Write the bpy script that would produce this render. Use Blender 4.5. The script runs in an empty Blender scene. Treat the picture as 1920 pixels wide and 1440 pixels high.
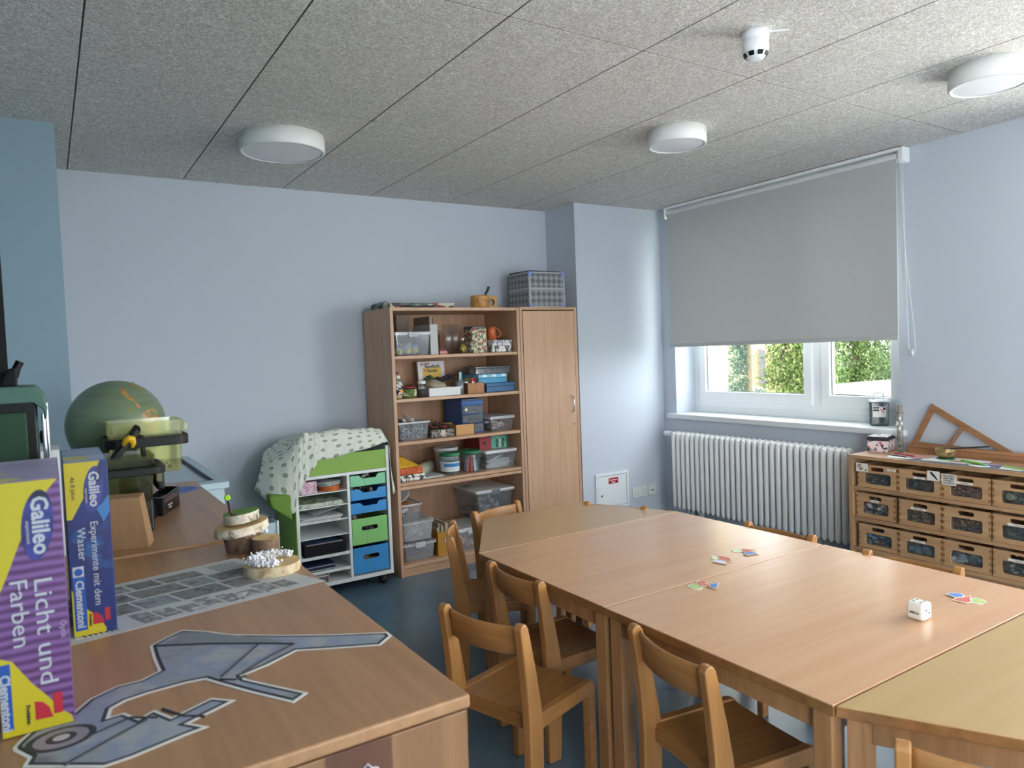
import bpy, bmesh, math, random
from mathutils import Vector, Matrix, noise
from math import sin, cos, pi, radians
random.seed(7)
SC = bpy.context.scene
COL = SC.collection

# ---------------------------------------------------------------- camera, world, lights, exposure
YAW, PITCH, ROLL, FPX = 0.569304143, -0.0460083674, -0.0374627192, 1360.4
cy, sy, cp, sp = cos(YAW), sin(YAW), cos(PITCH), sin(PITCH)
fwd = Vector((sy*cp, cy*cp, sp)); rgt = Vector((cy, -sy, 0)); upv = rgt.cross(fwd)
r2 = rgt*cos(ROLL)+upv*sin(ROLL); u2 = -rgt*sin(ROLL)+upv*cos(ROLL)
cd = bpy.data.cameras.new('camera'); cam = bpy.data.objects.new('camera', cd); COL.objects.link(cam)
M = Matrix(((r2.x, u2.x, -fwd.x, 0), (r2.y, u2.y, -fwd.y, 0), (r2.z, u2.z, -fwd.z, 1.45), (0, 0, 0, 1)))
cam.matrix_world = M
cd.sensor_fit = 'HORIZONTAL'; cd.sensor_width = 36; cd.lens = FPX/1920*36; cd.clip_start = .05; cd.clip_end = 300
cd.dof.use_dof = True; cd.dof.focus_distance = 3.6; cd.dof.aperture_fstop = 5.6
SC.camera = cam
SC.view_settings.view_transform = 'Standard'; SC.view_settings.look = 'None'
SC.view_settings.exposure = 0.79; SC.view_settings.gamma = 1; SC.view_settings.use_curve_mapping = False
SC.cycles.max_bounces = 10; SC.cycles.diffuse_bounces = 5; SC.cycles.transparent_max_bounces = 24
SC.cycles.sample_clamp_indirect = 4; SC.cycles.caustics_reflective = False; SC.cycles.caustics_refractive = False
wd = bpy.data.worlds.new('sky'); SC.world = wd; wd.use_nodes = True
bg = wd.node_tree.nodes['Background']; bg.inputs[0].default_value = (.98, .955, 1, 1); bg.inputs[1].default_value = 6.5
def area(name, loc, rot, sx, sz, power, col=(1, .91, .92)):
    l = bpy.data.lights.new(name, 'AREA'); l.shape = 'RECTANGLE'; l.size = sx; l.size_y = sz; l.energy = power; l.color = col
    o = bpy.data.objects.new(name, l); COL.objects.link(o); o.location = loc; o.rotation_euler = rot
    return o
# daylight at the room's other windows (same wall, beside and behind the camera)
area('daylight_fill', (4.75, .25, 1.62), (0, radians(90), 0), 1.5, 1.9, 118)
area('daylight_fill', (4.75, -1.95, 1.62), (0, radians(90), 0), 1.5, 1.6, 45)
# fill light added behind the camera and from the left, through made-up door openings
area('daylight_fill', (1.9, -3.3, 1.35), (radians(90), 0, 0), 2.2, 2.0, 8)
area('daylight_fill', (-.45, -1.7, 1.35), (0, radians(-90), 0), 2.0, 1.5, 66)

# ---------------------------------------------------------------- materials
def C(h, a=1):
    h = h.lstrip('#'); v = [int(h[i:i+2], 16)/255 for i in (0, 2, 4)]
    return tuple((c/12.92 if c <= .04045 else ((c+.055)/1.055)**2.4) for c in v)+(a,)
MATS = {}
def newmat(n):
    m = bpy.data.materials.new(n); m.use_nodes = True; nt = m.node_tree
    return m, nt, nt.nodes['Principled BSDF']
def nd(nt, t, **k):
    n = nt.nodes.new(t)
    for a, b in k.items(): setattr(n, a, b)
    return n
def mat(n, col='#888888', rough=.5, metal=0, spec=.5, bump=0, bscale=60, var=0, emit=0):
    if n in MATS: return MATS[n]
    m, nt, b = newmat(n); c = C(col)
    b.inputs['Base Color'].default_value = c; b.inputs['Roughness'].default_value = rough
    b.inputs['Metallic'].default_value = metal; b.inputs['Specular IOR Level'].default_value = spec
    if bump or var:
        tc = nd(nt, 'ShaderNodeTexCoord'); no = nd(nt, 'ShaderNodeTexNoise'); no.inputs['Scale'].default_value = bscale
        no.inputs['Detail'].default_value = 4
        nt.links.new(tc.outputs['Object'], no.inputs['Vector'])
        if bump:
            bu = nd(nt, 'ShaderNodeBump'); bu.inputs['Strength'].default_value = bump; bu.inputs['Distance'].default_value = .002
            nt.links.new(no.outputs['Fac'], bu.inputs['Height']); nt.links.new(bu.outputs[0], b.inputs['Normal'])
        if var:
            mx = nd(nt, 'ShaderNodeMix', data_type='RGBA'); mx.inputs[6].default_value = tuple(x*(1-var) for x in c[:3])+(1,)
            mx.inputs[7].default_value = tuple(min(1, x*(1+var)) for x in c[:3])+(1,)
            nt.links.new(no.outputs['Fac'], mx.inputs[0]); nt.links.new(mx.outputs[2], b.inputs['Base Color'])
    MATS[n] = m; return m
def wood(n, c1, c2, axis='X', rough=.35, scale=1, spec=.5, coat=0):
    if n in MATS: return MATS[n]
    m, nt, b = newmat(n)
    tc = nd(nt, 'ShaderNodeTexCoord'); mp = nd(nt, 'ShaderNodeMapping')
    s = {'X': (1.2, 22, 22), 'Y': (22, 1.2, 22), 'Z': (22, 22, 1.2)}[axis]
    mp.inputs['Scale'].default_value = tuple(v*scale for v in s)
    nt.links.new(tc.outputs['Object'], mp.inputs['Vector'])
    n1 = nd(nt, 'ShaderNodeTexNoise'); n1.inputs['Scale'].default_value = 1.6; n1.inputs['Detail'].default_value = 6; n1.inputs['Distortion'].default_value = .4
    n2 = nd(nt, 'ShaderNodeTexNoise'); n2.inputs['Scale'].default_value = 9; n2.inputs['Detail'].default_value = 3
    nt.links.new(mp.outputs[0], n1.inputs['Vector']); nt.links.new(mp.outputs[0], n2.inputs['Vector'])
    mx = nd(nt, 'ShaderNodeMath', operation='MULTIPLY_ADD'); mx.inputs[1].default_value = .3
    nt.links.new(n2.outputs['Fac'], mx.inputs[0]); nt.links.new(n1.outputs['Fac'], mx.inputs[2])
    r = nd(nt, 'ShaderNodeValToRGB'); r.color_ramp.elements[0].position = .42; r.color_ramp.elements[1].position = .86
    r.color_ramp.elements[0].color = C(c1); r.color_ramp.elements[1].color = C(c2)
    nt.links.new(mx.outputs[0], r.inputs[0]); nt.links.new(r.outputs[0], b.inputs['Base Color'])
    b.inputs['Roughness'].default_value = rough; b.inputs['Specular IOR Level'].default_value = spec
    MATS[n] = m; return m
def clear(n, tint='#eef4f6', haze=.12, hazecol='#e8eef0', gloss=.08, rough=.08):
    if n in MATS: return MATS[n]
    m = bpy.data.materials.new(n); m.use_nodes = True; nt = m.node_tree; nt.nodes.clear()
    out = nd(nt, 'ShaderNodeOutputMaterial'); t = nd(nt, 'ShaderNodeBsdfTransparent'); t.inputs[0].default_value = C(tint)
    d = nd(nt, 'ShaderNodeBsdfDiffuse'); d.inputs[0].default_value = C(hazecol)
    g = nd(nt, 'ShaderNodeBsdfGlossy'); g.inputs['Roughness'].default_value = rough
    a = nd(nt, 'ShaderNodeMixShader'); a.inputs[0].default_value = haze
    f = nd(nt, 'ShaderNodeMixShader'); f.inputs[0].default_value = gloss
    nt.links.new(t.outputs[0], a.inputs[1]); nt.links.new(d.outputs[0], a.inputs[2])
    nt.links.new(a.outputs[0], f.inputs[1]); nt.links.new(g.outputs[0], f.inputs[2]); nt.links.new(f.outputs[0], out.inputs[0])
    MATS[n] = m; return m
def tonal(n, cols, scale=14, kind='noise', rough=.6, stretch=(1, 1, 1), uv=False, const=True):
    """several colours in patches: printed surfaces and mottled things"""
    if n in MATS: return MATS[n]
    m, nt, b = newmat(n)
    tc = nd(nt, 'ShaderNodeTexCoord'); mp = nd(nt, 'ShaderNodeMapping'); mp.inputs['Scale'].default_value = stretch
    nt.links.new(tc.outputs['UV' if uv else 'Object'], mp.inputs['Vector'])
    if kind == 'noise':
        x = nd(nt, 'ShaderNodeTexNoise'); x.inputs['Scale'].default_value = scale; x.inputs['Detail'].default_value = 3; o = x.outputs['Fac']; lo, hi = .3, .7
    else:
        x = nd(nt, 'ShaderNodeTexVoronoi'); x.inputs['Scale'].default_value = scale
        sep = nd(nt, 'ShaderNodeSeparateColor'); nt.links.new(x.outputs['Color'], sep.inputs[0]); o = sep.outputs[0]; lo, hi = 0, 1
    nt.links.new(mp.outputs[0], x.inputs['Vector'])
    r = nd(nt, 'ShaderNodeValToRGB'); cr = r.color_ramp
    if const: cr.interpolation = 'CONSTANT'
    k = len(cols)
    for i, c in enumerate(cols):
        p = lo+(hi-lo)*i/(k if const else max(1, k-1))
        e = cr.elements[i] if i < 2 else cr.elements.new(p)
        e.position = p
    for e, c in zip(cr.elements, cols): e.color = C(c)
    nt.links.new(o, r.inputs[0]); nt.links.new(r.outputs[0], b.inputs['Base Color']); b.inputs['Roughness'].default_value = rough
    MATS[n] = m; return m

# ---------------------------------------------------------------- mesh builder
class MB:
    def __init__(s): s.v = []; s.f = []; s.mi = []; s.m = 0; s.sm = []; s.smooth = False
    def add(s, vs, fs):
        o = len(s.v); s.v += [tuple(v) for v in vs]
        for f in fs: s.f.append([i+o for i in f]); s.mi.append(s.m); s.sm.append(s.smooth)
        return s
    def box(s, x0, x1, y0, y1, z0, z1):
        return s.add([(x, y, z) for z in (z0, z1) for y in (y0, y1) for x in (x0, x1)],
                     [(0, 2, 3, 1), (4, 5, 7, 6), (0, 1, 5, 4), (1, 3, 7, 5), (3, 2, 6, 7), (2, 0, 4, 6)])
    def hexa(s, b, t):
        """b,t: 4 bottom and 4 top points, same order (ccw from above)"""
        return s.add(list(b)+list(t), [(3, 2, 1, 0), (4, 5, 6, 7), (0, 1, 5, 4), (1, 2, 6, 5), (2, 3, 7, 6), (3, 0, 4, 7)])
    def cyl(s, p0, p1, r0, r1=None, n=20, caps=True):
        r1 = r0 if r1 is None else r1; p0 = Vector(p0); p1 = Vector(p1); d = (p1-p0).normalized()
        a = d.orthogonal().normalized(); b = d.cross(a)
        vs = [p+(a*cos(2*pi*i/n)+b*sin(2*pi*i/n))*r for p, r in ((p0, r0), (p1, r1)) for i in range(n)]
        fs = [(i, (i+1) % n, n+(i+1) % n, n+i) for i in range(n)]
        sm = s.smooth; s.smooth = True; s.add(vs, fs); s.smooth = False
        if caps: s.add(vs, [list(range(n))[::-1], list(range(n, 2*n))])
        s.smooth = sm
        return s
    def lathe(s, prof, c=(0, 0, 0), n=28, axis='Z', closed=False):
        vs = []
        for r, h in prof:
            for i in range(n):
                a = 2*pi*i/n; x, y = r*cos(a), r*sin(a)
                vs.append({'Z': (c[0]+x, c[1]+y, c[2]+h), 'X': (c[0]+h, c[1]+x, c[2]+y), 'Y': (c[0]+y, c[1]+h, c[2]+x)}[axis])
        fs = [(j*n+i, j*n+(i+1) % n, (j+1)*n+(i+1) % n, (j+1)*n+i) for j in range(len(prof)-1) for i in range(n)]
        sm = s.smooth; s.smooth = True; s.add(vs, fs); s.smooth = sm
        return s
    def tube(s, pts, r, n=8, caps=True, rs=None):
        pts = [Vector(p) for p in pts]; rings = []; a = None
        for i, p in enumerate(pts):
            d = (pts[min(i+1, len(pts)-1)]-pts[max(i-1, 0)]).normalized()
            a = d.orthogonal().normalized() if a is None else (a-d*a.dot(d)).normalized()
            b = d.cross(a); rr = rs[i] if rs else r
            rings.append([p+(a*cos(2*pi*k/n)+b*sin(2*pi*k/n))*rr for k in range(n)])
        vs = [v for rg in rings for v in rg]
        fs = [(j*n+i, j*n+(i+1) % n, (j+1)*n+(i+1) % n, (j+1)*n+i) for j in range(len(pts)-1) for i in range(n)]
        sm = s.smooth; s.smooth = True; s.add(vs, fs); s.smooth = sm
        if caps: s.add(vs, [list(range(n))[::-1], list(range(len(vs)-n, len(vs)))])
        return s
    def prism(s, poly, d0, d1, plane='XY', holes=()):
        """polygon (with holes) extruded along the plane's normal"""
        def P(u, v, w): return {'XY': (u, v, w), 'XZ': (u, w, v), 'YZ': (w, u, v)}[plane]
        bm = bmesh.new()
        for lp in [poly]+list(holes):
            vv = [bm.verts.new(P(u, v, d0)) for u, v in lp]
            for i in range(len(vv)): bm.edges.new((vv[i], vv[(i+1) % len(vv)]))
        if holes: bmesh.ops.triangle_fill(bm, use_beauty=True, use_dissolve=False, edges=bm.edges[:])
        else: bm.faces.new(bm.verts[:]); 
        g = bmesh.ops.extrude_face_region(bm, geom=bm.faces[:])
        vec = Vector(P(0, 0, d1-d0))
        bmesh.ops.translate(bm, verts=[e for e in g['geom'] if isinstance(e, bmesh.types.BMVert)], vec=vec)
        bmesh.ops.recalc_face_normals(bm, faces=bm.faces[:])
        bm.verts.index_update()
        s.add([v.co.copy() for v in bm.verts], [[v.index for v in f.verts] for f in bm.faces]); bm.free()
        return s
    def mesh(s, name, mats):
        me = bpy.data.meshes.new(name); me.from_pydata([tuple(v) for v in s.v], [], s.f)
        for m in (mats if isinstance(mats, (list, tuple)) else [mats]): me.materials.append(m)
        me.polygons.foreach_set('material_index', s.mi); me.polygons.foreach_set('use_smooth', s.sm)
        me.update(); return me
def box(*a): return MB().box(*a)
def rrect(x0, x1, y0, y1, r, n=4):
    out = []
    for cx_, cy_, a0 in ((x1-r, y1-r, 0), (x0+r, y1-r, 90), (x0+r, y0+r, 180), (x1-r, y0+r, 270)):
        for i in range(n+1):
            a = radians(a0+90*i/n); out.append((cx_+r*cos(a), cy_+r*sin(a)))
    return out
def circ(cx_, cy_, rx, ry=None, n=20, a0=0):
    ry = rx if ry is None else ry
    return [(cx_+rx*cos(2*pi*i/n+a0), cy_+ry*sin(2*pi*i/n+a0)) for i in range(n)]

# ---------------------------------------------------------------- objects
def bevel(o, w, seg=2):
    if w:
        b = o.modifiers.new('bevel', 'BEVEL'); b.width = w; b.segments = seg; b.limit_method = 'ANGLE'; b.angle_limit = radians(40)
def tag(o, label=None, cat=None, group=None, kind=None):
    if label: o['label'] = label
    if cat: o['category'] = cat
    if group: o['group'] = group
    if kind: o['kind'] = kind
    return o
def thing(name, label, cat, loc=(0, 0, 0), group=None, rotz=0):
    o = bpy.data.objects.new(name, None); o.empty_display_size = .05; COL.objects.link(o)
    o.location = loc; o.rotation_euler = (0, 0, rotz)
    return tag(o, label, cat, group)
def part(name, mb, m, parent, bev=0, label=None, local=False, stuff=False, seg=2):
    """a mesh built in world coordinates (or local=True) as a child of parent"""
    me = mb if isinstance(mb, bpy.types.Mesh) else mb.mesh(name, m)
    o = bpy.data.objects.new(name, me); COL.objects.link(o); o.parent = parent
    if not local and parent.parent is None: o.location = -parent.location
    bevel(o, bev, seg)
    if label: o['label'] = label
    if stuff: o['kind'] = 'stuff'
    return o
def solo(name, mb, m, label, cat, group=None, bev=0, kind=None, seg=2):
    """a top-level thing that is one mesh; origin at its base"""
    me = mb.mesh(name, m); vs = [v.co for v in me.vertices]
    c = Vector(((min(v.x for v in vs)+max(v.x for v in vs))/2, (min(v.y for v in vs)+max(v.y for v in vs))/2, min(v.z for v in vs)))
    me.transform(Matrix.Translation(-c)); o = bpy.data.objects.new(name, me); COL.objects.link(o); o.location = c
    bevel(o, bev, seg); return tag(o, label, cat, group, kind)
def struct(name, mb, m, parent=None, bev=0):
    o = bpy.data.objects.new(name, mb.mesh(name, m)); COL.objects.link(o); o.parent = parent; bevel(o, bev)
    if parent is None: o['kind'] = 'structure'
    return o
def dup(o, loc=None, rotz=None, parent=None, label=None):
    c = o.copy(); COL.objects.link(c)
    if parent is not None: c.parent = parent
    if loc is not None: c.location = loc
    if rotz is not None: c.rotation_euler = (0, 0, rotz)
    if label: c['label'] = label
    for ch in list(o.children):
        k = dup(ch, parent=c); k.matrix_parent_inverse = ch.matrix_parent_inverse.copy()
    return c
def text(s, size, m, parent, org, xd, ud, name='lettering', th=.0004, align='CENTER', sx=1, bold=0):
    cu = bpy.data.curves.new(name, 'FONT'); cu.body = s; cu.size = size; cu.extrude = th; cu.align_x = align; cu.align_y = 'CENTER'
    cu.resolution_u = 2; cu.offset = bold
    t = bpy.data.objects.new(name, cu); COL.objects.link(t); dg = bpy.context.evaluated_depsgraph_get()
    me = bpy.data.meshes.new_from_object(t.evaluated_get(dg)); bpy.data.objects.remove(t)
    x = Vector(xd).normalized(); u = Vector(ud).normalized(); w = x.cross(u)
    mt = Matrix(((x.x, u.x, w.x, org[0]), (x.y, u.y, w.y, org[1]), (x.z, u.z, w.z, org[2]), (0, 0, 0, 1))) @ Matrix.Diagonal((sx, 1, 1, 1))
    me.transform(mt); me.materials.clear(); me.materials.append(m); me.name = name
    return part(name, me, m, parent)
# ---------------------------------------------------------------- the room
XL, XR, YB, YF, ZC = -.14, 4.34, 4.81, -3.0, 2.56
PX, PY = 3.455, 4.43            # corner box beside the window
CX, CY = .09, 3.92              # column at the left
wallm = mat('wall_paint', '#c6ced9', .75, spec=.25, bump=.15, bscale=180)
walll = mat('wall_paint_blue', '#8fa7b5', .75, spec=.25, bump=.15, bscale=180)
white = mat('white_paint', '#e6ebee', .4)
pvc = mat('white_plastic', '#eef1f4', .3)
# floor: dark blue sheet flooring, glossy, with small chips
m, nt, b = newmat('blue_floor'); tc = nd(nt, 'ShaderNodeTexCoord')
n1 = nd(nt, 'ShaderNodeTexNoise'); n1.inputs['Scale'].default_value = 2.2; n1.inputs['Detail'].default_value = 5
n2 = nd(nt, 'ShaderNodeTexNoise'); n2.inputs['Scale'].default_value = 260
nt.links.new(tc.outputs['Object'], n1.inputs[0]); nt.links.new(tc.outputs['Object'], n2.inputs[0])
r = nd(nt, 'ShaderNodeValToRGB'); r.color_ramp.elements[0].color = C('#4b6172'); r.color_ramp.elements[1].color = C('#5e7789')
r.color_ramp.elements[0].position = .35; r.color_ramp.elements[1].position = .65
nt.links.new(n1.outputs[0], r.inputs[0])
r2_ = nd(nt, 'ShaderNodeValToRGB'); r2_.color_ramp.elements[0].position = .74; r2_.color_ramp.elements[1].position = .76
mx = nd(nt, 'ShaderNodeMix', data_type='RGBA'); mx.inputs[7].default_value = C('#7d95a5')
nt.links.new(n2.outputs[0], r2_.inputs[0]); nt.links.new(r2_.outputs[0], mx.inputs[0]); nt.links.new(r.outputs[0], mx.inputs[6])
nt.links.new(mx.outputs[2], b.inputs['Base Color']); b.inputs['Roughness'].default_value = .3
bu = nd(nt, 'ShaderNodeBump'); bu.inputs['Strength'].default_value = .05; bu.inputs['Distance'].default_value = .002
nt.links.new(n1.outputs[0], bu.inputs['Height']); nt.links.new(bu.outputs[0], b.inputs['Normal']); MATS['floor'] = m
struct('floor', box(XL-.2, XR+.35, YF-.2, YB+.2, -.1, 0), m)
# ceiling: wood wool panels with open joints
m, nt, b = newmat('wood_wool'); tc = nd(nt, 'ShaderNodeTexCoord')
def ridge(scale, dist, off, w):
    mp = nd(nt, 'ShaderNodeMapping'); mp.inputs['Location'].default_value = off; nt.links.new(tc.outputs['Object'], mp.inputs[0])
    n = nd(nt, 'ShaderNodeTexNoise'); n.inputs['Scale'].default_value = scale; n.inputs['Detail'].default_value = 1.5; n.inputs['Distortion'].default_value = dist
    nt.links.new(mp.outputs[0], n.inputs[0])
    a = nd(nt, 'ShaderNodeMath', operation='SUBTRACT'); a.inputs[1].default_value = .5; nt.links.new(n.outputs[0], a.inputs[0])
    c = nd(nt, 'ShaderNodeMath', operation='ABSOLUTE'); nt.links.new(a.outputs[0], c.inputs[0])
    d = nd(nt, 'ShaderNodeMapRange'); d.inputs[1].default_value = 0; d.inputs[2].default_value = w; d.inputs[3].default_value = 1; d.inputs[4].default_value = 0
    nt.links.new(c.outputs[0], d.inputs[0]); return d.outputs[0]
R = [ridge(26, 1.4, (0, 0, 0), .022), ridge(31, 1.6, (7, 3, 1), .022), ridge(37, 1.3, (1, 9, 4), .024), ridge(45, 1.2, (5, 2, 8), .026), ridge(58, 1.0, (3, 8, 2), .03)]
o = R[0]
for k in R[1:]:
    x = nd(nt, 'ShaderNodeMath', operation='MAXIMUM'); nt.links.new(o, x.inputs[0]); nt.links.new(k, x.inputs[1]); o = x.outputs[0]
r = nd(nt, 'ShaderNodeValToRGB'); r.color_ramp.elements[0].color = C('#bcb7af'); r.color_ramp.elements[1].color = C('#fdfbf7'); r.color_ramp.elements[0].position = .05
nt.links.new(o, r.inputs[0]); nt.links.new(r.outputs[0], b.inputs['Base Color']); b.inputs['Roughness'].default_value = .9; b.inputs['Specular IOR Level'].default_value = .1
bu = nd(nt, 'ShaderNodeBump'); bu.inputs['Strength'].default_value = .25; bu.inputs['Distance'].default_value = .003
nt.links.new(o, bu.inputs['Height']); nt.links.new(bu.outputs[0], b.inputs['Normal']); wool = m
ceil = struct('ceiling', box(XL-.2, XR+.35, YF-.2, YB+.2, ZC+.022, ZC+.15), mat('ceiling_void', '#3a3a38', .9))
jx = [XL-.02]+[.161+.6*i for i in range(7)]+[XR+.02]; jy = [YB+.02, 4.483, 3.272, 2.061, .85, -.361, -1.572, -2.783, YF-.02]
for i in range(len(jx)-1):
    for j in range(len(jy)-1):
        struct('ceiling_panel', box(jx[i]+.003, jx[i+1]-.003, jy[j+1]+.0026, jy[j]-.0026, ZC, ZC+.024), wool, ceil, bev=.0008)
js = MB()  # dark strips added in the open gaps to stand in for their shade
for x in jx[1:-1]: js.box(x-.0029, x+.0029, YF, YB, ZC+.0012, ZC+.0215)
for y in jy[1:-1]: js.box(XL, XR, y-.0025, y+.0025, ZC+.0010, ZC+.0208)
o_js = struct('joint_shade_strip', js, mat('joint_shade', '#4a4843', .9), ceil); o_js['kind'] = 'stuff'
# walls
struct('wall_back', box(XL-.2, PX, YB, YB+.2, 0, ZC+.02), wallm)
struct('wall_corner', box(PX, XR+.02, PY, YB+.02, 0, ZC+.02), wallm)
struct('wall_left', MB().box(XL-.2, XL, -.9, YB, 0, ZC+.02).box(XL-.2, XL, YF, -2.5, 0, ZC+.02).box(XL-.2, XL, -2.5, -.9, 2.35, ZC+.02), walll)
struct('wall_column', box(XL-.02, CX, CY, YB+.02, 0, ZC+.02), walll)
struct('wall_front', MB().box(XL-.2, .8, YF-.2, YF, 0, ZC+.02).box(3.0, XR+.35, YF-.2, YF, 0, ZC+.02).box(.8, 3.0, YF-.2, YF, 2.35, ZC+.02), wallm)
def glazed(n, a, b_, fix, ax):
    f = MB(); P = MB(); mid = (a+b_)/2
    for u0, u1 in ((a, mid), (mid, b_)):
        f.prism([(u0, 0), (u1, 0), (u1, 2.35), (u0, 2.35)], fix, fix+.06, ax, holes=[[(u0+.08, .12), (u1-.08, .12), (u1-.08, 2.27), (u0+.08, 2.27)]])
        P.prism([(u0+.075, .115), (u1-.075, .115), (u1-.075, 2.275), (u0+.075, 2.275)], fix+.025, fix+.03, ax)
    d_ = struct('door_%d' % n, f, mat('white_plastic')); part('door_pane', P, clear('window_glass', '#f4f8f7', .0, gloss=.06, rough=.01), d_)
glazed(1, .8, 3.0, YF-.13, 'XZ'); glazed(2, -2.5, -.9, XL-.13, 'YZ')  # unseen doors, made up so the added fill light has openings
W = MB(); WX = XR+.32
wins = [(2.43, 4.285, .845, 2.50), (-.55, 1.15, .885, 2.5), (-2.8, -1.1, .885, 2.5)]
edges = [YF]+[e for w in sorted(wins) for e in w[:2]]+[YB+.02]
for k in range(0, len(edges), 2): W.box(XR, WX, edges[k], edges[k+1], 0, ZC+.02)
for a, c, z0, z1 in wins: W.box(XR, WX, a, c, 0, z0); W.box(XR, WX, a, c, z1, ZC+.02)
struct('wall_right', W, wallm)
struct('baseboard_back', box(CX, PX, YB-.012, YB, 0, .06), mat('skirting', '#3c4852', .5))
struct('baseboard_right', MB().box(XR-.012, XR, YF, PY, 0, .06).box(PX, XR, PY-.012, PY, 0, .06), mat('skirting'))
# windows
glass = clear('window_glass', '#f4f8f7', .0, gloss=.06, rough=.01)
def window(n, y0, y1, z0, z1, mull, sash):
    fx = 4.56
    fr = MB().prism([(y0, z0), (y1, z0), (y1, z1), (y0, z1)], fx, fx+.07, 'YZ',
                    holes=[[(a-.055, z0+.06), (c+.055, z0+.06), (c+.055, z1-.05), (a-.055, z1-.05)] for a, c in sash])
    w = struct('window_%d' % n, fr, pvc, bev=.004)
    for a, c in sash:
        s = MB().prism([(a-.065, z0+.045), (c+.065, z0+.045), (c+.065, z1-.04), (a-.065, z1-.04)], fx-.022, fx+.05, 'YZ',
                       holes=[[(a, z0+.125), (c, z0+.125), (c, z1-.11), (a, z1-.11)]])
        so = part('window_sash', s, pvc, w, .005)
        g = MB().prism([(a-.006, z0+.119), (c+.006, z0+.119), (c+.006, z1-.104), (a-.006, z1-.104)], fx+.002, fx+.01, 'YZ',
                       holes=[[(a+.004, z0+.129), (c-.004, z0+.129), (c-.004, z1-.114), (a+.004, z1-.114)]])
        part('glazing_seal', g, mat('rubber', '#4a5052', .6), so)
        part('window_pane', box(fx+.012, fx+.016, a, c, z0+.125, z1-.11), glass, so)
    return w
w1 = window(1, 2.43, 4.285, .935, 2.50, 3.155, [(3.235, 4.15), (2.60, 3.03)])
h = MB().box(4.515, 4.538, 3.075, 3.10, 1.50, 1.58).tube([(4.51, 3.087, 1.56), (4.495, 3.087, 1.55), (4.495, 3.087, 1.44)], .009)
part('window_handle', h, pvc, w1, .002)
window(2, -.55, 1.15, .935, 2.5, .3, [(-.42, .19), (.42, 1.02)])
window(3, -2.8, -1.1, .935, 2.5, -1.95, [(-2.67, -2.06), (-1.83, -1.23)])
struct('trim_1', box(XR-.045, 4.60, 2.385, 4.36, .845, .885), white, bev=.006)
struct('trim_2', MB().box(4.56, 4.66, 2.43, 4.285, .885, .937), white, bev=.003)
struct('trim_3', MB().box(XR-.045, 4.66, -.6, 1.2, .885, .935).box(XR-.045, 4.66, -2.85, -1.05, .885, .935), white, bev=.004)

# ---------------------------------------------------------------- outdoors
grass = tonal('grass', ['#7f9a5a', '#93a866', '#6d8850'], .8, const=False, rough=.9)
tag(solo('ground', box(4.9, 160, -60, 110, -3.2, -2.6), tonal('yard', ['#8e8d80', '#76864e', '#a3a092'], .25, const=False, rough=.9), 'pale sunlit yard ground below the window', 'ground'), kind='structure')
cream = mat('cream_render', '#cfc5a0', .8); yell = mat('yellow_render', '#b3a77e', .8)
def at(px_, D, z):
    """point at horizontal distance D in the direction given by an azimuth in degrees"""
    a = radians(px_); return Vector((D*sin(a), D*cos(a), z))
b = thing('neighbour_house', 'tall cream house wall close behind the first window pane, beside the spruces', 'building', (0, 0, -2.6))
p = at(49.22, 15, 0); q = at(44, 14.4, 0)
d = (q-p).normalized(); nn = Vector((-d.y, d.x, 0)); nn = nn if nn.dot(p) > 0 else -nn
def quadbox(mb, p, q, dep, z0, z1):
    a, b_, c, e = p, q, q+dep, p+dep
    return mb.hexa([(v.x, v.y, z0) for v in (a, b_, c, e)], [(v.x, v.y, z1) for v in (a, b_, c, e)])
part('wall', quadbox(MB(), p, q, nn*5, -2.6, 8), cream, b)
part('roof', quadbox(MB(), p-nn*.4-d*.4, q-nn*.4, nn*6, 8, 8.4), mat('roof_tiles', '#8a4a38', .8), b)
b = thing('far_house', 'pale yellow house with a dark window seen between the spruces', 'building', (0, 0, -2.6))
p = at(48.6, 46, 0); q = at(54.6, 47, 0); d = (q-p).normalized(); nn = Vector((d.y, -d.x, 0)); nn = nn if nn.dot(p) > 0 else -nn
part('wall', quadbox(MB(), p, q, nn*8, -2.6, 7), yell, b)
part('roof', quadbox(MB(), p-nn*.5-d*.5, q-nn*.5+d*.5, nn*9, 7, 7.5), mat('roof_tiles'), b)
for a0, a1 in ((51.5, 51.9), (53.0, 53.3)):
    w_ = part('window', quadbox(MB(), at(a0, 45.9, 0)-nn*.1, at(a1, 45.95, 0)-nn*.1, nn*.5, -1.2, 1.0), mat('brown_frame', '#7d6a66', .6), b)
    part('pane', quadbox(MB(), at(a0+.08, 45.85, 0)-nn*.12, at(a1-.08, 45.9, 0)-nn*.12, nn*.3, -1.1, .9), mat('dark_pane', '#5a6068', .2), w_)
solo('garden_shed', quadbox(quadbox(MB(), at(50.9, 38, 0), at(51.75, 38, 0), nn*2, -2.6, -1.05), at(50.8, 37.9, 0), at(51.85, 37.9, 0), nn*2.3, -1.05, -.9),
     mat('grey_boards', '#7b8087', .8), 'small grey boarded shed beside the spruce trunk', 'shed')
b = thing('low_building', 'single-storey building with white flat roof edge and peach wall below the right pane', 'building', (0, 0, -2.6))
p = at(55.6, 19.4, 0); q = at(64.5, 17.2, 0); d = (q-p).normalized(); nn = Vector((d.y, -d.x, 0)); nn = nn if nn.dot(p) > 0 else -nn
part('wall', quadbox(MB(), p+nn*.5+d*.9, q+nn*.5, nn*4.5, -2.6, .16), mat('peach_render', '#a3866a', .8), b)
part('roof', quadbox(MB(), p, q, nn*5.5, .16, .32), mat('roof_white', '#a9adb1', .6), b)
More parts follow.
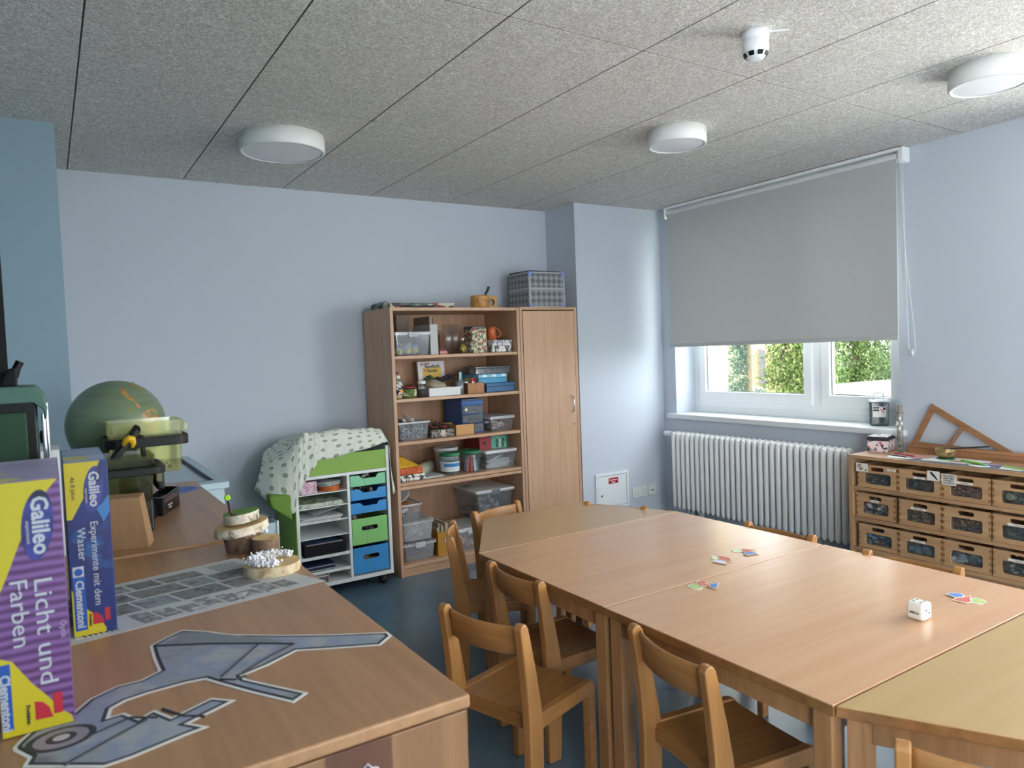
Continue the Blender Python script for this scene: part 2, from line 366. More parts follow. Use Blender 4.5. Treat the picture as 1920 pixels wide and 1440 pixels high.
part('roof_edge', quadbox(MB(), p-nn*.03, q-nn*.03, nn*.04, .12, .36), mat('roof_metal', '#aeb4b8', .4), b, label='pale metal roof edge')
def spruce(name, az, D, H, R, z0, col, seed, n, label, trunk=.16, drop=.35, skew=0, low=None):
    rnd = random.Random(seed); c = at(az, D, -2.6)
    t = thing(name, label, 'tree', c)
    part('trunk', MB().cyl(c, c+Vector((0, 0, H)), trunk, .03, 10), mat('bark_pale', '#7f735e', .9), t)
    mb = MB(); vs = []; fs = []
    nb = n//36
    for i in range(nb):
        f = rnd.random()**1.25; z = z0+(H-2.6-z0)*f; L = R*(1-f)**.75*(.65+.5*rnd.random())
        a = rnd.random()*2*pi
        if skew: a = radians(skew)+rnd.uniform(-1.1, 1.1)
        dx, dy = cos(a), sin(a)
        for k in range(60):
            s = (k+rnd.random())/60; w = .12+.30*s*(1-s)*L*.5
            pt = Vector((c.x+dx*L*s, c.y+dy*L*s, z-drop*L*s*s*1.3))
            pt += Vector((rnd.gauss(0, w*.5), rnd.gauss(0, w*.5), -abs(rnd.gauss(0, .16))))
            l = rnd.uniform(.055, .14); u = Vector((rnd.gauss(0, 1), rnd.gauss(0, 1), rnd.gauss(-.9, .6))).normalized()*l
            v = u.cross(Vector((rnd.gauss(0, 1), rnd.gauss(0, 1), rnd.gauss(0, 1)))).normalized()*l*.22
            o_ = len(vs); vs += [pt, pt+u*.5+v, pt+u, pt+u*.5-v]; fs.append((o_, o_+1, o_+2, o_+3))
    mb.v = vs; mb.f = fs; mb.mi = [rnd.randint(0, 1) for _ in fs]; mb.sm = [False]*len(fs)
    part('foliage', mb, col, t, stuff=True)
lg = [mat('needles_light', '#6f8648', .8), mat('needles_mid', '#4f6a38', .8)]
dgm = [mat('needles_blue', '#4f6e60', .8), mat('needles_dark', '#3b5546', .8)]
spruce('spruce_tree', 50.75, 30, 15, 1.15, -1.5, dgm, 3, 12000, 'dark bluish spruce with a bare pale trunk beside the cream house', trunk=.14, skew=129)
spruce('spruce_tree', 54.55, 20, 13, 1.25, -1.65, lg, 5, 42000, 'bright green spruce with drooping branches left of the window mullion', trunk=.12)
spruce('spruce_tree', 58.0, 27, 14, 1.75, -1.0, lg, 8, 38000, 'bright green spruce behind the low building, next to the mullion', trunk=.12)
spruce('spruce_tree', 62.0, 25, 13, 1.6, -.9, [mat('needles_mid'), mat('needles_grey', '#66794f', .8)], 9, 38000, 'greyer green spruce furthest right behind the low building', trunk=.12)
spruce('spruce_tree', 59.4, 38, 15, 3.2, -2.0, [mat('needles_mid'), dgm[1]], 12, 16000, 'darker spruce far behind the two bright ones at the right pane', trunk=.15)
# ---------------------------------------------------------------- fixtures
blindm = mat('blind_cloth', '#ccced0', .85, spec=.2, bump=.1, bscale=500)
nt_ = blindm.node_tree; tl = nd(nt_, 'ShaderNodeBsdfTranslucent'); tl.inputs[0].default_value = C('#c9cac6'); ms_ = nd(nt_, 'ShaderNodeMixShader'); ms_.inputs[0].default_value = .24
nt_.links.new(nt_.nodes['Principled BSDF'].outputs[0], ms_.inputs[1]); nt_.links.new(tl.outputs[0], ms_.inputs[2]); nt_.links.new(ms_.outputs[0], nt_.nodes['Material Output'].inputs[0])
grey = mat('grey_plastic', '#c9cdd0', .4); dark = mat('dark_gap', '#26282a', .7); blk = mat('black_plastic', '#0b0b0d', .45, spec=.3)
metal = mat('brushed_metal', '#c3c6c8', .28, metal=1); chrome = mat('chrome', '#dcdfe2', .15, metal=1)
t = thing('roller_blind', 'grey roller blind pulled most of the way down over the window', 'blind', (4.27, 3.33, 1.43))
part('fabric', box(4.268, 4.271, 2.395, 4.265, 1.452, 2.49), blindm, t)
part('roller_tube', MB().cyl((4.296, 2.39, 2.502), (4.296, 4.28, 2.502), .028, n=24), mat('blind_roll', '#dfe2e3', .5), t)
part('bottom_bar', box(4.261, 4.278, 2.392, 4.268, 1.428, 1.454), mat('blind_bar', '#c2c5c5', .5), t, .004)
part('cover_rail', box(4.262, 4.34, 2.38, 4.29, 2.536, 2.556), pvc, t, .004)
part('bracket', box(4.262, 4.335, 2.345, 2.386, 2.462, 2.556), pvc, t, .01)
part('bracket', box(4.262, 4.335, 4.284, 4.30, 2.462, 2.556), pvc, t, .01)
part('chain', MB().tube([(4.285, 2.38, 2.48), (4.285, 2.36, 2.0), (4.285, 2.31, 1.50), (4.285, 2.30, 1.355)], .0022, 6)
     .tube([(4.275, 2.36, 2.48), (4.278, 2.355, 2.1), (4.28, 2.345, 1.6), (4.285, 2.34, 1.37)], .0022, 6), mat('clear_bead', '#d8dde0', .3), t)
part('chain_weight', MB().lathe([(0, 1.325), (.009, 1.33), (.011, 1.35), (.006, 1.37), (0, 1.372)], (4.285, 2.32, 0), 12), mat('clear_bead'), t)

t = thing('radiator', 'white column radiator under the window sill', 'radiator', (4.25, 3.4, .13))
c0 = None; radm = mat('radiator_paint', '#f8f9f8', .25)
for i in range(31):
    y = 4.205-.0495*i
    if c0 is None:
        mb = MB()
        for dx in (-.035, .005, .045):
            mb.tube([(4.25+dx, y, .135), (4.25+dx, y, .155), (4.25+dx, y, .70), (4.25+dx*.9, y, .727), (4.25+dx*.5, y, .741)], .0145, 10,
                    rs=[.006, .0178, .0178, .019, .015])
        mb.tube([(4.205, y, .722), (4.25, y, .734), (4.30, y, .722)], .017, 10).tube([(4.205, y, .16), (4.30, y, .16)], .016, 10)
        mb.cyl((4.25, y-.0247, .715), (4.25, y+.0247, .715), .017, n=12).cyl((4.25, y-.0247, .17), (4.25, y+.0247, .17), .016, n=12)
        c0 = part('radiator_column', mb, radm, t); b0 = c0.location.copy(); first = c0
    else:
        k = first.copy(); COL.objects.link(k); k.location = b0+Vector((0, -.0495*i, 0))
v = part('valve', MB().cyl((4.25, 4.23, .725), (4.25, 4.262, .725), .012), chrome, t)
part('thermostat_head', MB().lathe([(0, 4.262), (.02, 4.263), (.023, 4.28), (.022, 4.33), (.015, 4.338), (0, 4.338)], (4.25, 0, .725), 20, 'Y'), pvc, t, .001)
part('foot', MB().box(4.235, 4.265, 4.02, 4.06, 0, .14).box(4.235, 4.265, 2.9, 2.94, 0, .14), mat('pipe_grey', '#aab0b2', .4), t, .003)
part('pipe', MB().cyl((4.25, 4.1, 0), (4.25, 4.1, .14), .011).cyl((4.25, 3.96, 0), (4.25, 3.96, .14), .03), mat('pipe_grey'), t)

t = thing('fire_damper_hatch', 'white metal access hatch with red sticker on the blue wall', 'hatch', (3.745, PY, .16))
part('frame', MB().prism([(3.575, .16), (3.915, .16), (3.915, .45), (3.575, .45)], PY-.012, PY, 'XZ', holes=[[(3.595, .18), (3.895, .18), (3.895, .43), (3.595, .43)]]), white, t, .002)
dr = part('door', box(3.599, 3.891, PY-.010, PY, .184, .426), white, t, .002)
part('lock', MB().cyl((3.634, PY-.013, .275), (3.634, PY-.009, .275), .009).cyl((3.634, PY-.014, .275), (3.634, PY-.0125, .275), .004), metal, dr)
st = part('sticker', box(3.705, 3.803, PY-.0113, PY-.0095, .362, .408), mat('sticker_red', '#a81c2e', .5), dr, label='small red sticker with white lettering')
wl = mat('print_white', '#f2f2ee', .6)
def text_on(s, size, m, par, org, **k): return text(s, size, m, par, org, (1, 0, 0), (0, 0, 1), **k)
tx = text_on('Brandschutz-', .0155, wl, st, (3.754, PY-.0118, .392), bold=.0004)
tx2 = text_on('klappe', .0155, wl, st, (3.754, PY-.0118, .375), bold=.0004)
def socket(name, label, xs, cat='socket'):
    t = thing(name, label, cat, (sum(xs)/len(xs), PY, .213))
    part('cover', box(xs[0]-.041, xs[-1]+.041, PY-.010, PY, .213, .297), mat('socket_white', '#dfe3dd', .35), t, .003)
    return t
t = socket('power_socket', 'white double power socket on the blue wall beside the hatch', (3.997, 4.078), )
for x in (3.997, 4.078):
    part('socket_well', MB().lathe([(.0, -.002), (.017, -.002), (.019, -.0105), (.021, -.0105), (.021, -.009)], (x, PY, .253), 24, 'Y'), mat('socket_inner', '#9aa09c', .5), t)
    part('contact_hole', MB().cyl((x-.0095, PY-.004, .253), (x-.0095, PY-.0019, .253), .003).cyl((x+.0095, PY-.004, .253), (x+.0095, PY-.0019, .253), .003), blk, t)
t = socket('network_socket', 'white network outlet between power socket and radiator', (4.173,))
part('port', box(4.160, 4.171, PY-.0108, PY-.009, .248, .258), blk, t); part('port', box(4.175, 4.186, PY-.0108, PY-.009, .248, .258), blk, t)

# ceiling lights and the smoke detector
lampw = mat('lamp_rim', '#e6e8e6', .45); opal = mat('opal_cover', '#eeeef0', .3)
def ceiling_lamp(x, y, r, label):
    t = thing('ceiling_lamp', label, 'ceiling lamp', (x, y, 2.478), 'round ceiling lamps')
    part('lamp_housing', MB().lathe([(0, ZC), (r, ZC), (r, 2.484), (r-.004, 2.479), (r-.014, 2.479), (r-.016, 2.483)], (x, y, 0), 56), lampw, t)
    part('diffuser', MB().lathe([(r-.015, 2.484), (r-.05, 2.480), (0, 2.4785)], (x, y, 0), 56), opal, t)
ceiling_lamp(1.058, 3.70, .205, 'switched-off round white ceiling lamp above the blank back wall and cart')
ceiling_lamp(2.825, 2.735, .15, 'switched-off round white ceiling lamp between smoke detector and roller blind')
ceiling_lamp(3.385, 1.50, .15, 'switched-off round white ceiling lamp cut by the right edge of the photo')
t = thing('smoke_detector', 'small white round smoke detector on the ceiling panels', 'smoke detector', (2.21, 1.745, 2.455))
sx, sy_ = 2.21, 1.745
part('mounting_base', MB().lathe([(0, ZC), (.046, ZC), (.048, 2.545), (.047, 2.533), (.043, 2.53), (0, 2.53)], (sx, sy_, 0), 32), pvc, t)
bd = part('body', MB().lathe([(.043, 2.532), (.0455, 2.53), (.0465, 2.50), (.043, 2.484), (.032, 2.468), (.026, 2.463), (.02, 2.461), (0, 2.4605)], (sx, sy_, 0), 40), pvc, t)
for k in range(8):
    a = 2*pi*k/8+.3; u = Vector((cos(a), sin(a), 0)); v = Vector((-sin(a), cos(a), 0)); c = Vector((sx, sy_, 0))
    pts = [c+u*ra+v*w+Vector((0, 0, z)) for ra, z, w in ((.0345, 2.4695, -.009), (.0345, 2.4695, .009), (.0435, 2.4825, .0105), (.0435, 2.4825, -.0105))]
    nrm = Vector((u.x*.7, u.y*.7, -.7))*.001
    part('vent_slot', MB().hexa([p-nrm*.2 for p in pts], [p+nrm for p in pts]), blk, bd)
ex = Vector((2.262, 1.715, 0))
solo('cable_strip', MB().hexa([(2.247, 1.712, ZC-.003), (2.300, 1.668, ZC-.003), (2.305, 1.674, ZC-.003), (2.252, 1.718, ZC-.003)],
     [(2.247, 1.712, ZC+.001), (2.300, 1.668, ZC+.001), (2.305, 1.674, ZC+.001), (2.252, 1.718, ZC+.001)]), pvc, 'thin white label strip on the ceiling beside the smoke detector', 'strip')

# ---------------------------------------------------------------- bookcase and cupboard
bz = wood('beech_board_z', '#b58e70', '#cba68a', 'Z', .42); bx_ = wood('beech_board_x', '#b8916f', '#cea98a', 'X', .42)
edgem = wood('beech_edge', '#c69c70', '#dcb68a', 'X', .4)
YC = 4.325
bc = thing('bookcase', 'tall open beech bookcase with five shelf bays of craft supplies', 'bookcase', (2.355, 4.56, 0))
part('side_panel', box(1.862, 1.884, YC, YB-.02, 0, 1.755), bz, bc, .0015)
part('side_panel', box(2.828, 2.850, YC, YB-.02, 0, 1.755), bz, bc, .0015)
part('back_panel', box(1.884, 2.828, YB-.035, YB-.025, .07, 1.735), wood('beech_back_z', '#a78062', '#b89072', 'Z', .5), bc)
part('top_board', box(1.884, 2.828, YC+.002, YB-.036, 1.733, 1.755), bx_, bc, .0015)
for z in (1.425, 1.145, .865, .600, .575, .062):
    part('shelf', box(1.8845, 2.8275, YC+(.004 if z > .1 else 0), YB-.036, z-.004, z+.017), bx_, bc, .0015)
part('plinth', box(1.8845, 2.8275, YC+.012, YC+.03, 0, .058), bx_, bc)
cb = thing('cupboard', 'tall narrow beech cupboard with one door and arched metal handle', 'cupboard', (3.108, 4.56, 0))
part('side_panel', box(2.853, 2.874, YC, YB-.02, 0, 1.758), bz, cb, .0015)
part('side_panel', box(3.341, 3.362, YC, YB-.02, 0, 1.758), bz, cb, .0015)
part('top_board', box(2.874, 3.341, YC+.001, YB-.02, 1.737, 1.758), bx_, cb, .0015)
part('bottom_board', box(2.874, 3.341, YC+.001, YB-.02, .05, .072), bx_, cb)
part('back_panel', box(2.874, 3.341, YB-.03, YB-.021, .072, 1.737), bz, cb)
part('plinth', box(2.874, 3.341, YC+.01, YC+.03, 0, .05), bx_, cb)
dr = part('door', box(2.878, 3.337, YC-.002, YC+.017, .076, 1.730), wood('beech_door', '#c39b7a', '#d0aa8a', 'Z', .4), cb, .0015)
part('handle', MB().tube([(3.292, YC-.003, 1.098), (3.292, YC-.024, 1.088), (3.292, YC-.031, 1.06), (3.292, YC-.033, 1.035), (3.292, YC-.031, 1.01), (3.292, YC-.024, .982), (3.292, YC-.003, .972)], .005, 10), chrome, dr)
part('lock', MB().cyl((3.310, YC-.006, .885), (3.310, YC-.001, .885), .009), chrome, dr)

# ---------------------------------------------------------------- rolling cart
green = mat('green_board', '#86ae46', .45); wcart = mat('cart_white', '#e4eae8', .4)
ct = thing('craft_cart', 'white and green rolling craft cart beside the bookcase', 'cart', (1.49, 4.48, 0))
YK, YKB = 4.262, 4.70
part('side_panel', box(1.184, 1.188, YK+.002, YKB, .075, .80), green, ct, label='green outer side board')
part('side_panel', box(1.188, 1.206, YK, YKB, .075, .738), wcart, ct, .0015)
part('side_panel', box(1.765, 1.785, YK, YKB, .075, .885), wcart, ct, .0015)
part('divider', box(1.505, 1.522, YK+.001, YKB-.02, .095, .728), wcart, ct, .001)
part('back_panel', box(1.19, 1.78, YKB-.012, YKB, .09, .86), wcart, ct)
part('top_board', box(1.206, 1.765, YK+.001, YKB-.012, .726, .745), wcart, ct, .0015)
part('bottom_board', box(1.188, 1.785, YK-.001, YKB-.012, .070, .094), wcart, ct, .0015)
part('front_board', box(1.206, 1.765, YK+.006, YK+.020, .746, .862), green, ct, .001, label='green front board of the top tray')
for z, thk in ((.640, .006), (.556, .006), (.467, .006), (.374, .006), (.262, .018), (.168, .018)):
    part('shelf', box(1.207, 1.504, YK+.003, YKB-.013, z-thk, z), wcart, ct, .0008)
cas = None
for x, y in ((1.72, 4.31), (1.25, 4.31), (1.72, 4.64), (1.25, 4.64)):
    mb = MB().lathe([(0, -.012), (.022, -.012), (.026, -.008), (.026, .008), (.022, .012), (0, .012)], (x+.012, y, .026), 20, 'Y')
    cs = part('caster', mb.box(x-.012, x+.012, y-.0165, y-.0135, .024, .07).box(x-.012, x+.012, y+.0135, y+.0165, .024, .07).box(x-.02, x+.02, y-.02, y+.02, .062, .070), blk, ct)
dblue = mat('drawer_blue', '#3d95d6', .4); dgrn = mat('drawer_green', '#8fd07c', .4); dmint = mat('drawer_mint', '#86cfa0', .4)
def cart_drawer(z0, z1, m, low, contents):
    x0, x1 = 1.527, 1.757
    if low:   # scooped edge
        xm = (x0+x1)/2
        poly = [(x0, z0), (x1, z0), (x1, z1), (xm+.068, z1), (xm+.052, z1-.022), (xm-.036, z1-.022), (xm-.058, z1), (x0, z1)]
        fr = MB().prism(poly, YK+.006, YK+.012, 'XZ')
    else:
        c = (z0+z1)/2+.018
        fr = MB().prism([(x0, z0), (x1, z0), (x1, z1), (x0, z1)], YK+.006, YK+.012, 'XZ', holes=[rrect(1.587, 1.695, c-.014, c+.014, .0138, 5)])
    d = part('drawer', fr, m, ct, .0006)
    part('drawer_body', MB().box(x0, x0+.004, YK+.012, YKB-.03, z0, z1-.004).box(x1-.004, x1, YK+.012, YKB-.03, z0, z1-.004)
         .box(x0+.004, x1-.004, YKB-.034, YKB-.03, z0, z1-.004).box(x0+.004, x1-.004, YK+.012, YKB-.034, z0, z0+.004), m, d)
    part('crease', box((x0+x1)/2-.0008-.02, (x0+x1)/2+.0008-.02, YK+.0054, YK+.0062, z0+.002, z1-(.024 if low else .012 if not contents else .002)), mat('crease', '#2f6f9f' if m is dblue else '#6fa86a', .5), d)
cart_drawer(.648, .716, dmint, 1, 0); cart_drawer(.562, .628, dblue, 1, 0); cart_drawer(.478, .545, dblue, 1, 0)
cart_drawer(.284, .446, dgrn, 0, 0); cart_drawer(.104, .266, dblue, 0, 0)
def blobs(x0, x1, y0, y1, z0, z1, n, seed, s=.02, flat=False, nm=3):
    rnd = random.Random(seed); mb = MB()
    for i in range(n):
        mb.m = rnd.randrange(nm); c = Vector((rnd.uniform(x0+s, x1-s), rnd.uniform(y0+s, y1-s), z0+s*.5+(z1-z0-s)*rnd.random()**1.3))
        a = rnd.uniform(0, pi); r_ = s*rnd.uniform(.5, 1)
        k = rnd.randrange(3)
        if k == 0: mb.cyl(c, c+Vector((cos(a)*r_*1.6, sin(a)*r_*1.6, rnd.uniform(0, r_*.6))), r_*.45, n=8)
        elif k == 1: mb.lathe([(0, -r_*.6), (r_*.6, -r_*.3), (r_*.7, .1*r_), (r_*.4, .55*r_), (0, .65*r_)], c, 8)
        else: mb.hexa([c+Vector((u*r_*.8, v*r_*.6, -r_*.3)) for u, v in ((-1, -1), (1, -1), (1, 1), (-1, 1))], [c+Vector((u*r_*.7, v*r_*.7, r_*.3)) for u, v in ((-1, -1), (1, -1), (1, 1), (-1, 1))])
    return mb
def heap(label, mats, *a, cat='oddments', name='oddments', **k):
    return solo(name, blobs(*a, **k), mats, label, cat, kind='stuff')
odd1 = [mat('odd_dark', '#2c2c30', .6), mat('odd_brown', '#8a5b3b', .6), mat('odd_grey', '#a8a8a8', .5)]
heap('dark and brown oddments in the green cart drawer', odd1, 1.534, 1.75, 4.28, 4.64, .29, .44, 60, 1, s=.045)
heap('dark oddments in the bottom blue cart drawer', odd1, 1.534, 1.75, 4.28, 4.64, .11, .24, 60, 2, s=.045)
heap('pale slips and dark bits in the upper blue cart drawer', [mat('odd_dark'), mat('odd_white', '#e4e4e0', .6), mat('odd_grey')], 1.534, 1.75, 4.29, 4.6, .568, .62, 40, 4, s=.03)
heap('dark bits in the mint green cart drawer', [mat('odd_dark'), mat('odd_dark'), mat('odd_grey')], 1.534, 1.75, 4.29, 4.6, .654, .705, 40, 5, s=.03)
# things in the cart
paper = mat('paper_white', '#e9e9e6', .8); pap2 = mat('paper_grey', '#c3c7c8', .8)
ins = blk
t = solo('gift_box', box(1.225, 1.322, 4.275, 4.36, .641, .712), tonal('pink_stripes', ['#c48aa0', '#ead9de', '#b0708c', '#efe5e8'], 160, stretch=(1, 1, .2)), 'small pink striped paper box on the top shelf of the cart', 'box', bev=.001)
def disc(label, x, y, z, r, h, m, n=26): return solo('paper_garland', MB().lathe([(0, 0), (r, 0), (r*1.02, h/2), (r, h), (0, h)], (x, y, z), n), m, label, 'craft material')
mb = MB()
for i in range(12): mb.cyl((1.42+.004*sin(i*3), 4.34, .6415+.0024*i), (1.42+.004*sin(i*3), 4.34, .6437+.0024*i), .064-.002*(i % 3), n=26)
solo('paper_doilies', mb, tonal('orange_print', ['#d9792a', '#c05a1e', '#e69a4a'], 90, const=False), 'stack of orange round doilies on the cart top shelf', 'doilies')
mb = MB()
for i in range(6): mb.m = i % 2; mb.cyl((1.40+.03*(i % 2), 4.35, .6715+.004*i), (1.40+.03*(i % 2), 4.35, .675+.004*i), .066-.004*(i % 2), n=26)
solo('paper_plates', mb, [tonal('teal_print', ['#7fa79c', '#c6d4cf', '#5d6b68'], 60, const=False), pap2], 'grey green patterned round cards stacked above the orange doilies', 'paper')
def sheets(label, x0, x1, y0, y1, z, n, m, dz=.0016, jit=.012, name='paper_stack', cat='paper', seed=0, curl=0):
    rnd = random.Random(seed or len(label)); mb = MB()
    for i in range(n):
        a, b = rnd.uniform(-jit, jit), rnd.uniform(-jit, jit); mb.m = i % (len(m) if isinstance(m, list) else 1)
        xa, xb, ya, yb = x0+a, x1+a*.5, y0+abs(b), y1+b
        mb.hexa([(xa, ya, z+i*dz), (xb, ya-b*.2, z+i*dz), (xb, yb, z+i*dz), (xa, yb, z+i*dz)], [(xa, ya, z+i*dz+dz*.8), (xb, ya-b*.2, z+i*dz+dz*.8), (xb, yb, z+i*dz+dz*.8), (xa, yb, z+i*dz+dz*.8)])
    return solo(name, mb, m, label, cat)
sheets('green patterned paper sheets on the second shelf of the cart', 1.225, 1.48, 4.275, 4.6, .557, 9, [tonal('green_print', ['#5d7350', '#87a06a', '#d5dccb', '#3f4d3d'], 22, const=False), paper], dz=.0026)
sheets('white loose papers on the third shelf of the cart', 1.225, 1.47, 4.275, 4.6, .468, 10, [paper, pap2], dz=.003, jit=.02)
solo('curled_paper', MB().hexa([(1.30, 4.28, .505), (1.47, 4.30, .535), (1.45, 4.5, .545), (1.28, 4.5, .51)], [(1.30, 4.28, .5065), (1.47, 4.30, .5365), (1.45, 4.5, .5465), (1.28, 4.5, .5115)]), pap2, 'grey sheet tilted on top of the white papers in the cart', 'paper')
tr = thing('letter_tray', 'black letter tray with magazines on a middle cart shelf', 'tray', (1.36, 4.43, .263))
part('tray_base', MB().box(1.225, 1.48, 4.268, 4.58, .263, .268), blk, tr)
part('tray_wall', MB().box(1.225, 1.48, 4.268, 4.272, .268, .330).box(1.225, 1.229, 4.272, 4.58, .268, .330).box(1.476, 1.48, 4.272, 4.58, .268, .330).box(1.229, 1.476, 4.576, 4.58, .268, .330), blk, tr, .001)
sheets('magazines lying in the black letter tray', 1.238, 1.468, 4.285, 4.56, .300, 12, [paper, mat('mag_red', '#a8604e', .6), pap2, mat('mag_blue', '#44607c', .6)], dz=.0028, name='magazines', cat='magazines', jit=.006)
sheets('dark blue folders with pale edges on the lower cart shelf', 1.225, 1.41, 4.275, 4.55, .169, 10, [mat('folder_navy', '#27345a', .5), pap2, mat('folder_navy')], dz=.0035, name='folders', cat='folders')
sheets('grey folder edges with papers on the bottom of the cart', 1.21, 1.36, 4.27, 4.5, .096, 8, [mat('folder_grey', '#76797d', .5), paper, mat('odd_dark')], dz=.005, name='folders', cat='folders')
solo('pink_folder', box(1.367, 1.372, 4.28, 4.56, .0945, .148), mat('folder_pink', '#c98fa0', .6), 'pink folder standing on the bottom board of the cart', 'folder')
# white bin left of the cart
t = thing('storage_bin', 'pale blue board bin with white edge standing between sideboard and cart', 'bin', (.94, 4.3, 0))
part('body', MB().prism([(.80, 4.16), (1.055, 4.16), (1.055, 4.45), (.80, 4.45)], 0, .53, 'XY', holes=[[(.81, 4.17), (1.045, 4.17), (1.045, 4.44), (.81, 4.44)]]), mat('pale_blue', '#c4dbe4', .45), t)
part('edge_strip', box(1.046, 1.0565, 4.150, 4.161, 0, .54), white, t)
solo('purple_roll', MB().tube([(.9, 4.3, .40), (1.0, 4.24, .545), (1.04, 4.2, .555)], .006, 8).tube([(.88, 4.35, .40), (.93, 4.3, .56)], .01, 8), mat('purple_card', '#6b5a94', .6), 'thin purple strip sticking out of the pale blue bin', 'craft material')
heap('rolled coloured things inside the top tray of the cart', [mat('fabric_red', '#9c2f3e', .8), mat('fabric_navy', '#2c3a58', .8), mat('fabric_green', '#6d9a3a', .8)], 1.24, 1.75, 4.30, 4.66, .748, .895, 60, 11, s=.08)
mb = MB()
for k, (a, b_) in enumerate((((1.03, 4.30, .58), (1.19, 4.26, .60)), ((1.05, 4.33, .63), (1.18, 4.25, .64)))):
    mb.tube([Vector(a), (Vector(a)+Vector(b_))/2+Vector((0, -.015, -.012)), Vector(b_)], .035, 12, rs=[.03, .038, .034])
solo('green_bag', MB().hexa([(1.04, 4.23, .60), (1.16, 4.24, .50), (1.178, 4.36, .50), (1.06, 4.40, .58)], [(1.03, 4.24, .665), (1.17, 4.25, .66), (1.178, 4.37, .67), (1.04, 4.41, .67)]), mat('bag_green', '#668a34', .8), 'green folded bag hanging at the corner of the cart under the cloth', 'bag', bev=.018)
# patterned cloth
secs = [((1.0, 4.45, .68), (1.07, 4.52, .84), (1.11, 4.66, .86)), ((1.045, 4.33, .625), (1.09, 4.42, .85), (1.13, 4.66, .88)), ((1.095, 4.27, .60), (1.13, 4.37, .87), (1.15, 4.66, .90)),
        ((1.167, 4.243, .546), (1.18, 4.31, .91), (1.19, 4.66, .92)), ((1.195, 4.242, .62), (1.215, 4.30, .955), (1.22, 4.66, .94)), ((1.225, 4.243, .695), (1.25, 4.30, .99), (1.25, 4.66, .95)),
        ((1.262, 4.244, .748), (1.275, 4.30, 1.002), (1.28, 4.66, .96)), ((1.315, 4.244, .815), (1.32, 4.30, 1.0), (1.32, 4.66, .96)), ((1.335, 4.246, .842), (1.345, 4.31, 1.006), (1.36, 4.66, .96)),
        ((1.40, 4.247, .842), (1.41, 4.31, 1.006), (1.41, 4.66, .96)), ((1.48, 4.247, .855), (1.50, 4.31, 1.012), (1.50, 4.66, .95)), ((1.55, 4.247, .868), (1.57, 4.31, 1.004), (1.57, 4.66, .96)),
        ((1.62, 4.247, .876), (1.63, 4.31, 1.0), (1.63, 4.66, .95)), ((1.69, 4.25, .89), (1.69, 4.32, .998), (1.69, 4.66, .95)), ((1.748, 4.25, .902), (1.735, 4.34, .99), (1.735, 4.66, .95)),
        ((1.785, 4.25, .88), (1.775, 4.36, .968), (1.775, 4.66, .93)), ((1.794, 4.252, .60), (1.800, 4.33, .92), (1.80, 4.66, .91)), ((1.822, 4.275, .578), (1.812, 4.40, .88), (1.80, 4.66, .89)), ((1.838, 4.31, .585), (1.815, 4.46, .85), (1.80, 4.6, .88))]
def cat(P, t):
    n = len(P)-1; i = min(int(t*n), n-1); f = t*n-i
    a, b, c, d = [P[max(0, min(n, i+k))] for k in (-1, 0, 1, 2)]
    return .5*((2*b)+(c-a)*f+(2*a-5*b+4*c-d)*f*f+(3*b-a-3*c+d)*f**3)
H0, H1, H2 = [[Vector(s[k]) for s in secs] for k in range(3)]
NU, NV = 110, 34; vs = []; uvs = []
for i in range(NU+1):
    u = i/NU; h, tpt, bk = cat(H0, u), cat(H1, u), cat(H2, u)
    mid = h.lerp(tpt, .75)+Vector((0, -.035, .0)); mid.z = h.z+(tpt.z-h.z)*.85
    for j in range(NV+1):
        v = j/NV
        if v < .5:
            w = v/.5; p = h*(1-w)**2+mid*2*w*(1-w)+tpt*w*w
        else: w = (v-.5)/.5; p = tpt.lerp(bk, w)
        wr = noise.noise(Vector((u*14, v*2.2, 3)))*.016+noise.noise(Vector((u*40, v*5, 9)))*.005
        p = p+Vector((0, -abs(wr)*.9, wr*.8 if v > .4 else 0)); p.y = min(p.y, 4.72)
        if p.z < .9 and p.y > 4.262 and 1.2 < p.x < 1.76: p.y = min(p.y, 4.258) if p.z < .86 else p.y
        vs.append(p); uvs.append((u*1.15, v*.62))
fs = [(i*(NV+1)+j, (i+1)*(NV+1)+j, (i+1)*(NV+1)+j+1, i*(NV+1)+j+1) for i in range(NU) for j in range(NV)]
mb = MB(); mb.smooth = True; mb.add(vs, fs)
m, nt, b = newmat('circle_cloth'); tc = nd(nt, 'ShaderNodeTexCoord')
vo = nd(nt, 'ShaderNodeTexVoronoi', voronoi_dimensions='2D'); vo.inputs['Scale'].default_value = 15; vo.inputs['Randomness'].default_value = .35
nt.links.new(tc.outputs['UV'], vo.inputs['Vector'])
r = nd(nt, 'ShaderNodeValToRGB'); cr = r.color_ramp; cr.interpolation = 'CONSTANT'
for i, (p, c) in enumerate(((0, '#6f7a5c'), (.04, '#cfd8c4'), (.085, '#5c6a52'), (.14, '#c8d2ba'), (.17, '#7f8f70'), (.20, '#dde3d6'))):
    e = cr.elements[i] if i < 2 else cr.elements.new(p); e.position = p
for e, c in zip(cr.elements, ('#6f7a5c', '#cfd8c4', '#5c6a52', '#c8d2ba', '#7f8f70', '#dde3d6')): e.color = C(c)
nt.links.new(vo.outputs['Distance'], r.inputs[0]); nt.links.new(r.outputs[0], b.inputs['Base Color']); b.inputs['Roughness'].default_value = .85
me_o = solo('patterned_cloth', mb, m, 'pale green cloth with small circles draped over the cart top', 'cloth')
uvl = me_o.data.uv_layers.new(name='uv')
for lp in me_o.data.loops: uvl.data[lp.index].uv = uvs[lp.vertex_index]
s_ = me_o.modifiers.new('thick', 'SOLIDIFY'); s_.thickness = .0015
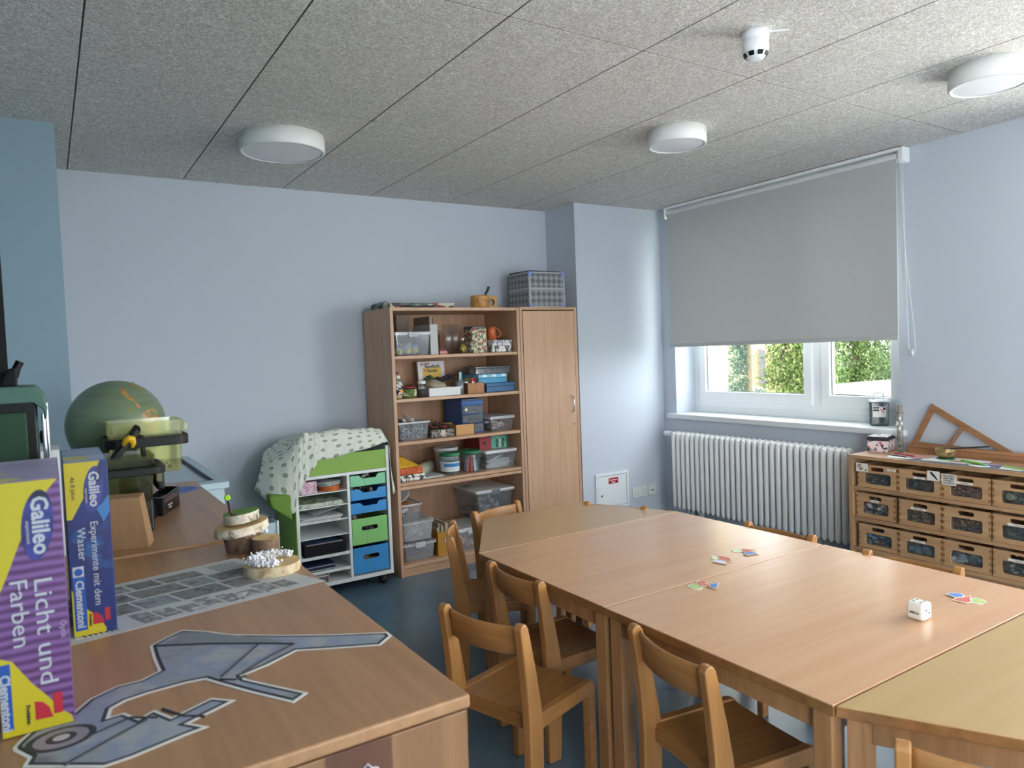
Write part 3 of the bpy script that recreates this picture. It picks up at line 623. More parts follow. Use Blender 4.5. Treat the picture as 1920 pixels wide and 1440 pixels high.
# ---------------------------------------------------------------- shelf with wooden drawer boxes
sh = thing('drawer_shelf', 'low beech shelf under the wall holding rows of wooden drawer boxes', 'shelf', (4.13, 2.0, 0))
XF = 3.965; YA, YB_ = 2.528, 1.30; XBK = 4.322
shw = wood('shelf_beech_y', '#a07c5b', '#bf9770', 'Y', .42); shz = wood('shelf_beech_z', '#a8835f', '#c39c76', 'Z', .42)
part('side_panel', box(XF-.005, XBK, YA-.022, YA, 0, .742), shz, sh, .0015)
part('side_panel', box(XF-.005, XBK, YB_, YB_+.022, 0, .742), shz, sh, .0015)
part('top_board', box(XF-.006, XBK, YB_, YA, .7425, .763), shw, sh, .0015)
for z in (.558, .378, .2): part('shelf_board', box(XF-.002, XBK, YB_+.0225, YA-.0225, z, z+.02), shw, sh, .001)
part('back_panel', box(XBK-.006, XBK-.001, YB_+.023, YA-.023, .02, .742), mat('shelf_back', '#6b5443', .7), sh)
part('plinth', box(XF+.03, XF+.05, YB_+.0225, YA-.0225, 0, .2), shw, sh)
bxm = wood('box_birch_y', '#ad8660', '#c49e76', 'Y', .45); bxe = mat('box_joint', '#8f6238', .5); cardm = mat('label_card', '#e6e2d8', .6)
inkm = mat('ink_grey', '#6a6864', .6); boxglass = clear('box_pane', '#f2f5f5', .03, gloss=.05)
def drawer_box(y1, y0, z0, z1, xo, label, lab=None):
    """y1 > y0 : far and near end seen from the room; xo: how far it stands in"""
    x = XF+.004+xo; t = thing('drawer_box', label, 'drawer box', ((x+.15), (y0+y1)/2, z0), 'wooden drawer boxes')
    cyy = (y0+y1)/2; h = z1-z0
    part('front_panel', MB().prism([(y0, z0), (y1, z0), (y1, z1), (y0, z1)], x, x+.011, 'YZ', holes=[rrect(cyy-.038, cyy+.042, z1-h*.26, z1-h*.095, h*.08), rrect(cyy-.078, cyy+.078, z0+h*.17, z0+h*.64, .012)]), bxm, t, .0008)
    mb = MB(); mb.box(x+.011, x+.27, y0, y0+.009, z0, z1-.004).box(x+.011, x+.27, y1-.009, y1, z0, z1-.004).box(x+.26, x+.27, y0+.009, y1-.009, z0, z1-.004).box(x+.011, x+.26, y0+.009, y1-.009, z0, z0+.006)
    part('box_body', mb, bxm, t)
    j = MB()
    for e in (y0, y1):
        s = 1 if e == y0 else -1
        for k in range(4):
            zz = z0+h*(.1+.235*k); a, b_ = sorted((e+s*-.0004, e+s*.0095)); j.box(x-.0005, x+.003, a, b_, zz, zz+h*.115)
    part('finger_joints', j, bxe, t, stuff=True)
    part('window_pane', box(x+.0112, x+.0128, cyy-.083, cyy+.083, z0+h*.14, z0+h*.67), boxglass, t)
    if lab:
        oy, oz, w, txt = lab
        l = part('label_card', box(x-.0012, x-.0002, cyy+oy-w/2, cyy+oy+w/2, z0+h*oz-.006, z0+h*oz+.006), cardm, t)
        text(txt, .0085, inkm, l, (x-.0016, cyy+oy, z0+h*oz), (0, -1, 0), (0, 0, 1))
    return t, x, cyy, z0
rows = {1: (.579, .713), 2: (.399, .541), 3: (.2215, .361)}
cols = {'A': (2.481, 2.241), 'B': (2.238, 2.003), 'C': (2.0, 1.765), 'D': (1.757, 1.52)}
place = {(1, 'A'): 'top row beside the radiator', (1, 'B'): 'top row, second from radiator', (1, 'C'): 'top row, third from radiator', (1, 'D'): 'top row, fourth from radiator',
         (2, 'A'): 'middle row beside the radiator', (2, 'B'): 'middle row, second from radiator', (2, 'C'): 'middle row, third from radiator', (2, 'D'): 'middle row, fourth from radiator',
         (3, 'A'): 'bottom row beside the radiator', (3, 'B'): 'bottom row, second from radiator', (3, 'C'): 'bottom row, third from radiator', (3, 'D'): 'bottom row, fourth from radiator'}
labs = {(1, 'A'): (-.085, .87, .05, 'Holz'), (1, 'B'): (0, .70, .06, 'Federn'), (1, 'C'): (.005, .72, .08, 'Buchstaben'), (2, 'A'): (0, .72, .05, 'Korken'), (2, 'B'): (.01, .71, .08, 'Naturmaterial'),
        (2, 'D'): (0, .70, .10, 'Pfeifenputzer'), (3, 'B'): (.01, .71, .08, 'Papprollen'), (3, 'D'): (0, .72, .10, 'Kleinteile')}
fills = {(1, 'A'): (['#6d6a66', '#8b7c6c', '#4d4a48'], .022, 'grey stones'), (1, 'B'): (['#8a7a6b', '#33404c', '#26303a'], .05, 'dark feathers and card'), (1, 'C'): (['#3b3e40', '#c2566a', '#d9d4c8'], .013, 'small coloured letters'),
         (1, 'D'): (['#6d6f66', '#7b7c72', '#5d5f58'], .05, 'grey green sheets'), (2, 'A'): (['#5b6257', '#c8bda8', '#dedede'], .022, 'cord and a white ball'), (2, 'B'): (['#b58d63', '#6b5140', '#8c8070'], .028, 'wood slices'),
         (2, 'C'): (['#b39a5c', '#3d4a6c', '#5f5a4c'], .018, 'dried leaves'), (2, 'D'): (['#2f3a42', '#45525a', '#6a6a5e'], .04, 'dark wires'), (3, 'A'): (['#44678c', '#8a6f60', '#78a0c0'], .03, 'blue paper bits'),
         (3, 'B'): (['#6e8498', '#7f93a4', '#66788a'], .045, 'blue grey paper'), (3, 'C'): (['#7b8890', '#a9b2b6', '#5f6c74'], .045, 'pale grey fleece'), (3, 'D'): (['#33383c', '#c7c9c8', '#5c564e'], .02, 'white and dark wires')}
for (r_, c_), pl in place.items():
    y1, y0 = cols[c_]; z0, z1 = rows[r_]; xo = {'1A': .004, '2A': .012, '2B': .006, '3A': .006}.get('%d%s' % (r_, c_), 0)
    if (r_, c_) == (2, 'A'): y1, y0 = 2.497, 2.263
    cs, s, what = fills[(r_, c_)]
    t, x, cyy, zz = drawer_box(y1, y0, z0, z1, xo, 'wooden drawer box in the %s, %s showing' % (pl, what), labs.get((r_, c_)))
    ms = [mat('fill_%s' % c.lstrip('#'), c, .7) for c in cs]; s *= .8
    o = heap(what+' inside the drawer box in the '+pl, ms, x+.016, x+.15, y0+.012, y1-.012, z0+.008, z0+(z1-z0)*(.86 if (r_, c_) in ((2, 'A'), (3, 'D'), (2, 'B')) else .62), int(60*(.022/s)), hash(pl) % 99 if 0 else len(pl)*7+r_, s=s)
# pictures clipped on the boxes
def photo(y, z, w, h, label, name='picture_card'):
    t = thing(name, label, 'card', (XF, y, z-h/2)); part('card_sheet', box(XF-.0015, XF-.0003, y-w/2, y+w/2, z-h/2, z+h/2), cardm, t); return t
t = photo(2.448, .694, .072, .05, 'photo card of wooden shapes clipped to the first top drawer box')
rnd = random.Random(2)
for i in range(9):
    y, z = 2.448+rnd.uniform(-.027, .027), .694+rnd.uniform(-.016, .014)
    part('printed_shape', MB().prism(circ(y, z, .007, .0055, 7, i), XF-.002, XF-.0014, 'YZ'), mat('print_brown', '#8a7358', .6) if i % 2 else mat('print_tan', '#c2ab88', .6), t)
t = photo(2.043, .695, .064, .052, 'photo card of a dark feather between second and third top drawer boxes')
part('printed_shape', MB().prism([(2.060, .715), (2.052, .716), (2.035, .70), (2.020, .678), (2.017, .672), (2.026, .676), (2.046, .693), (2.058, .706)], XF-.002, XF-.0014, 'YZ'), mat('print_dark', '#2f3136', .6), t)
t = photo(1.964, .685, .074, .058, 'white alphabet card clipped to the third top drawer box')
for i, s in enumerate(('ABCDEFG', 'HIJKLMN', 'OPQRST', 'UVWXYZ')):
    text(s, .0125, mat('print_dark'), t, (XF-.002, 1.964, .704-.013*i), (0, -1, 0), (0, 0, 1), sx=1.15, bold=.0002)

# things on top of the drawer shelf (top at .763)
ZT = .7635
bb = thing('butterfly_box', 'pink and white butterfly cardboard box with black lid by the window', 'box', (4.235, 2.515, ZT))
A_, B2, C2, D2 = (4.133, 2.515), (4.165, 2.410), (4.325, 2.455), (4.293, 2.560)
P = [Vector((a, b, 0)) for a, b in (A_, B2, C2, D2)]; cc = sum(P, Vector())/4
part('body', MB().hexa([p+Vector((0, 0, ZT)) for p in P], [p+Vector((0, 0, ZT+.078)) for p in P]), tonal('butterfly_print', ['#ecdcdc', '#e8d8d8', '#c4707e', '#e6dada', '#9a8298', '#ecdfdd', '#4c4348', '#eaddda'], 60, 'voronoi'), bb)
P2 = [cc+(p-cc)*1.03 for p in P]
lid = part('lid', MB().hexa([p+Vector((0, 0, ZT+.066)) for p in P2], [p+Vector((0, 0, ZT+.0905)) for p in P2]), mat('lid_black', '#2b2a2d', .5), bb, .001)
P3_ = [cc+(p-cc)*.99 for p in P]
part('lid_print', MB().hexa([p+Vector((0, 0, ZT+.0905)) for p in P3_], [p+Vector((0, 0, ZT+.0912)) for p in P3_]), tonal('lid_pattern', ['#e9e4e2', '#c9c2c4', '#eeeae8', '#8e888c'], 60, 'voronoi'), lid)
nb = thing('number_tube', 'tall clear tube with grey cap and white numbers beside butterfly box', 'tube', (4.20, 2.352, ZT))
part('tube_wall', MB().cyl((4.20, 2.352, ZT), (4.20, 2.352, 1.0), .0175, n=24), clear('tube_clear', '#d9d8d2', .22, '#b5b0a4'), nb)
part('cap', MB().lathe([(0, 1.0), (.019, .998), (.0195, 1.008), (.0165, 1.011), (.0165, 1.046), (.0145, 1.05), (0, 1.05)], (4.20, 2.352, 0), 24), mat('cap_taupe', '#8d867c', .5), nb)
xd = Vector((.45, -.9, 0)).normalized(); fr_ = Vector((-.9, -.45, 0)).normalized()*.0183
for s, u, z in (('9', 0, .966), ('3', -.013, .938), ('4', .010, .940), ('6', 0, .912)):
    p = Vector((4.20, 2.352, z))+fr_*1.03+xd*u
    text(s, .030, wl, nb, p, xd, (0, 0, 1), bold=.0008)
heap('dark bits filling the lower half of the number tube', [mat('fill_4d4a48', '#4d4a48'), mat('odd_grey')], 4.19, 4.21, 2.342, 2.362, ZT+.01, .905, 50, 21, s=.007)
# set square, ruler
oak = wood('ruler_wood', '#8d6446', '#a97c58', 'Y', .45)
def sq(t_, x0, x1):
    out = [(2.375, .768), (2.234, 1.052), (1.72, .768)]
    return out
tri = thing('set_square', 'large wooden blackboard set square leaning against the wall', 'set square', (4.30, 2.08, ZT))
a, b_, c = Vector((2.352, .790)), Vector((2.234, 1.050)), Vector((1.735, .772))
def inset(P, w):
    P = [Vector(p) for p in P]; n = len(P); out = []; g = sum(P, Vector((0, 0)))/n
    for i in range(n):
        p0, p1, p2 = P[i-1], P[i], P[(i+1) % n]
        n1 = Vector((-(p1-p0).y, (p1-p0).x)).normalized(); n2 = Vector((-(p2-p1).y, (p2-p1).x)).normalized()
        if n1.dot(g-p1) < 0: n1 = -n1
        if n2.dot(g-p1) < 0: n2 = -n2
        k = (n1+n2)/(1+n1.dot(n2)); out.append(p1+k*w)
    return out
outer = [a, b_, c]; inn = inset(outer, .034)
# cross bar at fraction splits the inner triangle in two holes
bt, bb_ = inn[1].lerp(inn[2], .42), inn[0].lerp(inn[2], .36); dirb = (bt-bb_).normalized()
bt2, bb2 = inn[1].lerp(inn[2], .42+.055), inn[0].lerp(inn[2], .36+.085)
h1 = [inn[0], inn[1], bt, bb_]; h2 = [bb2, bt2, inn[2]]
slot = [bb_.lerp(bt, .22).lerp(bb2.lerp(bt2, .22), .35), bb_.lerp(bt, .85).lerp(bb2.lerp(bt2, .85), .35), bb_.lerp(bt, .85).lerp(bb2.lerp(bt2, .85), .62), bb_.lerp(bt, .22).lerp(bb2.lerp(bt2, .22), .62)]
mb = MB().prism([tuple(p) for p in outer], 0, .008, 'YZ', holes=[[tuple(p) for p in h1], [tuple(p) for p in h2], [tuple(p) for p in slot]])
mb.v = [(4.297+(z-.77)*.09+x, y, z) for x, y, z in mb.v]
part('wooden_frame', mb, oak, tri, .001)
part('scale_marks', MB().box(4.2955, 4.297, 1.80, 2.33, .789, .790), mat('ruler_mark', '#5f4331', .6), tri)
ru = thing('wooden_ruler', 'long wooden blackboard ruler lying in front of the set square', 'ruler', (4.27, 1.9, ZT))
part('wooden_bar', box(4.262, 4.272, 1.38, 2.345, ZT, ZT+.05), wood('ruler_wood2', '#96694a', '#b58660', 'Y', .45), ru, .001)
part('scale_edge', box(4.2608, 4.2625, 1.38, 2.345, ZT+.030, ZT+.032), mat('ruler_mark'), ru)
# singing bowl, mat, mallet
bw = thing('singing_bowl', 'small brass singing bowl with dark rim on a green mat', 'bowl', (4.14, 2.065, ZT+.006))
part('bowl_wall', MB().lathe([(0, ZT+.006), (.030, ZT+.007), (.046, ZT+.022), (.052, ZT+.042), (.050, ZT+.062), (.047, ZT+.064), (.048, ZT+.042), (.042, ZT+.024), (0, ZT+.012)], (4.14, 2.065, 0), 36),
     tonal('old_brass', ['#6e5a3c', '#9b8257', '#b49a6a', '#5d4c34'], 26, rough=.35, const=False), bw)
MATS['old_brass'].node_tree.nodes['Principled BSDF'].inputs['Metallic'].default_value = .7
solo('bowl_mat', MB().cyl((4.14, 2.065, ZT), (4.14, 2.065, ZT+.0055), .045, n=28), mat('felt_green', '#2f8a5c', .9), 'round green felt mat under the singing bowl', 'mat')
solo('mallet', MB().tube([(4.13, 2.085, ZT+.054), (4.10, 1.97, ZT+.074), (4.04, 1.80, ZT+.104)], .004, 10, rs=[.0055, .0045, .004]), mat('mallet_dark', '#2a2c30', .5), 'slim dark stick resting across the singing bowl rim', 'stick')
# table cloth of paper and cuttings
gpap = tonal('grey_print', ['#5d6168', '#73787f', '#4e5258'], 50, const=False)
def scrap(label, pts, z, m, name='paper_scrap', cat='paper', th=.0008): return solo(name, MB().prism(pts, z, z+th, 'XY'), m, label, cat)
scrap('dark grey patterned placemat hanging at the shelf front edge', [(3.975, 2.20), (4.11, 2.22), (4.10, 1.32), (3.972, 1.32)], ZT+.0002, gpap, 'placemat', 'placemat')
scrap('white paper lying behind the red pen on the shelf', [(3.985, 2.31), (4.09, 2.35), (4.10, 2.18), (4.0, 2.20)], ZT+.0012, paper)
scrap('large curved white paper under the bowl mat', [(4.02, 2.14), (4.2, 2.18), (4.2, 1.86), (4.12, 1.84), (4.04, 1.93)], ZT-.0002+.0014, paper, th=.0006)
scrap('pink paper cutting between the pens and the bowl', [(4.06, 2.24), (4.15, 2.26), (4.19, 2.15), (4.09, 2.135), (4.06, 2.17)], ZT+.0026, tonal('pink_scrap', ['#d59a94', '#c9787c', '#e3c0b4', '#8f5f5c'], 60))
scrap('small pink cutting beside the bowl mat', [(4.06, 2.01), (4.10, 2.02), (4.11, 1.96), (4.07, 1.955)], ZT+.0026, MATS['pink_scrap'])
scrap('torn white scrap below the green pencil', [(3.99, 1.87), (4.03, 1.90), (4.05, 1.80), (4.02, 1.79), (3.985, 1.82)], ZT+.002, paper)
scrap('lilac paper cutting beside the green pencil', [(4.08, 1.86), (4.13, 1.87), (4.12, 1.77), (4.07, 1.78)], ZT+.0026, mat('lilac', '#a493b0', .7))
scrap('white paper corner at the photo right edge on the shelf', [(4.0, 1.74), (4.08, 1.76), (4.07, 1.62), (3.99, 1.64)], ZT+.002, paper)
def pen(label, p, q, m, tip, r=.0045):
    p, q = Vector(p), Vector(q); t = thing('pen', label, 'pen', (p+q)/2-Vector((0, 0, r)), 'pens on the drawer shelf')
    d = (q-p).normalized(); part('barrel', MB().cyl(p, q, r, n=10), m, t); part('pen_tip', MB().cyl(q, q+d*.015, r, .001, 10), tip, t)
pen('red pen lying on paper by the number tube', (4.10, 2.335, ZT+.012), (4.06, 2.20, ZT+.012), mat('pen_red', '#b52a40', .35), mat('pen_red'))
pen('black pen in front of the red pen', (4.07, 2.34, ZT+.0045), (4.045, 2.24, ZT+.0045), mat('pen_black', '#26262a', .4), mat('pen_black'))
pen('bright green pencil on the dark grey placemat', (4.10, 1.965, ZT+.009), (4.03, 1.815, ZT+.009), mat('pen_green', '#7cc43c', .4), mat('pen_tipblue', '#7fb0cf', .4), r=.006)
pen('pale green pen lying at the photo edge', (4.05, 1.74, ZT+.009), (4.0, 1.62, ZT+.009), mat('pen_palegreen', '#9cc46a', .4), mat('pen_palegreen'))

# marker set on the window sill
mk = thing('marker_case', 'clear plastic case full of dark markers with white handle on the window sill', 'marker case', (4.44, 2.55, .885))
O = Vector((4.352, 2.632, .8855)); ux = Vector((.62, -.78, 0)).normalized()*.105; uy = Vector((.78, .62, 0)).normalized()*.10
O = Vector((4.41, 2.658, .8855)) - uy*.15
def pq(a, b, z): return O+ux*a+uy*b+Vector((0, 0, z))
def qbox(mb, a0, a1, b0, b1, z0, z1): return mb.hexa([pq(a0, b0, z0), pq(a1, b0, z0), pq(a1, b1, z0), pq(a0, b1, z0)], [pq(a0, b0, z1), pq(a1, b0, z1), pq(a1, b1, z1), pq(a0, b1, z1)])
part('case_wall', qbox(MB(), 0, 1, 0, 1, 0, .150), clear('case_clear', '#eef3f6', .04, '#dce6ee', gloss=.04), mk, .006)
part('case_lid', qbox(MB(), -.04, 1.04, -.04, 1.04, .150, .162), clear('case_lid', '#eef4f8', .5), mk, .004)
hp = [pq(.25, .5, .162), pq(.25, .5, .198), pq(.32, .5, .206), pq(.68, .5, .206), pq(.75, .5, .198), pq(.75, .5, .162)]
part('carry_handle', MB().tube(hp, .0045, 8), mat('frost_white', '#eaf0f2', .4), mk)
pl_ = part('paper_label', qbox(MB(), .10, .82, -.012, -.003, .055, .122), mat('label_cream', '#e8e4e0', .5), mk)
part('printed_area', qbox(MB(), .12, .45, -.020, -.012, .094, .120), mat('print_dark'), pl_)
part('printed_area', qbox(MB(), .66, .80, -.020, -.012, .100, .118), mat('print_dark'), pl_)
part('printed_area', MB().hexa([pq(.5, -.02, .105), pq(.55, -.02, .11), pq(.55, -.012, .11), pq(.5, -.012, .105)], [pq(.7, -.02, .08), pq(.74, -.02, .088), pq(.74, -.012, .088), pq(.7, -.012, .08)]), mat('print_pink', '#d66a86', .5), pl_)
text('MARKER', .011, wl, pl_, pq(.285, -.0215, .107), ux, (0, 0, 1), bold=.0003)
first = None
for i in range(7):
    for j in range(6):
        p = pq(.09+.137*i, .10+.16*j, .003)
        if first is None:
            b0 = p; e = thing('marker', 'slim dark blue grey double-ended marker standing in the clear case on the sill', 'marker', p, 'markers in the clear case')
            part('barrel', MB().cyl(p+Vector((0, 0, .018)), p+Vector((0, 0, .12)), .0062, n=8), mat('marker_navy', '#1c2431', .4), e)
            part('cap', MB().cyl(p, p+Vector((0, 0, .018)), .0066, n=8), mat('marker_cap', '#33475c', .4), e); part('cap', MB().cyl(p+Vector((0, 0, .12)), p+Vector((0, 0, .144)), .0066, n=8), mat('marker_cap'), e)
            first = e
        else: dup(first, loc=p)

# ---------------------------------------------------------------- tables and chairs
ZTB = .635
ttop = wood('table_top', '#c69a76', '#cea582', 'X', .27, scale=.7, spec=.6); ttrap = wood('table_top_trapezoid', '#b8966c', '#c09e76', 'X', .3, scale=.7, spec=.6)
tband = wood('table_band', '#7d5630', '#986c42', 'X', .35); tleg = wood('table_leg', '#9a6f47', '#b2865a', 'Z', .4)
def inset_poly(poly, w): return [tuple(p) for p in inset(poly, w)]
def table(name, label, poly, m, legs=None, group=None):
    cx_ = sum(p[0] for p in poly)/len(poly); cy_ = sum(p[1] for p in poly)/len(poly)
    t = thing(name, label, 'table', (cx_, cy_, 0), group)
    part('tabletop', MB().prism(inset_poly(poly, .0018), ZTB-.022, ZTB, 'XY'), m, t, .0012)
    part('edge_band', MB().prism(inset_poly(poly, .0004), ZTB-.026, ZTB-.0025, 'XY', holes=[inset_poly(poly, .0019)]), tband, t, .0012)
    q = inset(poly, .03); q2 = inset(poly, .048); n = len(poly)
    for i in range(n):
        a, b_, c, d = q[i], q[(i+1) % n], q2[(i+1) % n], q2[i]
        e = (b_-a).normalized()*.02; e2 = (c-d).normalized()*.008
        part('apron', MB().hexa([(v.x, v.y, ZTB-.088) for v in (a+e, b_-e, c-e2, d+e2)], [(v.x, v.y, ZTB-.0262) for v in (a+e, b_-e, c-e2, d+e2)]), tleg, t, .001)
    qi = inset(poly, .012); c0_ = Vector((cx_, cy_))
    for i in range(n):
        p = qi[i]; a = (qi[(i+1) % n]-p).normalized()*.05; b_ = (qi[i-1]-p).normalized()*.05
        k = 1 if n == 4 and abs(a.dot(b_)) < 1e-4 else .8
        v4 = [p, p+a*k, p+a*k+b_*k, p+b_*k]
        part('leg', MB().hexa([(v.x, v.y, 0) for v in v4], [(v.x, v.y, ZTB-.0262) for v in v4]), tleg, t, .004)
    return t
table('table', 'rectangular beech children table further from the camera, with cut-out cards', [(1.430, 1.7485), (2.557, 1.7485), (2.557, 2.530), (1.430, 2.530)], ttop)
table('table', 'rectangular beech children table carrying the white die', [(1.428, .958), (2.560, .958), (2.560, 1.7455), (1.428, 1.7455)], ttop)
table('trapezoid_table', 'trapezoid children table at the far end toward the bookcase', [(1.430, 2.533), (2.560, 2.533), (2.330, 3.04), (1.750, 3.04)], ttrap)
table('trapezoid_table', 'trapezoid children table at the near end, yellowish scratched top', [(1.432, .955), (1.73, .435), (2.26, .435), (2.560, .955)], wood('table_top_olive', '#b39564', '#bd9f70', 'X', .3, scale=.7, spec=.6))

cw = wood('chair_wood', '#98693a', '#b5834e', 'Z', .35); cwx = wood('chair_wood_x', '#966a3c', '#b07f4c', 'X', .35); cwy = wood('chair_wood_y', '#93663a', '#ae7d4a', 'Y', .35)
def build_chair(label, loc, rz):
    t = thing('child_chair', label, 'chair', loc, 'beech children chairs around the tables', rz)
    for s in (-1, 1):
        x0, x1 = sorted((s*.141, s*.171))
        pr = [(-.190, 0), (-.189, .18), (-.187, .32), (-.191, .42), (-.203, .54), (-.214, .618), (-.216, .636), (-.210, .648), (-.200, .652), (-.188, .648), (-.180, .636), (-.171, .60), (-.149, .50), (-.131, .40), (-.122, .33), (-.126, .20), (-.140, 0)]
        part('rear_leg', MB().prism(pr, x0, x1, 'YZ'), cw, t, .0045, local=True, seg=2)
        f = [(.126, 0), (.124, .306), (.115, .309), (-.128, .309), (-.128, .357), (.135, .357), (.152, .352), (.163, .338), (.165, .32), (.162, 0)]
        part('front_leg', MB().prism(f[::-1], x0+(.002 if s < 0 else .0), x1-(.002 if s > 0 else 0), 'YZ'), cwy, t, .004, local=True)
    # seat: thin plywood with a shallow hollow
    mb = MB(); mb.smooth = True; n = 10; top = []; 
    for i in range(n+1):
        for j in range(n+1):
            u, v = i/n*2-1, j/n*2-1; z = .351-.009*(1-u*u)*(1-v*v*.6)*1.0
            top.append((u*.1405, v*.145, z))
    bot = [(x, y, z-.010) for x, y, z in top]; N = len(top)
    fs = [(i*(n+1)+j, (i+1)*(n+1)+j, (i+1)*(n+1)+j+1, i*(n+1)+j+1) for i in range(n) for j in range(n)]
    mb.add(top+bot, fs+[tuple(N+k for k in f[::-1]) for f in fs]); mb.smooth = False
    bd = [i*(n+1) for i in range(n+1)]+[n*(n+1)+j for j in range(1, n+1)]+[i*(n+1)+n for i in range(n-1, -1, -1)]+[j for j in range(n-1, 0, -1)]
    mb.add(top+bot, [(bd[k], N+bd[k], N+bd[(k+1) % len(bd)], bd[(k+1) % len(bd)]) for k in range(len(bd))])
    part('seat', mb, wood('seat_ply', '#8f6236', '#a87846', 'Y', .3, spec=.6), t, local=True)
    part('seat_rail', box(-.1405, .1405, .118, .136, .300, .3395), cwx, t, .002, local=True)
    part('seat_rail', box(-.1405, .1405, -.150, -.132, .300, .3395), cwx, t, .002, local=True)
    mb = MB(); mb.smooth = True; n = 16; R = []
    for zi, (z, off) in enumerate(((.545, .0), (.548, -.003), (.588, -.0075), (.629, -.014), (.636, -.0135))):
        for i in range(n+1):
            u = i/n*2-1; y = -.180-.028*(1-u*u)+off+(.004 if zi in (0, 4) else 0); R.append((u*.143, y, z))
    K = n+1; back = [(x, y+(.009 if 0 < k//K < 4 else .003), z) for k, (x, y, z) in enumerate(R)]; N = len(R)
    fs = [(j*K+i, j*K+i+1, (j+1)*K+i+1, (j+1)*K+i) for j in range(4) for i in range(n)]
    mb.add(R+back, fs+[tuple(N+k for k in f[::-1]) for f in fs]+[(i, N+i, N+i+1, i+1) for i in range(n)]+[(4*K+i+1, N+4*K+i+1, N+4*K+i, 4*K+i) for i in range(n)]
           +[(j*K, (j+1)*K, N+(j+1)*K, N+j*K) for j in range(4)]+[((j+1)*K+n, j*K+n, N+j*K+n, N+(j+1)*K+n) for j in range(4)])
    part('backrest', mb, cwx, t, local=True)
    return t
cl = [('beech child chair pulled back from the table beside the near sideboard corner', (1.265, 1.968), -72.3),
      ('beech child chair at the long side, behind the pulled-back chair', (1.59, 2.212), -88.7),
      ('beech child chair in side view at the slanted far table edge by the bookcase', (1.688, 2.832), -120),
      ('beech child chair at the far table end in front of the bookcase crates', (1.968, 3.005), 194),
      ('beech child chair at the near rectangular table, seat in the dark under the top', (1.558, 1.372), -97.9),
      ('beech child chair behind the far trapezoid table, facing the power sockets', (2.225, 2.734), 116.5),
      ('beech child chair behind the table on the radiator side', (2.40, 1.978), 92),
      ('beech child chair behind the table near the die, on the drawer shelf side', (2.385, 1.392), 96),
      ('beech child chair at the slanted near table edge, cut by the photo corner', (1.634, .742), -60)]
ch0 = None
for lb, (x, y), rz in cl:
    if ch0 is None: ch0 = build_chair(lb, (x, y, 0), radians(rz))
    else: dup(ch0, (x, y, 0), radians(rz), label=lb)

# die and paper cuttings on the table
D = .050; dx0, dy0 = 2.053, 1.090
t = thing('die', 'white wooden die with black pips and three letters on the near table', 'die', (dx0+D/2, dy0+D/2, ZTB))
dm = mat('die_white', '#ece9e2', .35); pip = mat('pip_black', '#2b2b2b', .5)
part('body', box(dx0, dx0+D, dy0, dy0+D, ZTB+.0003, ZTB+.0003+D), dm, t, .009, seg=4)
zt = ZTB+.0003+D
for a, b_ in ((.32, .30), (.32, .70), (.68, .30), (.68, .70)):
    part('pip', MB().cyl((dx0+D*a, dy0+D*b_, zt-.001), (dx0+D*a, dy0+D*b_, zt+.0003), .0033, n=14), pip, t)
for a, z in ((.32, .62), (.66, .42)):
    part('pip', MB().cyl((dx0+D*a, dy0+.001, ZTB+D*z), (dx0+D*a, dy0-.0003, ZTB+D*z), .0033, n=14), pip, t)
text('MKG', .0095, pip, t, (dx0-.0003, dy0+D*.5, ZTB+D*.43), (0, -1, 0), (0, 0, 1), sx=1.25, bold=.0002)
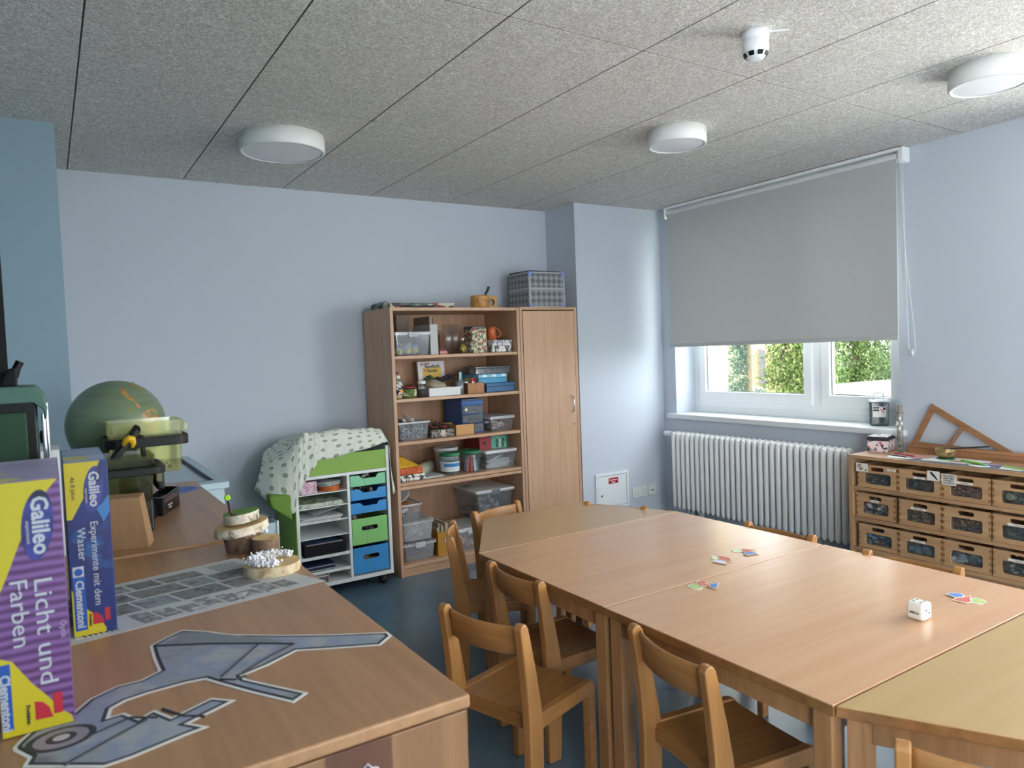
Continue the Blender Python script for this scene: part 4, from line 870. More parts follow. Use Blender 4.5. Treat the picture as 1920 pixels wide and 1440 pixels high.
cards = [('green', 'pale green oval', [(2.3465, 1.1015), (2.3691, 1.0961), (2.3677, 1.0781), (2.3601, 1.0654), (2.3447, 1.0561), (2.344, 1.069), (2.3379, 1.0585), (2.3196, 1.064), (2.3157, 1.0856)], 'beside the die'),
 ('red', 'red', [(2.2929, 1.1289), (2.3189, 1.1302), (2.3427, 1.1238), (2.3692, 1.1121), (2.3365, 1.0969), (2.3169, 1.0846), (2.2985, 1.0901), (2.2946, 1.1056)], 'beside the die'),
 ('blue', 'blue', [(2.3267, 1.1661), (2.3427, 1.1632), (2.3603, 1.1503), (2.3666, 1.1385), (2.3566, 1.1256), (2.3402, 1.1194), (2.3164, 1.1322), (2.3213, 1.1411)], 'beside the die'),
 ('green', 'green round', [(1.7753, 1.7246), (1.8034, 1.732), (1.813, 1.7275), (1.8117, 1.7083), (1.8091, 1.6904), (1.794, 1.6765), (1.7765, 1.6778), (1.767, 1.6888), (1.7698, 1.7093)], 'at the table joint nearest the chairs'),
 ('red', 'red rounded', [(1.8214, 1.7308), (1.8423, 1.7344), (1.8559, 1.7267), (1.8537, 1.7112), (1.8405, 1.6915), (1.811, 1.6562), (1.8218, 1.6801), (1.8066, 1.6859), (1.8066, 1.7058)], 'at the table joint nearest the chairs'),
 ('blue', 'blue square', [(1.8379, 1.6869), (1.8565, 1.6818), (1.8726, 1.6754), (1.8242, 1.6423), (1.8192, 1.656), (1.8282, 1.6749)], 'at the table joint nearest the chairs'),
 ('pale', 'pale green', [(2.0886, 1.906), (2.109, 1.9107), (2.1179, 1.8988), (2.107, 1.8819), (2.0794, 1.8624), (2.0738, 1.8841)], 'of the middle group on the far table'),
 ('red', 'pinkish red', [(2.1179, 1.8988), (2.1321, 1.8869), (2.1239, 1.8677), (2.133, 1.8515), (2.1033, 1.8132), (2.0888, 1.8254), (2.085, 1.8577), (2.1013, 1.8781)], 'of the middle group on the far table'),
 ('lilac', 'pale lilac', [(2.0558, 1.8655), (2.0777, 1.8513), (2.076, 1.8237), (2.06, 1.8005), (2.0489, 1.826), (2.0428, 1.8515)], 'of the middle group on the far table'),
 ('pale', 'whitish green oval', [(2.2158, 1.915), (2.2424, 1.9203), (2.264, 1.9065), (2.2574, 1.8889), (2.2326, 1.8732), (2.2115, 1.882), (2.2066, 1.8998)], 'of the group closest to the radiator'),
 ('red', 'red pointed', [(2.2614, 1.8994), (2.2703, 1.8825), (2.2849, 1.8562), (2.2542, 1.8503), (2.2275, 1.8594), (2.2298, 1.8756)], 'of the group closest to the radiator'),
 ('blue', 'blue pointed', [(2.2053, 1.847), (2.2331, 1.8592), (2.2542, 1.8503), (2.2538, 1.8149), (2.2301, 1.8261), (2.2054, 1.8294)], 'of the group closest to the radiator')]
cc_ = {'green': '#a9c896', 'red': '#cc7268', 'blue': '#5f8fd6', 'pale': '#dfe8cc', 'lilac': '#d6d6ee'}
for i, (c, nm, pts, wh) in enumerate(cards):
    if sum(pts[k][0]*pts[(k+1) % len(pts)][1]-pts[(k+1) % len(pts)][0]*pts[k][1] for k in range(len(pts))) < 0: pts = pts[::-1]
    mx_ = sum(p[0] for p in pts)/len(pts); my_ = sum(p[1] for p in pts)/len(pts)
    t = thing('puzzle_card', '%s cardboard cut-out %s' % (nm, wh), 'card', (mx_, my_, ZTB), 'cardboard cut-outs on the tables')
    zz = ZTB+.0003+.0012*(i % 3)
    part('card_base', MB().prism([(mx_+(x-mx_)*1.06, my_+(y-my_)*1.06) for x, y in pts], zz, zz+.0013, 'XY'), mat('card_edge', '#e6ddc2', .6), t)
    part('printed_area', MB().prism([(mx_+(x-mx_)*.9, my_+(y-my_)*.9) for x, y in pts], zz+.0012, zz+.0016, 'XY'), mat('card_'+c, cc_[c], .5), t)
    if c == 'green': part('printed_spot', MB().cyl((mx_, my_, zz+.0015), (mx_, my_, zz+.0019), .009, n=12), mat('card_yellow', '#cdd06a', .5), t)
    if nm == 'red rounded':
        for q in (.008, -.006): part('printed_spot', box(mx_+q-.003, mx_+q+.003, my_-q*.3-.007, my_-q*.3+.007, zz+.0015, zz+.0019), mat('card_cream', '#e8c9a4', .5), t)
# ---------------------------------------------------------------- near sideboards
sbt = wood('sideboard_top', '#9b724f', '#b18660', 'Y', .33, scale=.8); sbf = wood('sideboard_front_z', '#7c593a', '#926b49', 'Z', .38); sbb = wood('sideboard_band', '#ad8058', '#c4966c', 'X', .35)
ZS = .9
def sideboard(label, y0, y1, top):
    t = thing('sideboard', label, 'sideboard', (.2, (y0+y1)/2, 0))
    part('top_board', box(XL+.003, .545, y0-.004, y1, top-.022, top), sbt, t, .004, seg=3)
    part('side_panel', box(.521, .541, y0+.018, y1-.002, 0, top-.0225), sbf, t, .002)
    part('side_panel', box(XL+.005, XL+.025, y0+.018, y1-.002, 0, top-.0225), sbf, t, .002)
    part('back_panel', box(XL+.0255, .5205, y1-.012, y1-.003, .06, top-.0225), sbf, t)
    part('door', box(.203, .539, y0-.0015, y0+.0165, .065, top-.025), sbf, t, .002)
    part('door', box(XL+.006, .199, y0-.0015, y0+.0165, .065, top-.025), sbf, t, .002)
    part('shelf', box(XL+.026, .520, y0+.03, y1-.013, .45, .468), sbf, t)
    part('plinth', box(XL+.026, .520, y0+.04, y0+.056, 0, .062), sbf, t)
    return t
s1 = sideboard('nearest beech sideboard with the paper cut-out and game boxes on top', 1.015, 2.322, ZS)
s2 = sideboard('second beech sideboard behind, carrying the globe and black sorting device', 2.330, 3.60, .9065)
sl = thing('plastic_sleeve', 'clear plastic sleeve stuck to the front of the near sideboard', 'sleeve', (.42, 1.012, .75))
part('sleeve', box(.306, .408, 1.0112, 1.0126, .72, .877), clear('sleeve_clear', '#ebe2de', .05, '#9f8f92', gloss=.02), sl)
part('drawn_curl', MB().tube([(.358, 1.0108, .825), (.360, 1.0108, .840), (.368, 1.0108, .846), (.374, 1.0108, .838), (.384, 1.0108, .835), (.386, 1.0108, .824)], .0012, 6), mat('curl_white', '#cfc9cf', .5), sl)

# paper cut-out figure
F = [(-.072, 1.268), (-.066, 1.284), (-.052, 1.309), (-.020, 1.323), (.002, 1.335), (.028, 1.377), (.071, 1.404), (.108, 1.404), (.138, 1.425), (.137, 1.497), (.139, 1.564), (.172, 1.593), (.205, 1.616), (.246, 1.576), (.283, 1.525),
     (.368, 1.454), (.448, 1.395), (.541, 1.337), (.540, 1.315), (.504, 1.285), (.425, 1.326), (.366, 1.359), (.305, 1.327), (.259, 1.311), (.260, 1.293), (.294, 1.237), (.332, 1.176), (.302, 1.155), (.254, 1.235), (.215, 1.307), (.200, 1.337),
     (.170, 1.342), (.112, 1.339), (.079, 1.332), (.059, 1.317), (.053, 1.286), (.073, 1.288), (.091, 1.252), (.114, 1.269), (.134, 1.225), (.197, 1.255), (.228, 1.223), (.181, 1.201), (.153, 1.188), (.176, 1.158), (.142, 1.152), (.072, 1.133), (.035, 1.129), (-.059, 1.198), (-.053, 1.221), (-.071, 1.258)]
F = F[::-1]
fig = thing('paper_figure', 'grey and blue painted paper cut-out of a crane-like machine with round wheel', 'paper cut-out', (.2, 1.35, ZS))
def figlayer(name, w, z0, z1, m):
    bm = bmesh.new(); f = bm.faces.new([bm.verts.new((x, y, z0)) for x, y in F]); f.normal_update()
    if f.normal.z < 0: f.normal_flip()
    if w:
        bmesh.ops.inset_region(bm, faces=[f], thickness=w, use_even_offset=True, use_boundary=True)
        inner = min(bm.faces, key=lambda q: -len(q.verts)); bmesh.ops.delete(bm, geom=[q for q in bm.faces if q is not inner], context='FACES')
    r = bmesh.ops.extrude_face_region(bm, geom=bm.faces[:]); bmesh.ops.translate(bm, verts=[e for e in r['geom'] if isinstance(e, bmesh.types.BMVert)], vec=(0, 0, z1-z0))
    bmesh.ops.recalc_face_normals(bm, faces=bm.faces[:]); bmesh.ops.triangulate(bm, faces=bm.faces[:])
    mb = MB(); bm.verts.index_update(); mb.add([v.co.copy() for v in bm.verts], [[v.index for v in q.verts] for q in bm.faces]); bm.free()
    return part(name, mb, m, fig)
crayon = mat('crayon_black', '#33353a', .6)
figlayer('paper_outline', 0, ZS+.0003, ZS+.0011, mat('paper_cream', '#dcdbd4', .6))
figlayer('painted_outline', .0055, ZS+.0011, ZS+.0014, crayon)
figlayer('painted_surface', .0115, ZS+.0014, ZS+.0017, tonal('crayon_wash', ['#6c7076', '#90959a', '#8790a4', '#a2a5a6', '#73787d'], 9, const=False, rough=.5))
def stroke(pts, r=.0028): part('painted_line', MB().tube([(x, y, ZS+.0013) for x, y in pts], r, 6), crayon, fig)
stroke([(.150, 1.553), (.235, 1.500), (.32, 1.436), (.372, 1.392)]); stroke([(.372, 1.392), (.315, 1.36), (.262, 1.322)]); stroke([(.315, 1.436), (.262, 1.37), (.226, 1.327)])
stroke([(.222, 1.318), (.242, 1.30), (.262, 1.305)]); stroke([(.02, 1.235), (.08, 1.262), (.115, 1.235)], .0024); stroke([(.125, 1.262), (.15, 1.215), (.176, 1.195)], .0024)
stroke([(-.01, 1.166), (.05, 1.206), (.10, 1.238)], .003)
part('painted_panel', MB().prism([(.150, 1.545), (.20, 1.585), (.235, 1.575), (.34, 1.452), (.36, 1.41), (.31, 1.44), (.23, 1.495)], ZS+.0017, ZS+.0018, 'XY'), mat('wash_dark', '#7b8288', .5), fig)
for r, z, m_ in ((.046, .0026, crayon), (.036, .0030, mat('wash_taupe', '#8d8790', .5)), (.020, .0034, crayon), (.011, .0038, mat('wash_light', '#b9b6b6', .5))):
    part('painted_wheel', MB().prism(circ(-.012, 1.255, r, r*.82, 24, .5), ZS+.0012, ZS+z-.0006, 'XY'), m_, fig)

# newspaper comic sheet
npz = ZS+.0004; o_ = Vector((.021-.155, 1.669-.0225)); uu = Vector((.524, .076)).normalized(); vv_ = Vector((-.134, .362)).normalized(); UL, VL = .69, .39
def NP(u, v): p = o_+uu*(u*UL)+vv_*(v*VL); return (p.x, p.y)
ns = thing('newspaper_sheet', 'black and white picture page of newspaper lying under the wood slices', 'newspaper', (.2, 1.87, ZS))
pts = [NP(a, b_) for a, b_ in ((0.03, 0), (1, 0), (1, 1), (.03, 1))]; pts = [(max(x, XL+.005), y) for x, y in pts]
part('paper_sheet', MB().prism(pts, npz, npz+.0006, 'XY'), mat('newsprint', '#c3c3c1', .6), ns)
rnd = random.Random(5)
gm = [tonal('photo_grey%d' % i, c, 34, const=False, rough=.55) for i, c in enumerate((['#4a4c4c', '#7d8282', '#5d6162'], ['#5c5850', '#8a8a86', '#6a6862'], ['#6e7576', '#959b9c', '#4f5455'], ['#b9b9b7', '#6c6f70', '#dcdcda']))]
def pic(u0, u1, v0, v1, m_, sk=0): part('printed_picture', MB().prism([NP(u0, v0), NP(u1, v0), NP(u1+sk, v1), NP(u0+sk, v1)], npz+.0005, npz+.0009, 'XY'), m_, ns)
for row, (v0, v1) in enumerate(((.30, .50), (.53, .71), (.74, .90))):
    u = .24+.02*row; k = 0
    while u < (.80, .84, .74)[row]:
        w = (.10, .15, .12, .17)[(k+row) % 4]; pic(u, u+w-.012, v0, v1, gm[(k+row*2) % 3]); u += w; k += 1
u = .42
for k in range(8): pic(u, u+.055, .05+.02*(k % 2), .26-.03*(k % 3), gm[3]); u += .065
pic(.24, .33, .06, .24, mat('print_pale', '#dcdcda', .6))
for k in range(9): part('printed_line', MB().prism([NP(.86+.012*k, .60), NP(.863+.012*k, .60), NP(.863+.012*k, .93), NP(.86+.012*k, .93)], npz+.0005, npz+.0009, 'XY'), mat('print_dark'), ns)
for k in range(7): part('printed_letter', MB().prism([NP(.26+.014*k, .06), NP(.266+.014*k, .06), NP(.266+.014*k, .10), NP(.26+.014*k, .10)], npz+.0009, npz+.0011, 'XY'), mat('print_dark'), ns)

# wood slices, cotton
cutw = tonal('cut_wood', ['#c9a86f', '#dcc08a', '#bd975f'], 40, const=False, rough=.7); bark = tonal('birch_bark', ['#8d7a62', '#cbbda4', '#e0d6c2', '#5f5040'], 26, const=False, rough=.8); darkbark = tonal('dark_bark', ['#6b5442', '#8a705a', '#4c3b2f'], 30, const=False, rough=.85)
def slice_(name, label, c, rx, ry, h, mb_, tilt=(0, 0), group=None, seed=0, taper=1.0, a0=0, mt=None, n=30):
    rnd = random.Random(seed); c = Vector(c); t = thing(name, label, 'wood slice', c, group)
    w = [1+rnd.uniform(-.03, .03) for _ in range(n)]; w = [(w[i-1]+w[i]*2+w[(i+1) % n])/4 for i in range(n)]
    def ring(f, z, k=1):
        out = []
        for i in range(n):
            a = 2*pi*i/n; x, y = rx*f*w[i]*cos(a)*k, ry*f*w[i]*sin(a)*k
            X, Y = x*cos(a0)-y*sin(a0), x*sin(a0)+y*cos(a0); out.append(c+Vector((X, Y, z+X*tilt[0]+Y*tilt[1])))
        return out
    lo = abs(tilt[0])*rx+abs(tilt[1])*ry
    r0, r1, r2__, r3 = ring(taper*.99, lo), ring(taper, lo+.003), ring(1, lo+h-.002), ring(.985, lo+h)
    b_ = MB(); b_.smooth = True
    fs = [(k*n+i, k*n+(i+1) % n, (k+1)*n+(i+1) % n, (k+1)*n+i) for k in range(3) for i in range(n)]
    b_.add(r0+r1+r2__+r3, fs); b_.smooth = False; b_.add(r0, [list(range(n))[::-1]])
    part('bark', b_, mb_, t)
    part('cut_face', MB().add(ring(.985, lo+h), [list(range(n))]).add(ring(.93, lo+h+.0003), [list(range(n))]), mt or cutw, t)
    return t, ring, lo
t, ring, lo = slice_('wood_slice', 'flat light wood slice with white cotton wool on the newspaper', (.466, 1.915, ZS+.0015), .071, .066, .024, tonal('pale_bark', ['#b59f7c', '#d9c8a4', '#a58a68'], 30, const=False, rough=.8), seed=2)
rnd = random.Random(3)
cw_ = MB(); path = []
for k in range(22):
    a = radians(25+k*11.5); path.append(Vector((.466+.050*cos(a)*(1 if k < 15 else .9), 1.915+.045*sin(a), ZS+.0015+.0245+.008)))
cw_.smooth = True
for k in range(900):
    p = path[min(21, int(rnd.random()**.9*22))]+Vector((rnd.gauss(0, .0065), rnd.gauss(0, .0065), rnd.gauss(0, .0045))); r_ = rnd.uniform(.0015, .0045)
    cw_.lathe([(0, -r_), (r_*.7, -r_*.7), (r_, 0), (r_*.7, r_*.7), (0, r_)], (p.x, p.y, max(p.z, ZS+.026+r_)), 5)
solo('cotton_wool', cw_, mat('cotton', '#f4f3f5', .95, bump=.6, bscale=300), 'white cotton wool arranged in an arc on the flat wood slice', 'cotton wool', kind='stuff')
slice_('wood_log', 'small upright branch piece behind the cotton-covered slice', (.500, 2.115, ZS+.001), .039, .036, .044, darkbark, seed=4, taper=.93)
cw_ = MB(); cw_.smooth = True
for k in range(40):
    p = Vector((.497+rnd.gauss(0, .010), 2.158+rnd.gauss(0, .005), ZS+.05+abs(rnd.gauss(0, .006)))); r_ = rnd.uniform(.003, .006); cw_.lathe([(0, -r_), (r_, 0), (0, r_)], p, 6)
solo('cotton_ball', cw_, mat('cotton'), 'white cotton ball between the branch piece and the stacked birch slices', 'cotton wool', kind='stuff')
slice_('wood_slice', 'dark barked base slice, lowest of the birch stack', (.452, 2.195, ZS+.001), .054, .05, .052, darkbark, seed=6, taper=.85)
slice_('wood_slice', 'wide rough birch slice in the middle of the stack', (.452, 2.195, .946), .078, .066, .024, bark, tilt=(.10, 0), seed=8, taper=1.02, a0=.4)
slice_('wood_slice', 'birch slice with green painted top, uppermost of the stack', (.452, 2.19, .982), .050, .046, .026, bark, tilt=(.10, 0), seed=9, mt=mat('felt_green2', '#6d9a4a', .9))
solo('pipe_cleaner', MB().tube([(.432, 2.165, 1.013), (.421, 2.162, 1.013), (.416, 2.16, 1.022), (.412, 2.158, 1.055)], .0034, 10), mat('pipe_maroon', '#4a2430', .95), 'dark red pipe cleaner stuck upright in the birch stack', 'pipe cleaner')
mb = MB(); mb.smooth = True
for k in range(40):
    a, b_ = rnd.uniform(0, 2*pi), rnd.uniform(-1, 1); q = (1-b_*b_)**.5; r_ = .0033; p = Vector((.410+.0062*q*cos(a), 2.158+.0062*q*sin(a), 1.064+.0062*b_)); mb.lathe([(0, -r_), (r_, 0), (0, r_)], p, 6)
solo('pompom', mb, mat('pompom_lime', '#b4ef34', .95), 'lime green pompom on top of the dark red pipe cleaner', 'pompom')

# ---------------------------------------------------------------- game boxes
yel = mat('box_yellow', '#bdae1c', .4); navy = mat('box_navy', '#1b2c72', .4); logo = tonal('logo_navy', ['#1c1d4a', '#3a3f8c', '#15163a'], 22, const=False, rough=.35)
silver = mat('print_silver', '#b4b7be', .4); cblue = mat('label_blue', '#1f4f9e', .4); red = mat('print_red', '#b01f33', .45); ink = mat('ink_black', '#1d1d1d', .5)
def down(s, size, m, par, x, z, y, **k): return text(s, size, m, par, (x, y, z), (0, 0, -1), (1, 0, 0), **k)
def flat(name, pts, y, m, par, d=.0004): return part(name, MB().prism(pts, y-d, y+.0001, 'XZ'), m, par)
def ellp(cx_, cz, rx, rz, tilt): return [(cx_+rx*cos(a)*cos(tilt)-rz*sin(a)*sin(tilt), cz+rx*cos(a)*sin(tilt)+rz*sin(a)*cos(tilt)) for a in [2*pi*i/32 for i in range(32)]]
Y0 = 1.706; gb = thing('game_box', 'blue and yellow science game box standing upright, water experiments printed', 'game box', (.055, 1.85, ZS+.0015))
x0, x1, z0, z1 = .0165, .0945, ZS+.0015, 1.258
part('carton', box(x0, x1, Y0, 1.985, z0, z1), tonal('box_blue_side', ['#16245c', '#1f3a80', '#234f94'], 7, const=False, rough=.4), gb, .0012)
flat('front_print', [(x0+.001, z0+.001), (x1-.001, z0+.001), (x1-.001, z1-.001), (x0+.001, z1-.001)], Y0-.0002, tonal('water_print', ['#16255f', '#192c6b', '#16255f', '#2560a0'], 13, const=False, rough=.4), gb)
flat('printed_area', [(x0+.001, z1-.001), (x0+.064, z1-.001), (x0+.040, z1-.06), (x0+.010, 1.142), (x0+.001, 1.142)], Y0-.0006, yel, gb)
flat('printed_area', [(x0+.001, z0+.001), (.0745, z0+.001), (.0745, z0+.010), (.060, .938), (.043, .955), (.030, .975), (x0+.001, 1.0)], Y0-.0006, yel, gb)
flat('printed_splash', [(.066, 1.168), (.078, 1.165), (.0935, 1.185), (.0935, 1.150), (.082, 1.130), (.075, 1.148)], Y0-.0005, mat('splash_blue', '#3572ad', .4), gb)
lg_ = flat('logo_oval', ellp(.0668, 1.2, .0175, .047, -.12), Y0-.0008, logo, gb)
down('Galileo', .0255, silver, gb, .0675, 1.200, Y0-.0015, bold=.0007); down('experiment', .0065, silver, gb, .054, 1.188, Y0-.0015)
down('Ab 8 Jahre', .011, ink, gb, .031, 1.205, Y0-.0013)
down('Experimente mit dem', .0195, silver, gb, .0635, 1.047, Y0-.0013, sx=1.02); down('Wasser', .0215, silver, gb, .040, 1.090, Y0-.0013)
flat('label_rect', [(.0205, .914), (.0420, .914), (.0420, 1.046), (.0205, 1.046)], Y0-.0009, cblue, gb)
flat('logo_square', [(.0215, 1.024), (.0410, 1.024), (.0410, 1.045), (.0215, 1.045)], Y0-.0012, silver, gb); flat('logo_moon', ellp(.0315, 1.034, .0075, .0075, 0), Y0-.0015, cblue, gb)
down('Clementoni', .0205, silver, gb, .0313, .968, Y0-.0014, bold=.0006)
flat('printed_area', [(.052, .922), (.064, .922), (.0725, .921), (.068, .936), (.060, .945), (.052, .947)], Y0-.0010, red, gb); flat('printed_area', [(.0735, .926), (.083, .926), (.083, .952), (.0735, .952)], Y0-.0010, red, gb)
down('Produkten', .0060, ink, gb, .0475, .932, Y0-.0013, bold=.0003)
part('top_print', box(x0+.002, x1-.002, Y0+.002, 1.98, z1-.0002, z1+.0003), tonal('box_top_print', ['#8f9fc0', '#aab6cf', '#c9c06a', '#8496bd'], 18, 'voronoi', rough=.4), gb)

Y0 = 1.303; gp = thing('game_box', 'purple and yellow science game box about light and colours, closest to the camera', 'game box', (-.038, 1.45, ZS))
x0, x1, z0, z1 = -.086, .0075, ZS+.0019, 1.283
part('carton', box(x0, x1, Y0, 1.60, z0, z1), mat('box_purple', '#75508a', .4), gp, .0012)
m, nt, b = newmat('purple_waves'); tc = nd(nt, 'ShaderNodeTexCoord'); wv = nd(nt, 'ShaderNodeTexWave', bands_direction='Z'); wv.inputs['Scale'].default_value = 23; wv.inputs['Distortion'].default_value = 1.6; wv.inputs['Detail Scale'].default_value = .8
nt.links.new(tc.outputs['Object'], wv.inputs['Vector']); r = nd(nt, 'ShaderNodeValToRGB'); r.color_ramp.elements[0].color = C('#4f2a5c'); r.color_ramp.elements[1].color = C('#7c578e')
nt.links.new(wv.outputs[0], r.inputs[0]); nt.links.new(r.outputs[0], b.inputs['Base Color']); b.inputs['Roughness'].default_value = .4
flat('front_print', [(x0+.001, z0+.001), (x1-.001, z0+.001), (x1-.001, z1-.001), (x0+.001, z1-.001)], Y0-.0002, m, gp)
flat('printed_area', [(x0+.001, z1-.001), (.004, z1-.001), (-.012, 1.262), (-.045, 1.20), (-.066, 1.145), (x0+.001, 1.10)], Y0-.0006, yel, gp)
flat('printed_area', [(x0+.001, z0+.001), (x1-.002, z0+.001), (.003, .914), (-.006, .922), (-.026, .951), (-.045, .977), (-.068, 1.016), (x0+.001, 1.024)], Y0-.0006, yel, gp)
flat('logo_oval', ellp(-.0245, 1.215, .0205, .053, -.10), Y0-.0008, logo, gp)
down('Galileo', .031, silver, gp, -.0215, 1.214, Y0-.0015, bold=.0008); down('experiment', .0075, silver, gp, -.037, 1.205, Y0-.0015)
down('Licht und', .034, silver, gp, -.0235, 1.052, Y0-.0013, sx=1.30); down('Farben', .032, silver, gp, -.0545, 1.085, Y0-.0013, sx=1.18); down('Optik', .012, mat('print_mauve', '#a58ab0', .4), gp, -.0005, 1.050, Y0-.0013)
flat('label_rect', [(x0+.002, .913), (-.0705, .913), (-.0705, 1.013), (x0+.002, 1.013)], Y0-.0009, cblue, gp); down('Clementoni', .018, silver, gp, -.0785, .955, Y0-.0014, bold=.0005)
flat('printed_area', [(-.043, .919), (-.030, .919), (-.0205, .918), (-.025, .935), (-.033, .945), (-.043, .948)], Y0-.0010, red, gp); flat('printed_area', [(-.0195, .922), (-.0075, .922), (-.0075, .954), (-.0195, .954)], Y0-.0010, red, gp)
down('Produkten', .0070, ink, gp, -.0515, .930, Y0-.0013, bold=.0003)
part('top_print', box(x0+.002, x1-.002, Y0+.002, 1.595, z1-.0002, z1+.0003), tonal('box_top_print2', ['#a398b4', '#b7aec4', '#c9c06a', '#9a90b0'], 16, 'voronoi', rough=.4), gp)

# cardboard box, globe, sorting device
ZS2 = .9065
cbx = wood('cardboard', '#957250', '#a17c58', 'Z', .8)
t = solo('cardboard_box', MB().hexa([(.075, 2.425, ZS2), (.228, 2.385, ZS2), (.250, 2.47, ZS2), (.095, 2.51, ZS2)], [(.075, 2.455, 1.055), (.213, 2.42, 1.055), (.232, 2.50, 1.055), (.092, 2.535, 1.055)]), cbx,
         'plain brown cardboard box between blue game box and black device', 'box', bev=.002)
gc = Vector((.2165, 3.18, 1.219)); GR = .173
gl = thing('globe', 'old green globe with orange continents behind the black device', 'globe', (gc.x, gc.y, ZS2))
m, nt, b = newmat('globe_map'); tc = nd(nt, 'ShaderNodeTexCoord'); mp = nd(nt, 'ShaderNodeMapping'); mp.inputs['Location'].default_value = (1.3, .4, 2.2); nt.links.new(tc.outputs['Object'], mp.inputs[0])
no = nd(nt, 'ShaderNodeTexNoise'); no.inputs['Scale'].default_value = 7.5; no.inputs['Detail'].default_value = 5; nt.links.new(mp.outputs[0], no.inputs['Vector'])
r = nd(nt, 'ShaderNodeValToRGB'); cr = r.color_ramp; cr.elements[0].position = 0; cr.elements[0].color = C('#627a5e'); cr.elements[1].position = .70; cr.elements[1].color = C('#6e8264')
for p, c in ((.72, '#77824e'), (.76, '#7d8448'), (.80, '#6f7d4c')):
    e = cr.elements.new(p); e.color = C(c)
n2 = nd(nt, 'ShaderNodeTexNoise'); n2.inputs['Scale'].default_value = 60; mp2 = nd(nt, 'ShaderNodeMapping'); mp2.inputs['Scale'].default_value = (.15, .15, 1); nt.links.new(tc.outputs['Object'], mp2.inputs[0]); nt.links.new(mp2.outputs[0], n2.inputs['Vector'])
mx = nd(nt, 'ShaderNodeMix', data_type='RGBA', blend_type='MULTIPLY'); mx.inputs[0].default_value = .5; nt.links.new(no.outputs[0], r.inputs[0]); nt.links.new(r.outputs[0], mx.inputs[6]); nt.links.new(n2.outputs[0], mx.inputs[7])
ga = nd(nt, 'ShaderNodeGamma'); ga.inputs[1].default_value = .85; nt.links.new(mx.outputs[2], ga.inputs[0]); nt.links.new(ga.outputs[0], b.inputs['Base Color']); b.inputs['Roughness'].default_value = .3
prof = [(GR*sin(pi*i/40), -GR*cos(pi*i/40)) for i in range(41)]
mb = MB().lathe(prof, (0, 0, 0), 64); R_ = Matrix.Rotation(radians(24), 3, 'Y') @ Matrix.Rotation(radians(-12), 3, 'X')
mb.v = [tuple(gc+R_ @ Vector(v)) for v in mb.v]; part('sphere', mb, m, gl)
ax = R_ @ Vector((0, 0, 1)); part('axis_pin', MB().cyl(gc+ax*(GR-.002), gc+ax*(GR+.010), .005).cyl(gc-ax*(GR-.002), gc-ax*(GR+.014), .006), mat('pin_cream', '#cfc7a8', .5), gl)
vd = (Vector((0, 0, 1.45))-gc).normalized(); vr = Vector((0, 0, 1)).cross(vd).normalized(); vu = vd.cross(vr)
land = tonal('land_orange', ['#a9713e', '#b98850', '#8f7a48', '#a5653a'], 30, const=False, rough=.35); olive = tonal('land_olive', ['#7d8448', '#8f8a50', '#6d7a48'], 30, const=False, rough=.35)
def on_globe(pts, m_):
    """outline in fractions of the radius, as seen from the room's door side, laid onto the sphere"""
    P_ = []
    for a_, c_ in pts: P_.append(vr*a_+vu*c_+vd*math.sqrt(max(.02, 1-a_*a_-c_*c_)))
    c0 = sum(P_, Vector()).normalized(); n_ = len(P_)
    ring = lambda k: [gc+(c0.lerp(p, k)).normalized()*(GR+.0008) for p in P_]
    part('map_land', MB().add([gc+c0*(GR+.0008)]+ring(.5)+ring(1), [(0, 1+i, 1+(i+1) % n_) for i in range(n_)]+[(1+i, 1+n_+i, 1+n_+(i+1) % n_, 1+(i+1) % n_) for i in range(n_)]), m_, gl)
on_globe([(.10, .78), (.18, .80), (.24, .68), (.32, .58), (.38, .50), (.34, .48), (.24, .54), (.18, .62), (.12, .68)], land)
on_globe([(.20, .97), (.42, .90), (.62, .74), (.55, .70), (.40, .80), (.22, .90)], olive)
on_globe([(.36, .48), (.44, .42), (.48, .34), (.42, .34)], land)
on_globe([(.50, .22), (.62, .30), (.78, .24), (.84, .06), (.80, -.18), (.70, -.36), (.60, -.46), (.56, -.20), (.48, .04)], land)
on_globe([(.62, .30), (.72, .34), (.84, .24), (.78, .20)], olive)
part('stand', MB().lathe([(0, ZS2), (.085, ZS2), (.088, ZS2+.008), (.07, ZS2+.016), (.02, ZS2+.026), (.014, ZS2+.05), (.014, 1.030), (.05, 1.0460)], (gc.x-.04, gc.y, 0), 32), mat('arc_wood'), gl)

tub = clear('tub_yellow', '#f4f5df', .14, '#cfd2a4', gloss=.06); tub2 = clear('tub_smoke', '#d8dac4', .05, '#7a7d5e', gloss=.06)
dv = thing('sorting_device', 'black holder device with two clear yellowish tubs and yellow knob', 'device', (.28, 2.9, ZS2))
yy = 2.92
def tubmesh(x0, x1, y0, y1, z0, z1, tp, w=.0025):
    def rg(a, z): return [(x+a if x < (x0+x1)/2 else x-a, y+a if y < (y0+y1)/2 else y-a, z) for x, y in rrect(x0, x1, y0, y1, .018, 3)]
    A, B_, C_, D_ = rg(tp, z0), rg(0, z1), rg(w, z1), rg(tp+w, z0+w); n = len(A)
    mb = MB(); mb.add(A+B_+C_+D_, [(k*n+i, k*n+(i+1) % n, (k+1)*n+(i+1) % n, (k+1)*n+i) for k in range(3) for i in range(n)]+[list(range(n))[::-1], list(range(3*n, 4*n))]); return mb
part('clear_tub', tubmesh(.165, .400, 2.80, 3.00, 1.068, 1.250, .012), tub, dv)
part('tub_clip', MB().box(.405, .420, 2.835, 2.86, 1.205, 1.238), tub, dv, .004)
mb = MB().prism(rrect(.150, .415, 2.775, 3.015, .045, 6), 1.165, 1.198, 'XY', holes=[rrect(.161, .404, 2.787, 3.004, .03, 6)])
